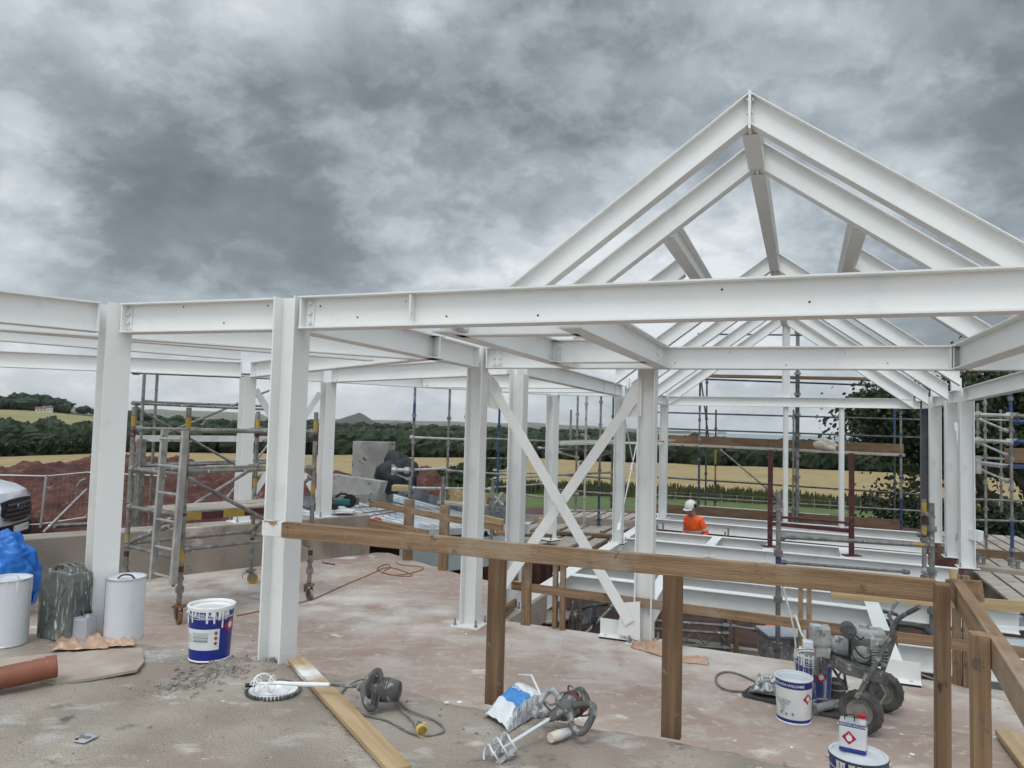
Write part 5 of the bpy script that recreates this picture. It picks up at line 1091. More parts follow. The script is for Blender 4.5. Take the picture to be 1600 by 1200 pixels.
# ================= TREES AT RIGHT =================
def branches(mb, p, d, l, r, depth, tips, spread=.55, droop=-.04):
    n = 4; pts = [p]; q = p.copy(); dd = d.copy()
    for i in range(n):
        dd = (dd+Vector((random.gauss(0, .12), random.gauss(0, .12), random.gauss(0, .08)+droop))).normalized(); q = q+dd*l/n; pts.append(q.copy())
    mb.path(pts, [r, r*.9, r*.75, r*.65, r*.55], 6)
    if depth == 0: tips.append((q, dd)); return
    for k in range(3 if depth > 1 else 4):
        nd = (dd+Vector((random.gauss(0, spread), random.gauss(0, spread), random.gauss(.05, spread*.7)))).normalized(); branches(mb, pts[random.randint(2, n)], nd, l*random.uniform(.6, .82), r*.5, depth-1, tips, spread, droop)
    tips.append((q, dd))
def tree(x, y, zb, h, label, seed, nleaf, lean=Vector((0, 0, 1)), ls=.11, m='near_leaf', cl=.5, name='broadleaf_tree', depth=4):
    random.seed(seed); r = thing(name, label, 'tree', (x, y, zb)); tips = []; mb = MB()
    branches(mb, Vector((0, 0, 0)), lean.normalized(), h*.36, h*.032, depth, tips, .62); mb.build('trunk', 'bark', r)
    lf = MB(); 
    for i in range(nleaf):
        t_, d = random.choice(tips); c = t_+Vector((random.gauss(0, cl), random.gauss(0, cl), random.gauss(-.08, cl*.7)))
        if c.z < 3.3+.8*noise.noise(c*.7) and random.random() < .9: continue
        a = Vector((random.gauss(0, 1), random.gauss(0, 1), random.gauss(0, .6))).normalized(); b = a.orthogonal().normalized(); e_ = a.cross(b); s_ = ls*random.uniform(.6, 1.3)
        lf.add([c+b*s_, c+b*s_*.3+e_*s_*.62, c-b*s_*.5+e_*s_*.45, c-b*s_*.9, c-b*s_*.5-e_*s_*.45, c+b*s_*.3-e_*s_*.62], [(0, 1, 2, 3, 4, 5)])
    lf.build('crown', m, r); return r
def tpos(pxx, Y, zb): p = aty(pxx, 700, Y); return p.x, p.y, zb
tree(*tpos(1560, 27, -2), 9.2, 'dark leafy tree behind the right columns, branches reaching left', 11, 26000, Vector((-.10, 0, 1)), .085, cl=.42)
tree(*tpos(1628, 25, -2), 9.2, 'dark broadleaf tree with visible trunk behind the right scaffold', 5, 26000, Vector((.03, 0, 1)), .085, cl=.42)
tree(*tpos(1680, 26, -2), 7.5, 'dark tree at the right edge, mostly outside the picture', 8, 14000, Vector((-.05, 0, 1)), .095, cl=.5)
def bush(pxx, Y, zb, w, h, label, seed, n=2600, m='leaf'):
    random.seed(seed); p = aty(pxx, 700, Y); r = thing('bush', label, 'bush', (p.x, p.y, zb)); mb = MB(); sm = MB()
    for k in range(14):
        a = random.random()*6.28; t_ = Vector((math.cos(a)*w*.4*random.random(), math.sin(a)*w*.4*random.random(), h*random.uniform(.5, .9))); sm.tube((0, 0, 0), t_, .02, 5, .006)
    for k in range(n):
        d = Vector((random.gauss(0, 1), random.gauss(0, 1), random.gauss(0, 1))).normalized(); f = random.random()**.4*(1+.35*noise.noise(d*2+Vector((seed, 0, 0)))); leafquad(mb, Vector((d.x*w/2*f, d.y*w/2*f, h/2+d.z*h/2*f)), random.uniform(.05, .12))
    sm.build('stems', 'bark', r); mb.build('foliage', m, r)
bush(1425, 26, -3, 3.4, 3.0, 'green bush at the lawn edge beneath the left tree branches', 2)
bush(1530, 22, -2.4, 3.2, 2.4, 'green bush behind the boards right of the large column', 3)
bush(1600, 21, -2.2, 3.2, 2.4, 'green bush at the right edge behind the blue tube', 4)
random.seed(99)
# ================= CYLINDRICAL TINS =================
def facing(p): return math.atan2(-p.y, -p.x)
def wrap(rf, a, z, off): r_ = rf(z)+off; return Vector((r_*math.cos(a), r_*math.sin(a), z))
def patch(rf, base, a0, a1, z0, z1, off=.0015, n=14, m=3):
    mb = MB(); vs = [wrap(rf, base+a0+(a1-a0)*i/n, z0+(z1-z0)*j/m, off) for i in range(n+1) for j in range(m+1)]
    mb.add(vs, [(i*(m+1)+j, (i+1)*(m+1)+j, (i+1)*(m+1)+j+1, i*(m+1)+j+1) for i in range(n) for j in range(m)]); return mb
def poly_wrap(rf, base, a, z, pts, off=.0025):
    mb = MB(); n = len(pts); c = wrap(rf, base+a, z, off); P = [c]+[wrap(rf, base+a+x/rf(z), z+y, off) for x, y in pts]; mb.add(P, [(0, 1+i, 1+(i+1) % n) for i in range(n)]); return mb
FL = [(0, -.020), (.012, -.016), (.018, -.002), (.012, .010), (.013, .020), (.004, .012), (.0, .030), (-.007, .012), (-.013, .016), (-.017, 0), (-.010, -.016)]
def textmesh(txt, size, bold=.012):
    cu = bpy.data.curves.new('t', 'FONT'); cu.body = txt; cu.size = size; cu.align_x = 'CENTER'; cu.offset = size*bold; o = bpy.data.objects.new('t', cu); COL.objects.link(o)
    me = bpy.data.meshes.new_from_object(o.evaluated_get(bpy.context.evaluated_depsgraph_get())); bpy.data.objects.remove(o); return me
def text_on(rf, base, a, z, txt, size, m, parent, off=.003, sx=1.0):
    me = textmesh(txt, size); rr = rf(z)
    for v_ in me.vertices: v_.co = wrap(rf, base+a+v_.co.x*sx/rr, z+v_.co.y, off)
    me.materials.clear(); me.materials.append(MATS[m]); o = bpy.data.objects.new('lettering', me); COL.objects.link(o); o.parent = parent; return o
def drips(rf, base, z1, n, lmax, parent, m='drip_white', sp=math.pi, w=.006, seed=1):
    rnd = random.Random(seed); mb = MB()
    for k in range(n):
        a = base+rnd.uniform(-sp, sp); l = rnd.uniform(.15, 1)**2*lmax+.01; ww = rnd.uniform(.4, 1.4)*w; pts = []
        for q, f in ((0, 1.6), (.15, 1), (.6, .7), (.92, .95), (1, .3)): pts.append((f, z1-l*q))
        L_ = [wrap(rf, a-f*ww/rf(z), z, .0032) for f, z in pts]; R_ = [wrap(rf, a+f*ww/rf(z), z, .0032) for f, z in pts]; Cn = [wrap(rf, a, z, .0055) for f, z in pts]
        n_ = len(pts); mb.add(L_+Cn+R_, [(i, n_+i, n_+i+1, i+1) for i in range(n_-1)]+[(n_+i, 2*n_+i, 2*n_+i+1, n_+i+1) for i in range(n_-1)])
    mb.build('paint_drips', m, parent, True)
def tin(p, rt, rb, h, label, name, cat, bands, rimm='steel_rim', inside='wet_white', fill=.985, group=None, handle=None, lid=False, tilt=None, flat=1.0, dent=0):
    """bands: [(z0,z1,mat)] as fractions"""
    M = Matrix.Translation(p)
    if tilt: M = M @ tilt
    r = thing(name, label, cat, mtx=M, group=group); rf = lambda z: rb+(rt-rb)*z/h
    mats = []; mb = MB()
    for (a, b, mm) in bands:
        if mm not in mats: mats.append(mm)
        mb.cm = mats.index(mm); k = 6; mb.lathe([(rf(h*(a+(b-a)*i/k)), h*(a+(b-a)*i/k)) for i in range(k+1)], n=48)
    mb.cm = 0
    o = mb.build('body', mats, r, True)
    if dent:
        for v_ in o.data.vertices:
            a = math.atan2(v_.co.y, v_.co.x)-facing(p)
            f = dent*noise.noise(Vector((math.cos(a)*1.8, math.sin(a)*1.8, v_.co.z*9)))*min(1, v_.co.z/h*4)*min(1, (1-v_.co.z/h)*3+.25); v_.co.x *= 1+f; v_.co.y *= 1+f
    mb = MB(); mb.lathe([(rf(h)-.004, h-.012), (rf(h)+.004, h-.010), (rf(h)+.006, h-.002), (rf(h)+.004, h+.003), (rf(h)-.003, h+.002), (rf(h)-.006, h-.02)], n=48); mb.build('rim', rimm, r, True)
    MB().lathe([(rf(0)+.001, .009), (rf(0)+.004, .006), (rf(0)+.004, 0), (.001, .002)], n=48).build('base_ring', rimm, r, True)
    mb = MB(); zf = h*fill
    if not lid: mb.lathe([(rf(h)-.004, h), (rf(zf)-.006, zf), (rf(zf)-.02, zf-.002), (.001, zf)], n=48); mb.build('contents', inside, r, True)
    else: mb.lathe([(rf(h)+.003, h-.006), (rf(h)+.003, h+.004), (rf(h)-.010, h+.005), (rf(h)-.016, h-.004), (.06, h-.003), (.055, h+.0), (.001, h+.001)], n=48); mb.build('lid', inside, r, True)
    if handle:
        az0, drop = handle; a = facing(p)+az0; pts = []
        for k in range(19):
            q = math.pi*k/18; x = math.cos(q)*(rf(h)+.008); yy = math.sin(q)*drop; c = Vector((-math.sin(a)*x, math.cos(a)*x, h-.035-abs(math.sin(q))*drop*.55)); c += Vector((math.cos(a), math.sin(a), 0))*(math.sin(q)*(rf(h)+.01)); pts.append(c)
        MB().path(pts, .0028, 6).build('wire_handle', 'steel_rim', r, True)
        for s_ in (-1, 1): MB().ball(Vector((-math.sin(a)*s_*(rf(h)+.004), math.cos(a)*s_*(rf(h)+.004), h-.035)), .014, 6).build('handle_ear', 'steel_rim', r, True)
    return r, rf, facing(p)
# plain white drums
def ondrum(x, y, z=.5): return at(x, y, z)
p = ondrum(192, 997); r, rf, fb = tin(p, .126, .126, .42, 'plain pale grey-white drum standing right of the green jerry can', 'paint_drum', 'drum', [(0, 1, 'tin_white')], inside='tin_white', fill=.965, group='plain white paint drums')
patch(rf, fb, -1.35, -1.30, .01, .41, .002, 2).build('side_seam', 'dark_grey', r)
mb = MB(); mb.path([Vector((-.06, 0, .405)), Vector((-.03, .01, .43)), Vector((.03, .01, .43)), Vector((.06, 0, .405))], .006, 6, 1); mb.build('lid_handle', 'black', r, True); MB().tube((.03, -.08, .40), (.03, -.08, .418), .022, 16).build('cap', 'steel_rim', r, True)
p = ondrum(8, 1005); r, rf, fb = tin(p, .131, .131, .43, 'plain white drum cut by the left edge of the picture', 'paint_drum', 'drum', [(0, 1, 'tin_white')], inside='tin_white', fill=.965, group='plain white paint drums')
mb = MB(); mb.path([Vector((-.07, 0, .425)), Vector((-.03, .01, .45)), Vector((.03, .01, .45)), Vector((.07, 0, .425))], .006, 6, 1); mb.build('lid_handle', 'steel_rim', r, True)
drips(rf, fb, .43, 16, .1, r, sp=1.4, seed=5)
# blue bucket
TXT = 'SHERWIN-WILLIAMS'
def hazard(rf, fb, a, z, s, parent):
    d = poly_wrap(rf, fb, a, z, [(0, -s), (s, 0), (0, s), (-s, 0)], .0024).build('hazard_diamond', 'hazard_red', parent)
    k = s/.045; poly_wrap(rf, fb, a, z+.002, [(x*k, y*k) for x, y in FL], .0036).build('flame_symbol', 'wet_white', d)
p = ondrum(327, 1026); r, rf, fb = tin(p, .139, .123, .335, 'blue paint bucket full of white paint, drips over its rim, by the rubble', 'paint_bucket', 'paint bucket', [(0, 1, 'paint_blue')], rimm='drip_white', inside='wet_white', fill=.955, group='branded paint buckets', handle=(.3, .05))
lb = patch(rf, fb, -1.35, .42, .075, .205).build('label', 'paper_white', r)
for k in range(7): patch(rf, fb, -.88, -.08-.02*(k % 3), .178-.009*k, .183-.009*k, .003, 8, 1).build('print_line', 'print_grey' if k in (3,) else 'print_light', lb)
patch(rf, fb, -.82, -.12, .128, .139, .003, 8, 1).build('print_bar', 'print_grey', lb)
for k in range(5): patch(rf, fb, -1.3, -.98, .165-.011*k, .170-.011*k, .003, 6, 1).build('print_line', 'print_light', lb)
for k in range(3): poly_wrap(rf, fb, .25, .180-.032*k, [(0, -.013), (.013, 0), (0, .013), (-.013, 0)], .003).build('warning_mark', 'hazard_red', lb); poly_wrap(rf, fb, .25, .180-.032*k, [(0, -.009), (.009, 0), (0, .009), (-.009, 0)], .0034).build('warning_mark', 'paper_white', lb); poly_wrap(rf, fb, .25, .180-.032*k, [(x*.35, y*.35) for x, y in FL], .0038).build('warning_mark', 'black', lb)
hazard(rf, fb, .98, .215, .047, r); text_on(rf, fb, -.15, .278, TXT, .036, 'paper_white', r, sx=.88)
patch(rf, fb, -3.14, 3.14, .266, .270, .002, 48, 1).build('stripe', 'paper_white', r); drips(rf, fb, .327, 46, .13, r, sp=3.1, seed=3)
mb = MB(); mb.lathe([(rf(.33)+.003, .312), (rf(.33)+.008, .325), (rf(.33)+.007, .337), (rf(.33)-.004, .339), (rf(.33)-.009, .325)], n=40); o = mb.build('paint_rim', 'drip_white', r, True)
for v_ in o.data.vertices: v_.co *= 1+.012*noise.noise(v_.co*18)
# white/blue bucket on slab, dirty one behind
p = at(1240, 1123, 0); r, rf, fb = tin(p, .125, .116, .30, 'dented white paint bucket with blue bands and red diamond, in front of the pump', 'paint_bucket', 'paint bucket', [(0, .10, 'paint_blue'), (.10, .80, 'paper_white'), (.80, 1, 'paint_blue')], rimm='drip_white', inside='tin_white', fill=.80, group='branded paint buckets', dent=.035)
text_on(rf, fb, -.35, .256, TXT, .028, 'paper_white', r, .006, .9); hazard(rf, fb, .85, .175, .040, r)
for k in range(5): text_on(rf, fb, -.62, .150-.018*k, ('PROTECTIVE', 'COATING', 'II IIII I', 'III II', 'IIIII')[k], .02, 'print_grey', r, .006)
for k, (a, z) in enumerate(((-.72, .05), (-.4, .045), (-.05, .05))): poly_wrap(rf, fb, a, z+.02, [(x*.5, y*.5) for x, y in FL], .006).build('warning_mark', 'print_grey', r)
p = at(1271, 1092, 0); r, rf, fb = tin(p, .135, .123, .34, 'dirty blue paint bucket under the pump intake, streaked with white', 'paint_bucket', 'paint bucket', [(0, 1, 'paint_blue_dirty')], rimm='drip_white', inside='machine_pale', fill=.72, group='branded paint buckets', handle=(-.2, .06))
hazard(rf, fb, .42, .205, .052, r); text_on(rf, fb, .1, .30, TXT, .034, 'paper_white', r, sx=.88); drips(rf, fb, .36, 40, .2, r, sp=3, seed=8)
patch(rf, fb, -3.14, 3.14, .285, .289, .002, 48, 1).build('stripe', 'paper_white', r)
# bucket at bottom with can on it
p = at(1341, 1178, .36); p.z = 0; r, rf, fb = tin(p, .142, .130, .36, 'closed blue paint bucket at the bottom edge carrying a small solvent can', 'paint_bucket', 'paint bucket', [(0, 1, 'paint_blue')], rimm='dark_grey', inside='tin_white', lid=True, group='branded paint buckets', handle=(.1, .05))
text_on(rf, fb, 0, .305, 'Sherwin-Williams', .036, 'paper_white', r, sx=.85); drips(rf, fb, .35, 30, .06, r, sp=2, seed=2)
def flatcan(M, w, d, h, label, body, band, cap, group=None, hz=True, txt=True):
    r = thing('solvent_can', label, 'solvent can', mtx=M, group=group)
    mats = [body, band]; 
    MB().box((0, 0, h*.5), (w, d, h*(.76 if band else 1))).build('body', body, r, bevel=.008)
    if band:
        for z0, z1 in ((0, .12), (.86, 1)): MB().box((0, 0, h*(z0+z1)/2), (w, d, h*(z1-z0))).build('band', band, r, bevel=.006)
    MB().box((0, 0, h+.002), (w*.98, d*.98, .006)).build('top_panel', 'steel_rim' if band else body, r, bevel=.002)
    MB().tube((w*.32, 0, h), (w*.32, 0, h+.03), .017, 16).build('neck', 'paper_white' if band else 'tin_grey', r, True); MB().tube((w*.32, 0, h+.028), (w*.32, 0, h+.045), .021, 16).build('cap', cap, r, True)
    MB().path([(-w*.32, 0, h), (-w*.30, 0, h+.028), (-w*.05, 0, h+.036), (w*.06, 0, h+.03), (w*.04, 0, h)], .0035, 6, 2).build('handle', 'black', r, True)
    if hz:
        s = .036; mb = MB(); c = Vector((-w*.12, -d/2-.0012, h*.50)); mb.add([c+Vector((0, 0, -s)), c+Vector((s, 0, 0)), c+Vector((0, 0, s)), c+Vector((-s, 0, 0))], [(0, 1, 2, 3)]); dm = mb.build('hazard_diamond', 'hazard_red', r)
        mb = MB(); mb.add([c+Vector((x*.9, -.0012, y*.9)) for x, y in FL], [tuple(range(len(FL)))]); mb.build('flame_symbol', 'wet_white', dm)
        for k in range(4): MB().box((w/2+.0008, -d*.05, h*(.62-.09*k)), (.001, d*(.6-.1*(k % 2)), h*.03)).build('print_line', 'print_light', r)
    if txt:
        me = textmesh(TXT, .018)
        for v_ in me.vertices: v_.co = Vector((v_.co.x*.9, -d/2-.003, h*.905+v_.co.y))
        me.materials.clear(); me.materials.append(MATS['paper_white']); o = bpy.data.objects.new('lettering', me); COL.objects.link(o); o.parent = r
    return r
p = at(1333, 1172, .365); M = Matrix.Rotation(math.radians(-30), 4, 'Z'); M.translation = p; flatcan(M, .132, .08, .148, 'small blue and white solvent can with red cap standing on the closed bucket', 'paper_white', 'paint_blue', 'red')
p = at(124, 1002, .5); M = Matrix.Rotation(math.radians(-12), 4, 'Z'); M.translation = p; r = flatcan(M, .185, .10, .165, 'small grey solvent can with black handle between jerry can and drum', 'tin_grey', None, 'black', hz=False, txt=False)
for k in range(3): MB().box((-.04, -.0505, .115-.02*k), (.07, .001, .006)).build('print_line', 'print_light', r)
# jerry can
p = at(92, 1000, .5); M = Matrix.Rotation(math.radians(-24), 4, 'Z'); M.translation = p+Vector((0, .05, 0)); r = thing('jerry_can', 'green jerry can splashed with white paint, between the two white drums', 'jerry can', mtx=M)
mb = MB(); prof = [(-.155, 0), (.155, 0), (.16, .02), (.165, .40), (.15, .455), (.05, .47), (-.06, .46), (-.15, .37), (-.165, .33), (-.165, .02)]; n = len(prof)
P = [Vector((x*(1 if abs(y_) < .07 else .95), y_, z if abs(y_) < .07 else z*.985+.003)) for y_ in (-.085, -.068, .068, .085) for x, z in prof]
mb.add(P, [tuple(range(n)), tuple(range(4*n-1, 3*n-1, -1))]+[(j*n+i, (j+1)*n+i, (j+1)*n+(i+1) % n, j*n+(i+1) % n) for j in range(3) for i in range(n)]); mb.build('body', 'jerry', r, bevel=.008)
for (a, b) in (((-.11, .06), (.11, .38)), ((-.11, .36), (.11, .06))): MB().bar(Vector((a[0], -.086, a[1])), Vector((b[0], -.086, b[1])), .03, .008, Vector((0, -1, 0))).build('pressed_rib', 'jerry', r, bevel=.003)
for k in (-.05, 0, .05): MB().path([(-.06, k, .455), (-.05, k, .50), (.08, k, .505), (.12, k, .46)], .009, 8, 1).build('handle_bar', 'jerry', r, True)
mb = MB(); mb.tube((-.12, 0, .40), (-.155, 0, .455), .028, 14); mb.bar(Vector((-.16, 0, .46)), Vector((-.08, 0, .47)), .03, .012); mb.build('spout_cap', 'jerry', r, True)
# crumpled plastic pieces
def crumple(pts, label, name, m, seed, h=.07, n=26, cat='plastic sheet', z0=None):
    """pts: 4 world corners; bilinear sheet with folds"""
    a, b, c, d = [Vector(p) for p in pts]; o_ = (a+c)/2; o_.z = min(p.z for p in (a, b, c, d)); mb = MB(o_); vs = []
    for i in range(n+1):
        for j in range(n+1):
            u_, w_ = i/n, j/n; jit = .05*noise.noise(Vector((u_*5, w_*5, seed))); u2 = u_+jit; p = a.lerp(b, u2).lerp(d.lerp(c, u2), w_+jit)
            e_ = min(1, 6*min(u_, 1-u_, w_, 1-w_)+.15)
            z = max(0, h*(.42+.55*noise.noise(Vector((u_*2.2, w_*1.6, seed)))+.32*(1-3*abs(noise.noise(Vector((u_*3.5+w_*2, w_*2.5, seed+3)))))+.16*(1-3*abs(noise.noise(Vector((u_*9, w_*6+u_*4, seed+5))))))*e_)
            vs.append(p+Vector((0, 0, z+.004)))
    mb.add(vs, [(i*(n+1)+j, (i+1)*(n+1)+j, (i+1)*(n+1)+j+1, i*(n+1)+j+1) for i in range(n) for j in range(n)]); o = mb.build(name, m, loc=o_, smooth=True)
    so_ = o.modifiers.new('thick', 'SOLIDIFY'); so_.thickness = .0015; return tag(o, label, cat)
crumple([at(78, 1019, .5), at(170, 1014, .5), at(158, 985, .5), at(96, 990, .5)], 'crumpled tan plastic sheet lying at the foot of the solvent can', 'plastic_sheet', 'tan_plastic', 3, .06)
crumple([at(150, 1013, .5), at(212, 1010, .5), at(206, 993, .5), at(165, 1000, .5)], 'smaller crumpled tan plastic sheet in front of the right drum', 'plastic_sheet', 'tan_plastic', 8, .055)
crumple([at(985, 1012, 0), at(1050, 1032, 0), at(1040, 1005, 0), at(990, 1003, 0)], 'tan plastic bag flattened at the foot of the slab edge column', 'plastic_bag', 'tan_plastic', 12, .05, cat='plastic bag')
crumple([at(1050, 1034, 0), at(1108, 1040, 0), at(1105, 1028, 0), at(1060, 1024, 0)], 'flat tan plastic strip right of the right front post', 'plastic_strip', 'tan_plastic', 15, .02)
# plywood board and pipe
mb = MB(); pts = [at(x, y, .52) for x, y in ((60, 1062), (88, 1066), (150, 1058), (214, 1046), (225, 1034), (222, 1012), (150, 1016), (70, 1024))]; o_ = pts[0].copy(); mb.off = o_; n = len(pts)
mb.add(pts+[p-Vector((0, 0, .016)) for p in pts], [tuple(range(n)), tuple(range(2*n-1, n-1, -1))]+[(i, n+i, n+(i+1) % n, (i+1) % n) for i in range(n)]); tag(mb.build('plywood_board', 'plywood', loc=o_), 'flat grey-tan board with broken corner lying before the jerry can', 'board')
mb = MB(); pts = [at(x, y, .512) for x, y in ((-60, 1060), (20, 1070), (100, 1056), (140, 1040), (110, 1018), (-60, 1034))]; mb.off = pts[0].copy(); n = len(pts)
mb.add(pts+[p-Vector((0, 0, .01)) for p in pts], [tuple(range(n)), tuple(range(2*n-1, n-1, -1))]+[(i, n+i, n+(i+1) % n, (i+1) % n) for i in range(n)]); tag(mb.build('cardboard', 'plywood', loc=mb.off), 'brown flattened sheet under the board at the left edge', 'sheet')
a = aty(88, 1060, 4.30); a.z = .605; b = aty(-60, 1083, 4.05); b.z = .565; r = thing('clay_pipe', 'terracotta coloured drainage pipe lying on the floor at the left edge', 'pipe', tuple(a)); d = (b-a).normalized()
x_, y_, z_ = frame(b-a); R = Matrix((y_, z_, x_)).transposed(); L_ = (b-a).length
MB().lathe([(.052, .004), (.058, .0), (.0625, .004), (.0625, .05), (.0605, .06), (.0605, L_), (.05, L_), (.052, .01)], n=32, R=R).build('pipe', 'terracotta', r, True)
# blue tarp
crumple([at(-60, 925, 0), at(28, 925, 0)+Vector((0, 0, 0)), at(32, 900, 0), at(-60, 898, 0)], 'blue tarpaulin heaped against the concrete wall at the left edge', 'tarpaulin', 'tarp_blue', 4, .3, 30, 'tarpaulin')
mb = MB(); c = aty(-2, 866, 7.6); mb.ball((0, 0, 0), .38, 64, (1.0, .7, 1.02)); o = mb.build('tarpaulin_bundle', 'tarp_blue', smooth=True, loc=Vector((c.x, c.y, .44)))
for v_ in o.data.vertices: c_ = Vector((v_.co.x*1.6+v_.co.z*.5, v_.co.y*1.6, v_.co.z*.55)); v_.co *= 1+.16*noise.noise(v_.co*2.5)+.34*abs(noise.noise(c_*3.2))-.22*abs(noise.noise(c_*7+Vector((3, 3, 3))))-.10*abs(noise.noise(v_.co*16))
tag(o, 'rounded blue tarpaulin bundle rising above the wall at the left edge', 'tarpaulin')
crumple([at(40, 946, 0), at(54, 944, 0), at(74, 903, 0), at(36, 900, 0)], 'blue tarpaulin corner lying on the slab behind the jerry can', 'tarpaulin', 'tarp_blue', 6, .16, 24, 'tarpaulin')
# small grey plate, papers
M = Matrix.Rotation(-.25, 4, 'Z'); M.translation = at(134, 1155, .506); r = thing('metal_plate', 'small grey metal plate lying alone on the rough floor', 'metal plate', mtx=M); MB().box((0, 0, .004), (.068, .085, .006)).build('plate', 'tin_grey', r, bevel=.002); MB().box((-.005, .0, .009), (.05, .022, .004)).build('clip', 'galv', r); MB().box((-.024, -.028, .009), (.012, .012, .004)).build('clip', 'black', r)
for x, y, w_, lb in ((318, 893, .16, 'grey paper scrap on slab below the scaffold platform'), (698, 1098, .03, 'left one of two white paint blobs near the left front post'), (718, 1097, .035, 'right one of two white paint blobs near the left front post'), (1425, 1179, .05, 'white paint blob on slab near the bottom right corner'), (625, 911, .05, 'small white paint blob beside the orange cord')):
    z = .503 if x in (698, 718) else .004; p = at(x, y, z); mb = MB(p); pts = [p+Vector((w_*.5*math.cos(a)*random.uniform(.6, 1.1), w_*.3*math.sin(a)*random.uniform(.6, 1.1), 0)) for a in [k*.52 for k in range(12)]]
    mb.add(pts+[q+Vector((0, 0, .006)) for q in [p.lerp(k, .75) for k in pts]], [tuple(range(12, 24))]+[(i, (i+1) % 12, 12+(i+1) % 12, 12+i) for i in range(12)]); tag(mb.build('paper_scrap' if x == 318 else 'paint_blob', 'tin_grey' if x == 318 else 'wet_white', loc=p), lb, 'scrap' if x == 318 else 'paint blob')
p = at(525, 881, .004); tag(MB(p).bar(at(504, 879, .01), at(523, 882, .01), .02, .012).build('timber_sliver', 'dark_grey', loc=p), 'thin dark sliver lying on slab right of the nearest column', 'sliver')
# orange cord on slab
o = MB(); pts = [at(x, y, .008) for x, y in ((370, 962), (415, 953), (486, 938), (510, 927), (545, 911), (580, 897), (600, 886), (620, 888), (650, 900), (630, 901), (600, 896), (585, 889), (605, 880), (612, 886), (596, 893), (610, 899), (640, 897), (670, 886), (625, 883), (618, 878))]
tag(o.path(pts, .006, 6, 2).build('extension_cord', 'cable_orange', smooth=True), 'thin orange brown cord looping across the pink slab', 'cord')
# ================= TOOLS ON THE FLOOR =================
def zf(x, y, z): return at(x, y, z)
# --- lid with paint
p = at(427, 1081, .506); r = thing('bucket_lid', 'upturned bucket lid holding wet white paint on the rough floor', 'lid', tuple(p)); mb = MB(); mb.lathe([(.001, .006), (.118, .006), (.125, .012), (.132, .016), (.132, .010), (.140, .002)], n=48); mb.build('disc', 'wet_white', r, True)
tb = MB()
for k in range(44):
    a = 2*math.pi*k/44; c = Vector((math.cos(a)*.143, math.sin(a)*.143, .010)); tb.box(c, (.016, .013, .020), Matrix.Rotation(a, 3, 'Z') @ Matrix.Rotation(.35, 3, 'Y'))
tb.build('tabs', 'machine', r, bevel=.002)
mb = MB(); vs = []
for i in range(17):
    for j in range(17):
        u_, w_ = i/16-.5, j/16-.5; vs.append((u_*.17, w_*.14, .008+.028*max(0, 1-(u_*u_+w_*w_)*4)*(.6+abs(noise.noise(Vector((u_*8, w_*8, 2)))))))
mb.add(vs, [(i*17+j, (i+1)*17+j, (i+1)*17+j+1, i*17+j+1) for i in range(16) for j in range(16)]); mb.build('paint_pool', 'wet_white', r, True)
# --- mixer 1
r = thing('paint_mixer', 'grey electric paint mixer lying with its white whisk on the lid', 'mixer drill', tuple(at(590, 1085, .5))); O_ = r.location.copy()
def q(x, y, z): return at(x, y, z)
a = q(402, 1068, .575); b = q(515, 1070, .60); c = q(562, 1073, .60)
MB(O_).path([a, a.lerp(b, .3)+Vector((0, 0, .004)), a.lerp(b, .7), b], [.008, .010, .013, .009, .011], 8).build('coated_shaft', 'drip_white', r, True)
MB(O_).tube(b, c, .0075, 8).build('shaft', 'machine', r, True)
MB(O_).tube(q(384, 1071, .56), q(398, 1070, .565), .012, 8).build('whisk_tip', 'black', r, True)
wk = MB(O_); ax = (c-a).normalized(); sd = ax.cross(Vector((0, 0, 1))).normalized()
for k in range(3):
    an = k*2*math.pi/3; n_ = (Vector((0, 0, 1))*math.cos(an)+sd*math.sin(an)); pts = [a+ax*.005]
    for t_ in range(9): w_ = t_/8; pts.append(a+ax*(-.03+.12*w_)+n_*.055*math.sin(math.pi*w_)+ax.cross(n_)*.03*math.cos(math.pi*w_))
    wk.path(pts, .004, 6, 1)
for e_ in (0, .085): wk.path([a+ax*e_+(Vector((0, 0, 1))*math.cos(t)+sd*math.sin(t))*.045 for t in [k*.35 for k in range(19)]], .0035, 6)
wk.build('whisk', 'drip_white', r, True)
c2 = q(578, 1076, .60); e2 = q(619, 1079, .60); d = (e2-c2).normalized(); R = Matrix((*[Vector(v_) for v_ in (frame(d)[1], frame(d)[2], d)],)).transposed()
MB(O_).lathe([(.012, -.07), (.02, -.05), (.022, -.03), (.036, -.012), (.052, .0), (.055, .02), (.05, .03), (.056, .035), (.060, .05), (.060, .12), (.055, .135), (.055, .15), (.048, .165), (.001, .168)], c2, 24, R).build('motor_body', 'machine', r, True)
for k in range(5): MB(O_).lathe([(.0612, .055+.012*k), (.064, .058+.012*k), (.0612, .061+.012*k)], c2, 24, R).build('vent_ring', 'dark_grey', r, True)
hc = q(585, 1078, .60)+d*.015; z3_ = Vector((0, 0, 1)); hp = [hc+z3_*.055+d*.02, hc+z3_*.1+d*.01, hc+z3_*.105-d*.005, hc+z3_*.05-d*.06+sd*.07, hc-z3_*.02-d*.03+sd*.12, hc-z3_*.065+sd*.11, hc-z3_*.075+sd*.03]
MB(O_).path(hp, .017, 8, 2).build('loop_handle', 'machine', r, True)
for k in range(5): MB(O_).bar(hc+z3_*(.075)+d*(-.004+.006*k)+sd*.01, hc-z3_*.06+d*(-.004+.006*k)+sd*.07, .003, .02, d).build('grip_rib', 'dark_grey', r)
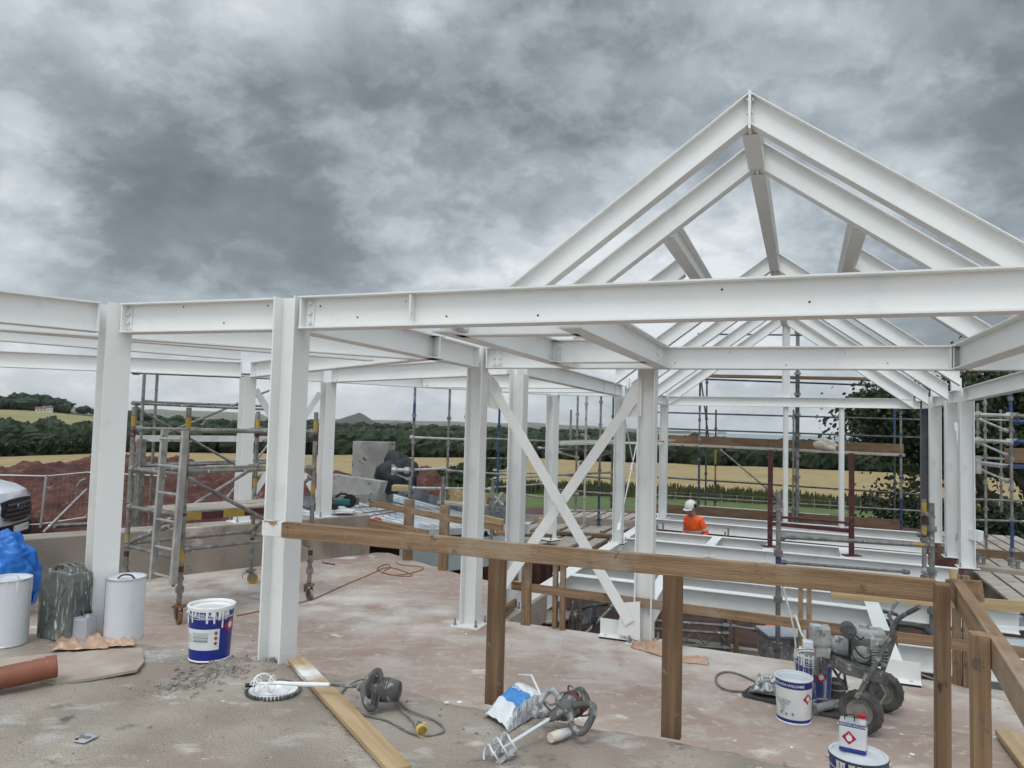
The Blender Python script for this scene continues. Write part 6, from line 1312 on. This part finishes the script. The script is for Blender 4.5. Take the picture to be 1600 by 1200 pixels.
cab = [q(578, 1060, .61), q(562, 1062, .52), q(545, 1070, .508), q(530, 1085, .508), q(526, 1102, .508), q(545, 1112, .508), q(575, 1118, .508), q(610, 1127, .508), q(640, 1146, .508), q(665, 1150, .508), q(693, 1146, .508), q(694, 1136, .508), q(680, 1125, .508), q(655, 1116, .508), q(635, 1108, .508), q(618, 1090, .508), q(605, 1072, .53), q(592, 1061, .60)]
MB(O_).path(cab, .0055, 6, 2).build('cable', 'cable_grey', r, True); MB(O_).path([q(592, 1062, .58), q(606, 1080, .515), q(622, 1105, .508), q(640, 1122, .508), q(652, 1134, .515)], .0055, 6, 2).build('cable', 'cable_grey', r, True)
pl = thing('plug', None, None); pl.parent = r; a = q(652, 1132, .53); b = q(662, 1146, .528)
MB(O_).tube(a, a.lerp(b, .55), .020, 14, .024).build('plug_body', 'machine', pl, True); d3 = (b-a).normalized(); R3 = Matrix((frame(d3)[1], frame(d3)[2], d3)).transposed()
MB(O_).lathe([(.024, 0), (.028, .005), (.028, .035), (.024, .035), (.023, .008), (.001, .008)], a.lerp(b, .5), 20, R3).build('plug_collar', 'plug_yellow', pl, True)
# --- mixer 2
r = thing('paint_mixer', 'dirty twin handled mixer with bright cage paddle beside the torn sack', 'mixer drill', tuple(q(880, 1110, .5))); O_ = r.location.copy()
a = q(795, 1163, .55); b = q(862, 1121, .60); MB(O_).tube(a, b, .0085, 8).build('shaft', 'tin_white', r, True); ax = (b-a).normalized(); x_, y_, z_ = frame(ax)
R = Matrix((y_, z_, x_)).transposed()
MB(O_).lathe([(.014, -.02), (.02, 0), (.022, .02), (.03, .03), (.032, .05), (.028, .055), (.04, .07), (.048, .09), (.048, .12), (.058, .13), (.062, .18), (.060, .22), (.05, .24), (.001, .242)], b, 24, R).build('motor_body', 'machine', r, True)
MB(O_).lathe([(.0625, .145), (.066, .15), (.066, .175), (.0625, .18)], b, 24, R).build('red_band', 'maroon', r, True)
cc = b+ax*.12
for sg in (-1, 1):
    sdv = (R @ Vector((1, 0, 0)))*sg; upv = Vector((0, 0, 1))
    pts = [cc+sdv*.045+upv*.02, cc+sdv*.12+upv*.045+ax*.03, cc+sdv*.165+upv*.03+ax*.02, cc+sdv*.17-upv*.03-ax*.05, cc+sdv*.15-upv*.05-ax*.09, cc+sdv*.08-upv*.03-ax*.07, cc+sdv*.04-ax*.02]
    MB(O_).path(pts, .017, 8, 2).build('loop_handle', 'machine_pale' if sg > 0 else 'machine', r, True)
cb = []
for k in range(46):
    t_ = k/45; an = t_*15; cb.append(cc+ax*(.10*math.sin(t_*9)-.01)+(y_*math.cos(an)+z_*math.sin(an))*(.072+.018*math.sin(k*1.3)))
cb += [q(893, 1130, .53), q(888, 1143, .515)]
MB(O_).path(cb, .0055, 6, 1).build('cable', 'cable_grey', r, True)
pl = thing('plug', None, None); pl.parent = r; a3 = q(889, 1143, .53); b3 = q(860, 1153, .53)
MB(O_).tube(a3, a3.lerp(b3, .55), .020, 14, .026).build('plug_body', 'tin_white', pl, True); MB(O_).tube(a3.lerp(b3, .55), b3, .026, 16, .023).build('plug_collar', 'plug_pale', pl, True)
# paddle cage
pd = thing('paddle', None, None); pd.parent = r; e0 = a-ax*.0
for k in range(3):
    R_ = .052 if k < 2 else .045; ce = e0-ax*(.005+.055*k); MB(O_).path([ce+(y_*math.cos(t)+z_*math.sin(t))*R_+ax*.012*math.sin(t*2) for t in [j*.33 for j in range(20)]], .005, 6).build('ring', 'tin_white', pd, True)
for k in range(4):
    an = k*math.pi/2; n0 = y_*math.cos(an)+z_*math.sin(an); n1_ = y_*math.cos(an+1)+z_*math.sin(an+1); MB(O_).bar(e0+n0*.05, e0-ax*.11+n1_*.045, .004, .028, n0).build('blade', 'bag_silver', pd)
MB(O_).tube(e0, e0-ax*.11, .007, 8).build('hub', 'tin_white', pd, True)
# --- torn sack
pts = [at(757, 1117, .53), at(792, 1140, .5), at(848, 1112, .52), at(825, 1078, .52)]
r = thing('powder_sack', 'half empty white and blue sack with silver underside by the front post', 'sack', tuple(at(805, 1135, .5))); O_ = r.location.copy()
A, B, C_, D = at(756, 1120, .50), at(794, 1146, .50), at(850, 1112, .50), at(810, 1085, .50)
n = 26; vs = []; mb = MB(O_); mi = []
for i in range(n+1):
    for j in range(n+1):
        u_, w_ = i/n, j/n; p = A.lerp(D, u_).lerp(B.lerp(C_, u_), w_)
        ed = min(1, 5*min(w_, 1-w_)); eu = min(1, 3.2*min(u_+.03, 1-u_+.12)); z = (.085*(eu**.5)*(ed**.5)+.012*noise.noise(Vector((u_*6, w_*5, 1)))+.012*abs(noise.noise(Vector((u_*14, w_*10, 7)))))*(1 if ed > 0 else 1)
        z += .03*u_*u_; vs.append(p+Vector((0, 0, max(.004, z))))
fs = [(i*(n+1)+j, i*(n+1)+j+1, (i+1)*(n+1)+j+1, (i+1)*(n+1)+j) for i in range(n) for j in range(n)]
mb.add(vs, fs); mb.mi = [(2 if j > n-5 else (1 if 8 <= i <= 18 else 0)) for i in range(n) for j in range(n)]
mb.build('bag', ['bag_white', 'bag_blue', 'bag_silver'], r, True)
lt = textmesh('2HV', .07); 
U_ = (D-A); W_ = (B-A)
for v_ in lt.vertices:
    uu = .60+v_.co.y*1.9; ww = .40+v_.co.x*2.4; p = A.lerp(D, uu).lerp(B.lerp(C_, uu), ww); v_.co = p+Vector((0, 0, .098+.03*uu*uu))-O_
lt.materials.clear(); lt.materials.append(MATS['bag_white']); o = bpy.data.objects.new('lettering', lt); COL.objects.link(o); o.parent = r
MB(O_).path([D+Vector((0, 0, .11)), D.lerp(C_, .5)+Vector((0, 0, .15)), C_+Vector((0, 0, .05))], .006, 6).build('seam', 'bag_white', r, True)
# ================= SPRAY PUMP =================
YP = 5.35
r = thing('spray_pump', 'paint spattered engine driven spray pump on a two wheeled trolley', 'spray pump', tuple(at(1345, 1120, 0))); O_ = r.location.copy()
def w(x, y, Y=YP): return aty(x, y, Y)
w1 = w(1345, 1104, 5.2); w2 = w(1379, 1087, 5.62); axl = (w2-w1).normalized(); Rw = Matrix((frame(axl)[1], frame(axl)[2], axl)).transposed()
for wc in (w1, w2):
    wh = thing('wheel', None, None); wh.parent = r
    wc.z = .142; MB(O_).lathe([(.085, -.035), (.115, -.042), (.132, -.034), (.141, -.02), (.141, .02), (.132, .034), (.115, .042), (.085, .035), (.085, -.035)], wc, 40, Rw).build('tyre', 'tyre', wh, True)
    tm = MB(O_)
    for k in range(36):
        a = 2*math.pi*k/36; c = wc+Rw @ Vector((math.cos(a)*.141, math.sin(a)*.141, .016*(1 if k % 2 else -1))); tm.box(c, (.004, .013, .026), Rw @ Matrix.Rotation(a, 3, 'Z'))
    tm.build('tread', 'tyre', wh)
    MB(O_).lathe([(.001, -.03), (.025, -.03), (.03, -.02), (.055, -.012), (.07, -.022), (.086, -.034), (.086, .034), (.07, .022), (.001, .02)], wc, 32, Rw).build('rim', 'dusty_rim', wh, True)
MB(O_).tube(w1, w2, .012, 10).build('axle', 'machine', r, True)
MB(O_).bar(w(1303, 1034), w(1372, 1052), .30, .075).build('chassis', 'machine', r, bevel=.006)
for k, (x0, y0, x1, y1, Y0, w__) in enumerate(((1338, 1092, 1397, 985, 5.2, .04), (1372, 1068, 1399, 992, 5.55, .035))): MB(O_).bar(w(x0, y0, Y0), w(x1, y1, Y0+.02), .03, w__, axl).build('frame_bar', 'machine', r, bevel=.003)
MB(O_).path([w(1392, 992, 5.2), w(1398, 972, 5.2), w(1410, 962, 5.15), w(1426, 954, 5.05), w(1437, 948, 4.98)], .016, 8, 1).build('handle', 'machine', r, True)
MB(O_).path([w(1396, 990, 5.5), w(1394, 975, 5.5), w(1390, 962, 5.5), w(1396, 948, 5.48), w(1404, 938, 5.45)], .012, 8, 1).build('handle', 'machine_pale', r, True)
MB(O_).path([w(1398, 974, 5.2), w(1388, 962, 5.5)], .010, 8).build('handle_tie', 'machine', r, True)
MB(O_).path([w(1372, 1062, 5.4), w(1384, 1085, 5.45), w(1372, 1105, 5.4)], .007, 6).build('stay', 'machine_pale', r, True)
for x0, y0, x1, y1, Y0 in ((1300, 1042, 1320, 1075, 5.3), (1320, 1045, 1323, 1078, 5.5)): MB(O_).path([w(x0, y0, Y0), w((x0+x1)/2-2, (y0+y1)/2-4, Y0), w(x1, y1, Y0)], .010, 8, 1).build('front_leg', 'machine', r, True)
# engine
en_ = MB(O_); rx = Vector((.95, -.30, 0)).normalized(); ry = Vector((.30, .95, 0)).normalized(); RE = Matrix((rx, ry, Vector((0, 0, 1)))).transposed()
ec = w(1352, 1015, 5.4)
en_.box(ec, (.21, .20, .17), RE); en_.build('engine_block', 'machine', r, bevel=.015)
fb_ = MB(O_)
for k in range(7): fb_.box(ec+RE @ Vector((.065, -.102, -.05+.018*k)), (.08, .016, .007), RE)
fb_.build('cooling_fins', 'machine_pale', r)
fc_ = ec+RE @ Vector((-.04, -.105, -.005)); Ry = Matrix((rx, Vector((0, 0, 1)), -ry)).transposed()
MB(O_).lathe([(.052, -.01), (.056, .0), (.056, .015), (.045, .022), (.02, .024), (.001, .024)], fc_, 24, Ry).build('recoil_starter', 'machine_pale', r, True)
MB(O_).box(ec+RE @ Vector((.015, 0, .115)), (.22, .17, .075), RE).build('fuel_tank', 'machine_pale', r, bevel=.02); MB(O_).tube(ec+RE @ Vector((-.01, 0, .15)), ec+RE @ Vector((-.01, 0, .175)), .032, 18).build('fuel_cap', 'machine_pale', r, True)
ac = w(1325, 984, 5.3); MB(O_).lathe([(.001, -.05), (.046, -.05), (.052, -.04), (.052, .04), (.046, .05), (.001, .05)], ac, 20, Ry).build('air_filter', 'dark_grey', r, True)
MB(O_).box(ac+Vector((.0, -.055, 0)), (.05, .01, .03), RE).build('filter_plate', 'machine', r)
MB(O_).box(ec+RE @ Vector((.06, -.06, .065)), (.09, .09, .09), RE).build('cowl', 'machine_pale', r, bevel=.012)
MB(O_).box(ec+RE @ Vector((.10, -.02, -.02)), (.05, .16, .12), RE).build('muffler', 'machine_pale', r, bevel=.01)
sl_ = MB(O_)
for i in range(3):
    for j in range(4): sl_.box(ec+RE @ Vector((.085+.016*i, -.104, -.045+.022*j)), (.010, .006, .012), RE)
sl_.build('muffler_slots', 'black', r)
mb = MB(O_); mb.path([w(1335, 1012, 5.25), w(1342, 1022, 5.22), w(1352, 1030, 5.22), w(1362, 1024, 5.22)], .006, 6, 1); mb.path([w(1338, 994, 5.25), w(1345, 1000, 5.2), w(1350, 995, 5.2)], .005, 6, 1); mb.build('hoses', 'black', r, True)
# pump
MB(O_).box(w(1281, 992, 5.45), (.14, .14, .14), RE).build('pump_head', 'machine_pale', r, bevel=.018); MB(O_).box(w(1285, 1015, 5.45), (.10, .12, .09), RE).build('pump_block', 'machine_pale', r, bevel=.01)
a = w(1290, 1005, 5.45); b = w(1322, 1010, 5.42); MB(O_).tube(a, b, .062, 20, .07).build('gearbox', 'machine_pale', r, True); MB(O_).tube(w(1296, 1006, 5.45), w(1301, 1007, 5.45), .072, 20).build('gearbox_flange', 'machine', r, True)
MB(O_).box(w(1262, 1006, 5.4), (.07, .07, .05), RE).build('valve', 'tin_white', r, bevel=.006)
for x in (1278, 1290): MB(O_).tube(w(x, 1014, 5.5), w(x-2, 1052, 5.6), .022, 12).build('intake_tube', 'machine_pale', r, True)
MB(O_).path([w(1244, 1028, 5.6), w(1243, 1000, 5.6), w(1238, 970, 5.6), w(1231, 945, 5.6), w(1223, 915, 5.6)], .0075, 8, 1).build('spray_hose', 'hose_white', r, True)
MB(O_).path([w(1239, 965, 5.6), w(1243, 962, 5.58), w(1247, 975, 5.55), w(1252, 990, 5.5), w(1260, 1001, 5.45), w(1267, 1003, 5.42)], .0085, 8, 1).build('spray_hose', 'hose_white', r, True)
MB(O_).path([w(1330, 1030, 5.6), w(1315, 1048, 5.65), w(1308, 1060, 5.66), w(1320, 1072, 5.66)], .008, 8, 1).build('hoses', 'cable_grey', r, True)
# things round the pump
def tray(x0, y0, x1, y1, x2, y2, x3, y3, label, m, name='tray', z=.01, cat='tray'):
    pts = [at(x, y, z) for x, y in ((x0, y0), (x1, y1), (x2, y2), (x3, y3))]; mb = MB(pts[0]); c = sum(pts, Vector())/4; inn = [p.lerp(c, .12)-Vector((0, 0, .0)) for p in pts]; up_ = [p+Vector((0, 0, .022)) for p in pts]
    mb.add(pts+up_+inn, [(0, 1, 5, 4), (1, 2, 6, 5), (2, 3, 7, 6), (3, 0, 4, 7), (4, 5, 9, 8), (5, 6, 10, 9), (6, 7, 11, 10), (7, 4, 8, 11), (8, 9, 10, 11)]); return tag(mb.build(name, m, loc=pts[0]), label, cat)
tray(1159, 1087, 1222, 1102, 1232, 1080, 1172, 1076, 'black and silver steel sheet left of the dented white bucket', 'dark_grey', 'steel_sheet')
tray(1170, 1080, 1225, 1090, 1228, 1076, 1182, 1070, 'shiny paint smeared tray on the steel sheet', 'bag_silver', z=.035)
crumple([at(1176, 1082, .05), at(1212, 1084, .05), at(1210, 1064, .05), at(1180, 1066, .05)], 'crumpled silver foil rag on the tray left of the buckets', 'foil_rag', 'bag_silver', 33, .08, 20, 'rag')
r = thing('spray_gun', 'white spattered spray gun resting behind the dented bucket', 'spray gun', tuple(at(1200, 1078, .05))); O_ = r.location.copy()
MB(O_).path([at(1182, 1070, .1), at(1200, 1062, .12), at(1213, 1068, .12)], .014, 8, 1).build('gun_body', 'machine_pale', r, True); MB(O_).tube(at(1198, 1066, .12), at(1199, 1080, .06), .016, 10).build('grip', 'tin_white', r, True); MB(O_).tube(at(1206, 1066, .13), at(1212, 1060, .16), .012, 10).build('nozzle', 'tin_white', r, True)
o = MB(); o.path([at(x, y, .012) for x, y in ((1195, 1073), (1175, 1062), (1150, 1051), (1130, 1049), (1118, 1056), (1119, 1068), (1132, 1078), (1160, 1081), (1195, 1080))], .008, 8, 2); tag(o.build('hose', 'cable_grey', smooth=True), 'grey hose looping out on the slab left of the buckets', 'hose')
r = thing('roller_pole', 'paint caked roller and scraper lying against the trolley wheel', 'paint roller', tuple(at(1290, 1105, .03))); O_ = r.location.copy()
MB(O_).tube(at(1272, 1108, .05), at(1300, 1101, .05), .030, 14).build('roller_sleeve', 'machine_pale', r, True); MB(O_).path([at(1300, 1101, .05), at(1310, 1096, .05), at(1330, 1096, .04)], .016, 8).build('roller_handle', 'machine_pale', r, True)
MB(O_).path([at(1268, 1102, .06), at(1272, 1093, .09), at(1292, 1092, .09), at(1298, 1098, .06)], .008, 8, 1).build('roller_frame', 'machine_pale', r, True)
tray(1278, 1116, 1320, 1124, 1326, 1114, 1288, 1108, 'flat grey scraper plate before the trolley wheel', 'machine', 'scraper_plate', cat='plate')
p = at(1306, 1090, 0); r_, rf, fb = tin(p, .075, .07, .13, 'small dark paint pot behind the paint caked roller', 'paint_pot', 'pot', [(0, 1, 'machine')], rimm='machine_pale', inside='machine', fill=.8, handle=(.1, .03))
# string
o = MB(); o.path([aty(x, y, Y) for x, y, Y in ((1386, 1042, 6.6), (1398, 1040, 6.5), (1415, 1044, 6.4), (1440, 1054, 6.2), (1475, 1066, 5.9), (1545, 1087, 5.6), (1600, 1102, 5.5))], .004, 6, 1); tag(o.build('string_line', 'string', smooth=True), 'pale string stretched from the angle bracket past the corner post', 'string')
# bottle, cup, glove, tool
p = aty(804, 834, 8.75); r = thing('water_bottle', 'clear plastic water bottle standing on the timber behind the front rail', 'bottle', tuple(p))
MB().lathe([(.001, 0), (.034, .002), (.036, .02), (.034, .06), (.036, .10), (.035, .17), (.030, .20), (.014, .235), (.013, .25)], n=20).build('bottle_body', 'bottle', r, True); MB().lathe([(.0366, .07), (.0366, .14)], n=20).build('bottle_label', 'bottle_label', r, True); MB().tube((0, 0, .245), (0, 0, .265), .015, 14).build('bottle_cap', 'dark_grey', r, True)
p = aty(823, 834, 8.7); r = thing('paper_cup', 'white paper cup right of the water bottle', 'cup', tuple(p)); MB().lathe([(.032, 0), (.044, .11), (.046, .112), (.042, .11)], n=20).build('cup_body', 'paper_white', r, True); MB().lathe([(.046, .108), (.047, .116), (.04, .124), (.001, .124)], n=20).build('cup_lid', 'tin_white', r, True)
p = aty(589, 815, 11.6); mb = MB(); mb.ball((0, 0, 0), .07, 9, (1.2, .8, .55)); 
for k in range(5): mb.tube((.04, -.04+.02*k, 0), (.12+.01*(k % 3), -.05+.026*k, -.02), .014, 6)
tag(mb.build('work_glove', 'red', smooth=True, loc=p), 'red work glove on the timber edge board by the wall end', 'glove')
p = aty(535, 792, 12); r = thing('power_saw', 'teal and black power saw left on the decking by the wall end', 'power saw', tuple(p)); MB().box((0, 0, .08), (.28, .16, .12)).build('saw_body', 'teal', r, bevel=.03); MB().tube((.12, -.06, .1), (.12, .0, .1), .11, 20).build('blade_guard', 'black', r, True); MB().path([(-.12, 0, .13), (-.06, 0, .21), (.06, 0, .21), (.1, 0, .14)], .018, 8, 1).build('handle', 'black', r, True)
p = aty(540, 798, 11.6); r = thing('tool_bag', 'black tool bag beside the power saw', 'bag', tuple(p)); MB().box((-.3, 0, .05), (.35, .2, .14)).build('bag_body', 'black', r, bevel=.04); MB().path([(-.42, 0, .1), (-.38, 0, .2), (-.22, 0, .2), (-.18, 0, .1)], .01, 6, 1).build('bag_handle', 'black', r, True)
p = aty(528, 800, 11.55); mb = MB(); mb.box((.0, 0, .02), (.5, .25, .03)); tag(mb.build('steel_plate', 'white_steel', loc=p), 'white painted plate on wall top beside the rightmost wall column', 'plate')
# black sacks heap
for k, (x, y, s_) in enumerate(((612, 745, .36), (628, 742, .38), (620, 728, .34), (634, 735, .30), (614, 724, .22))):
    p = aty(x, y, 17+.2*k); mb = MB(); mb.ball((0, 0, 0), s_, 12, (1, .8, 1)); o = mb.build('black_sack', 'black_sheet', smooth=True, loc=p)
    for v_ in o.data.vertices: v_.co *= 1+.3*noise.noise(v_.co*4+Vector((k*3, 0, 0)))+.15*noise.noise(v_.co*10)
    tag(o, ('black sack lowest left in the heap behind the stub wall', 'black sack lowest in the middle of the heap', 'black sack high in the middle of the heap', 'black sack furthest right in the heap', 'small black sack on top left of the heap')[k], 'sack', 'black plastic sacks')
# small mixer under shade
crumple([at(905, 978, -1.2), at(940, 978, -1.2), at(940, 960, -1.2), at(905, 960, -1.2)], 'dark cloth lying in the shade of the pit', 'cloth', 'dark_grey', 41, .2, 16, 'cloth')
# ================= PEOPLE =================
import bmesh
def skin(name, chains, m, parent, root=0, sub=2):
    """chains: list of [(x,y,z,r)...]; points shared when equal"""
    bm = bmesh.new(); L_ = bm.verts.layers.skin.verify(); idx = {}; first = None
    for ch in chains:
        pv = None
        for (x, y, z, rr) in ch:
            k = (round(x, 4), round(y, 4), round(z, 4))
            if k not in idx:
                v_ = bm.verts.new((x, y, z)); rr = rr if isinstance(rr, tuple) else (rr, rr); v_[L_].radius = rr; idx[k] = v_
                if first is None: v_[L_].use_root = True; first = v_
            v_ = idx[k]
            if pv is not None and pv is not v_ and not bm.edges.get((pv, v_)): bm.edges.new((pv, v_))
            pv = v_
    me = bpy.data.meshes.new(name); bm.to_mesh(me); bm.free(); me.materials.append(MATS[m]); o = bpy.data.objects.new(name, me); COL.objects.link(o); o.parent = parent
    s_ = o.modifiers.new('skin', 'SKIN'); s_.use_smooth_shade = True; b = o.modifiers.new('sub', 'SUBSURF'); b.levels = b.render_levels = sub; return o
def hand(side, wx, wy, wz, dx=0, dy=0, dz=-1):
    w_ = Vector((wx, wy, wz)); d = Vector((dx, dy, dz)).normalized(); a = d.cross(Vector((0, 1, 0))).normalized() if abs(d.y) < .9 else Vector((1, 0, 0)); cvec = d.cross(a)
    palm = w_+d*.05; ch = [[(*w_, .024), (*palm, (.028, .018))]]
    for k, (o_, l) in enumerate(((-.028, .07), (-.010, .08), (.010, .076), (.027, .06))):
        b = palm+a*o_+d*.03; m1 = b+d*l*.5+cvec*.008; ch.append([(*palm, (.028, .018)), (*b, .010), (*m1, .009), (*(m1+d*l*.45+cvec*.022), .008)])
    t_ = palm-a*.034*side; ch.append([(*palm, (.028, .018)), (*t_, .011), (*(t_+d*.035-a*.012*side+cvec*.02), .009)])
    return ch
def person(loc, yaw, label, bend=.32, look=.5):
    M = Matrix.Rotation(yaw, 4, 'Z'); M.translation = Vector(loc); r = thing('person', label, 'person', mtx=M)
    # local: facing -Y, z up
    def B(x, y, z): # bend the upper body forward about the hips
        if z > .95: h = z-.95; return (x, y-math.sin(bend)*h, .95+math.cos(bend)*h)
        return (x, y, z)
    def pt(x, y, z, rr): return (*B(x, y, z), rr)
    hip = pt(0, 0, .95, (.15, .11)); wa = pt(0, 0, 1.10, (.14, .10)); chst = pt(0, 0, 1.28, (.17, .12)); sh = pt(0, .0, 1.42, (.12, .09)); nk = pt(0, 0, 1.50, .055)
    hb = B(0, 0, 1.56); hx = (hb[0], hb[1]-.03, hb[2]+.02, (.075, .085)); ht = (hb[0], hb[1]-.05*look-.03, hb[2]+.10, (.080, .095)); htop = (hb[0], hb[1]-.03, hb[2]+.17, (.06, .07)); ns = (hb[0], hb[1]-.145, hb[2]+.045, .012)
    chs = [[hip, wa, chst, sh, nk, hx, ht, htop], [hx, (hb[0], hb[1]-.095, hb[2]-.005, .035)], [ht, ns]]
    arms = []; sleeves = []
    for s_ in (-1, 1):
        S0 = pt(.17*s_, 0, 1.42, .06); E0 = B(.26*s_, -.02, 1.14); El = (E0[0], E0[1]+.03, E0[2], .042); Wz = (E0[0]-.03*s_, E0[1]-.14, E0[2]-.20, .028)
        arms.append([sh, S0, El, Wz]); sleeves.append([sh, (S0[0], S0[1], S0[2], .075), (El[0], El[1], El[2], .062), (Wz[0], Wz[1]+.01, Wz[2]+.03, .05)])
        chs += hand(s_, *Wz[:3], 0, -.5, -.8)
        chs.append([hip, (.10*s_, 0, .86, .085), (.11*s_, -.02, .48, .055), (.11*s_, .02, .09, .04), (.115*s_, -.13, .04, .035)])
    skin('body', chs+arms, 'skin', r)
    skin('jacket', [[(0, 0, .86, (.185, .14)), (*wa[:3], (.175, .135)), (*chst[:3], (.205, .155)), (*sh[:3], (.15, .115)), pt(0, .01, 1.49, .082)]]+[[(*sh[:3], (.15, .115))]+c[1:] for c in sleeves], 'orange_vis', r)
    for z in (.98, 1.20):
        c = B(0, 0, z); mb = MB(); mb.lathe([(1, -.028), (1.02, 0), (1, .028)], c, 32, Matrix.Rotation(bend, 3, 'X'), sx=.197 if z < 1.1 else .222, sy=.148 if z < 1.1 else .170); mb.build('reflective_band', 'reflective', r, True)
    for s_ in (-1, 1):
        E0 = sleeves[0 if s_ < 0 else 1]; a = Vector(E0[1][:3]); b = Vector(E0[2][:3]); m0 = a.lerp(b, .62); MB().tube(m0, m0+(b-a).normalized()*.05, .074, 14, .071).build('reflective_band', 'reflective', r, True)
    skin('trousers', [[(0, 0, .92, (.165, .125)), (.10*s_, 0, .84, .10), (.11*s_, -.02, .48, .078), (.11*s_, .02, .10, .07)] for s_ in (-1, 1)], 'trouser', r)
    for s_ in (-1, 1): mb = MB(); mb.ball((.112*s_, -.05, .045), .07, 10, (.75, 2.0, .8)); mb.build('boot', 'black', r, True)
    hc_ = Vector((hb[0], hb[1]-.05, hb[2]+.115)); Rh = Matrix.Rotation(bend*.9+.1, 3, 'X'); mb = MB(); mb.lathe([(.118, 0), (.122, .01), (.115, .05), (.095, .10), (.055, .133), (.001, .142)], hc_, 28, Rh, sx=.92, sy=1.12); hm = mb.build('helmet', 'helmet', r, True)
    MB().lathe([(.10, .004), (.16, -.008), (.10, -.004)], hc_, 20, Rh, math.pi*1.2, math.pi*1.8, sx=.9, sy=1.12).build('peak', 'helmet', hm, True)
    for s_ in (-1, 1): MB().ball(hc_+Rh @ Vector((s_*.118, .01, .035)), .044, 10, (.55, 1, 1.15)).build('ear_defender', 'black', hm, True)
    for s_ in (-1, 1): MB().ball((hb[0]+.03*s_, hb[1]-.118, hb[2]+.068), .010, 6).build('eye', 'black', r, True)
    return r
pw = aty(1090, 833, 15.3); person((pw.x, pw.y, -1.15), math.radians(-52), 'worker in orange hooded jacket and white helmet looking down among the floor beams', .30, .8)
r = thing('work_platform', 'low timber platform under the worker between the floor beams', 'platform', (pw.x, pw.y, -1.2)); MB().box((0, 0, .02), (1.6, .9, .05)).build('deck', 'deck_board', r)
for sx in (-.7, .7):
    for sy in (-.35, .35): MB().box((sx, sy, -.72), (.08, .08, 1.42)).build('leg', 'timber', r)
pw = aty(1214, 985, 11.3); person((pw.x, pw.y, -2.33), math.radians(150), 'worker in orange jacket half hidden down in the pit behind the low rail', .5, .5)
r = thing('equipment_box', 'grey white site box on blocks in the pit beside the hidden worker', 'site box', tuple(aty(1243, 1010, 10.6))); MB().box((0, 0, 0), (.9, .5, .35)).build('box_body', 'machine_pale', r, bevel=.02)
for k in (-.35, 0, .35): MB().box((k, 0, -.55), (.1, .4, .75)).build('box_leg', 'dark_grey', r)
MB().box((0, 0, .19), (.95, .55, .03)).build('box_lid', 'tin_grey', r)
# ================= HAZE =================
if True:
    h = bpy.data.meshes.new('haze'); mb = MB(); mb.box((0, 8000, 60), (38000, 26000, 440)); o = mb.build('haze', 'black'); o.data.materials.clear()
    hm = bpy.data.materials.new('haze'); hm.use_nodes = True; t = hm.node_tree; t.nodes.clear(); pv = t.nodes.new('ShaderNodeVolumePrincipled'); pv.inputs['Color'].default_value = (.93, .96, 1, 1); pv.inputs['Density'].default_value = .00003; pv.inputs['Anisotropy'].default_value = .2
    ou = t.nodes.new('ShaderNodeOutputMaterial'); t.links.new(pv.outputs[0], ou.inputs['Volume']); o.data.materials.append(hm); tag(o, kind='stuff')
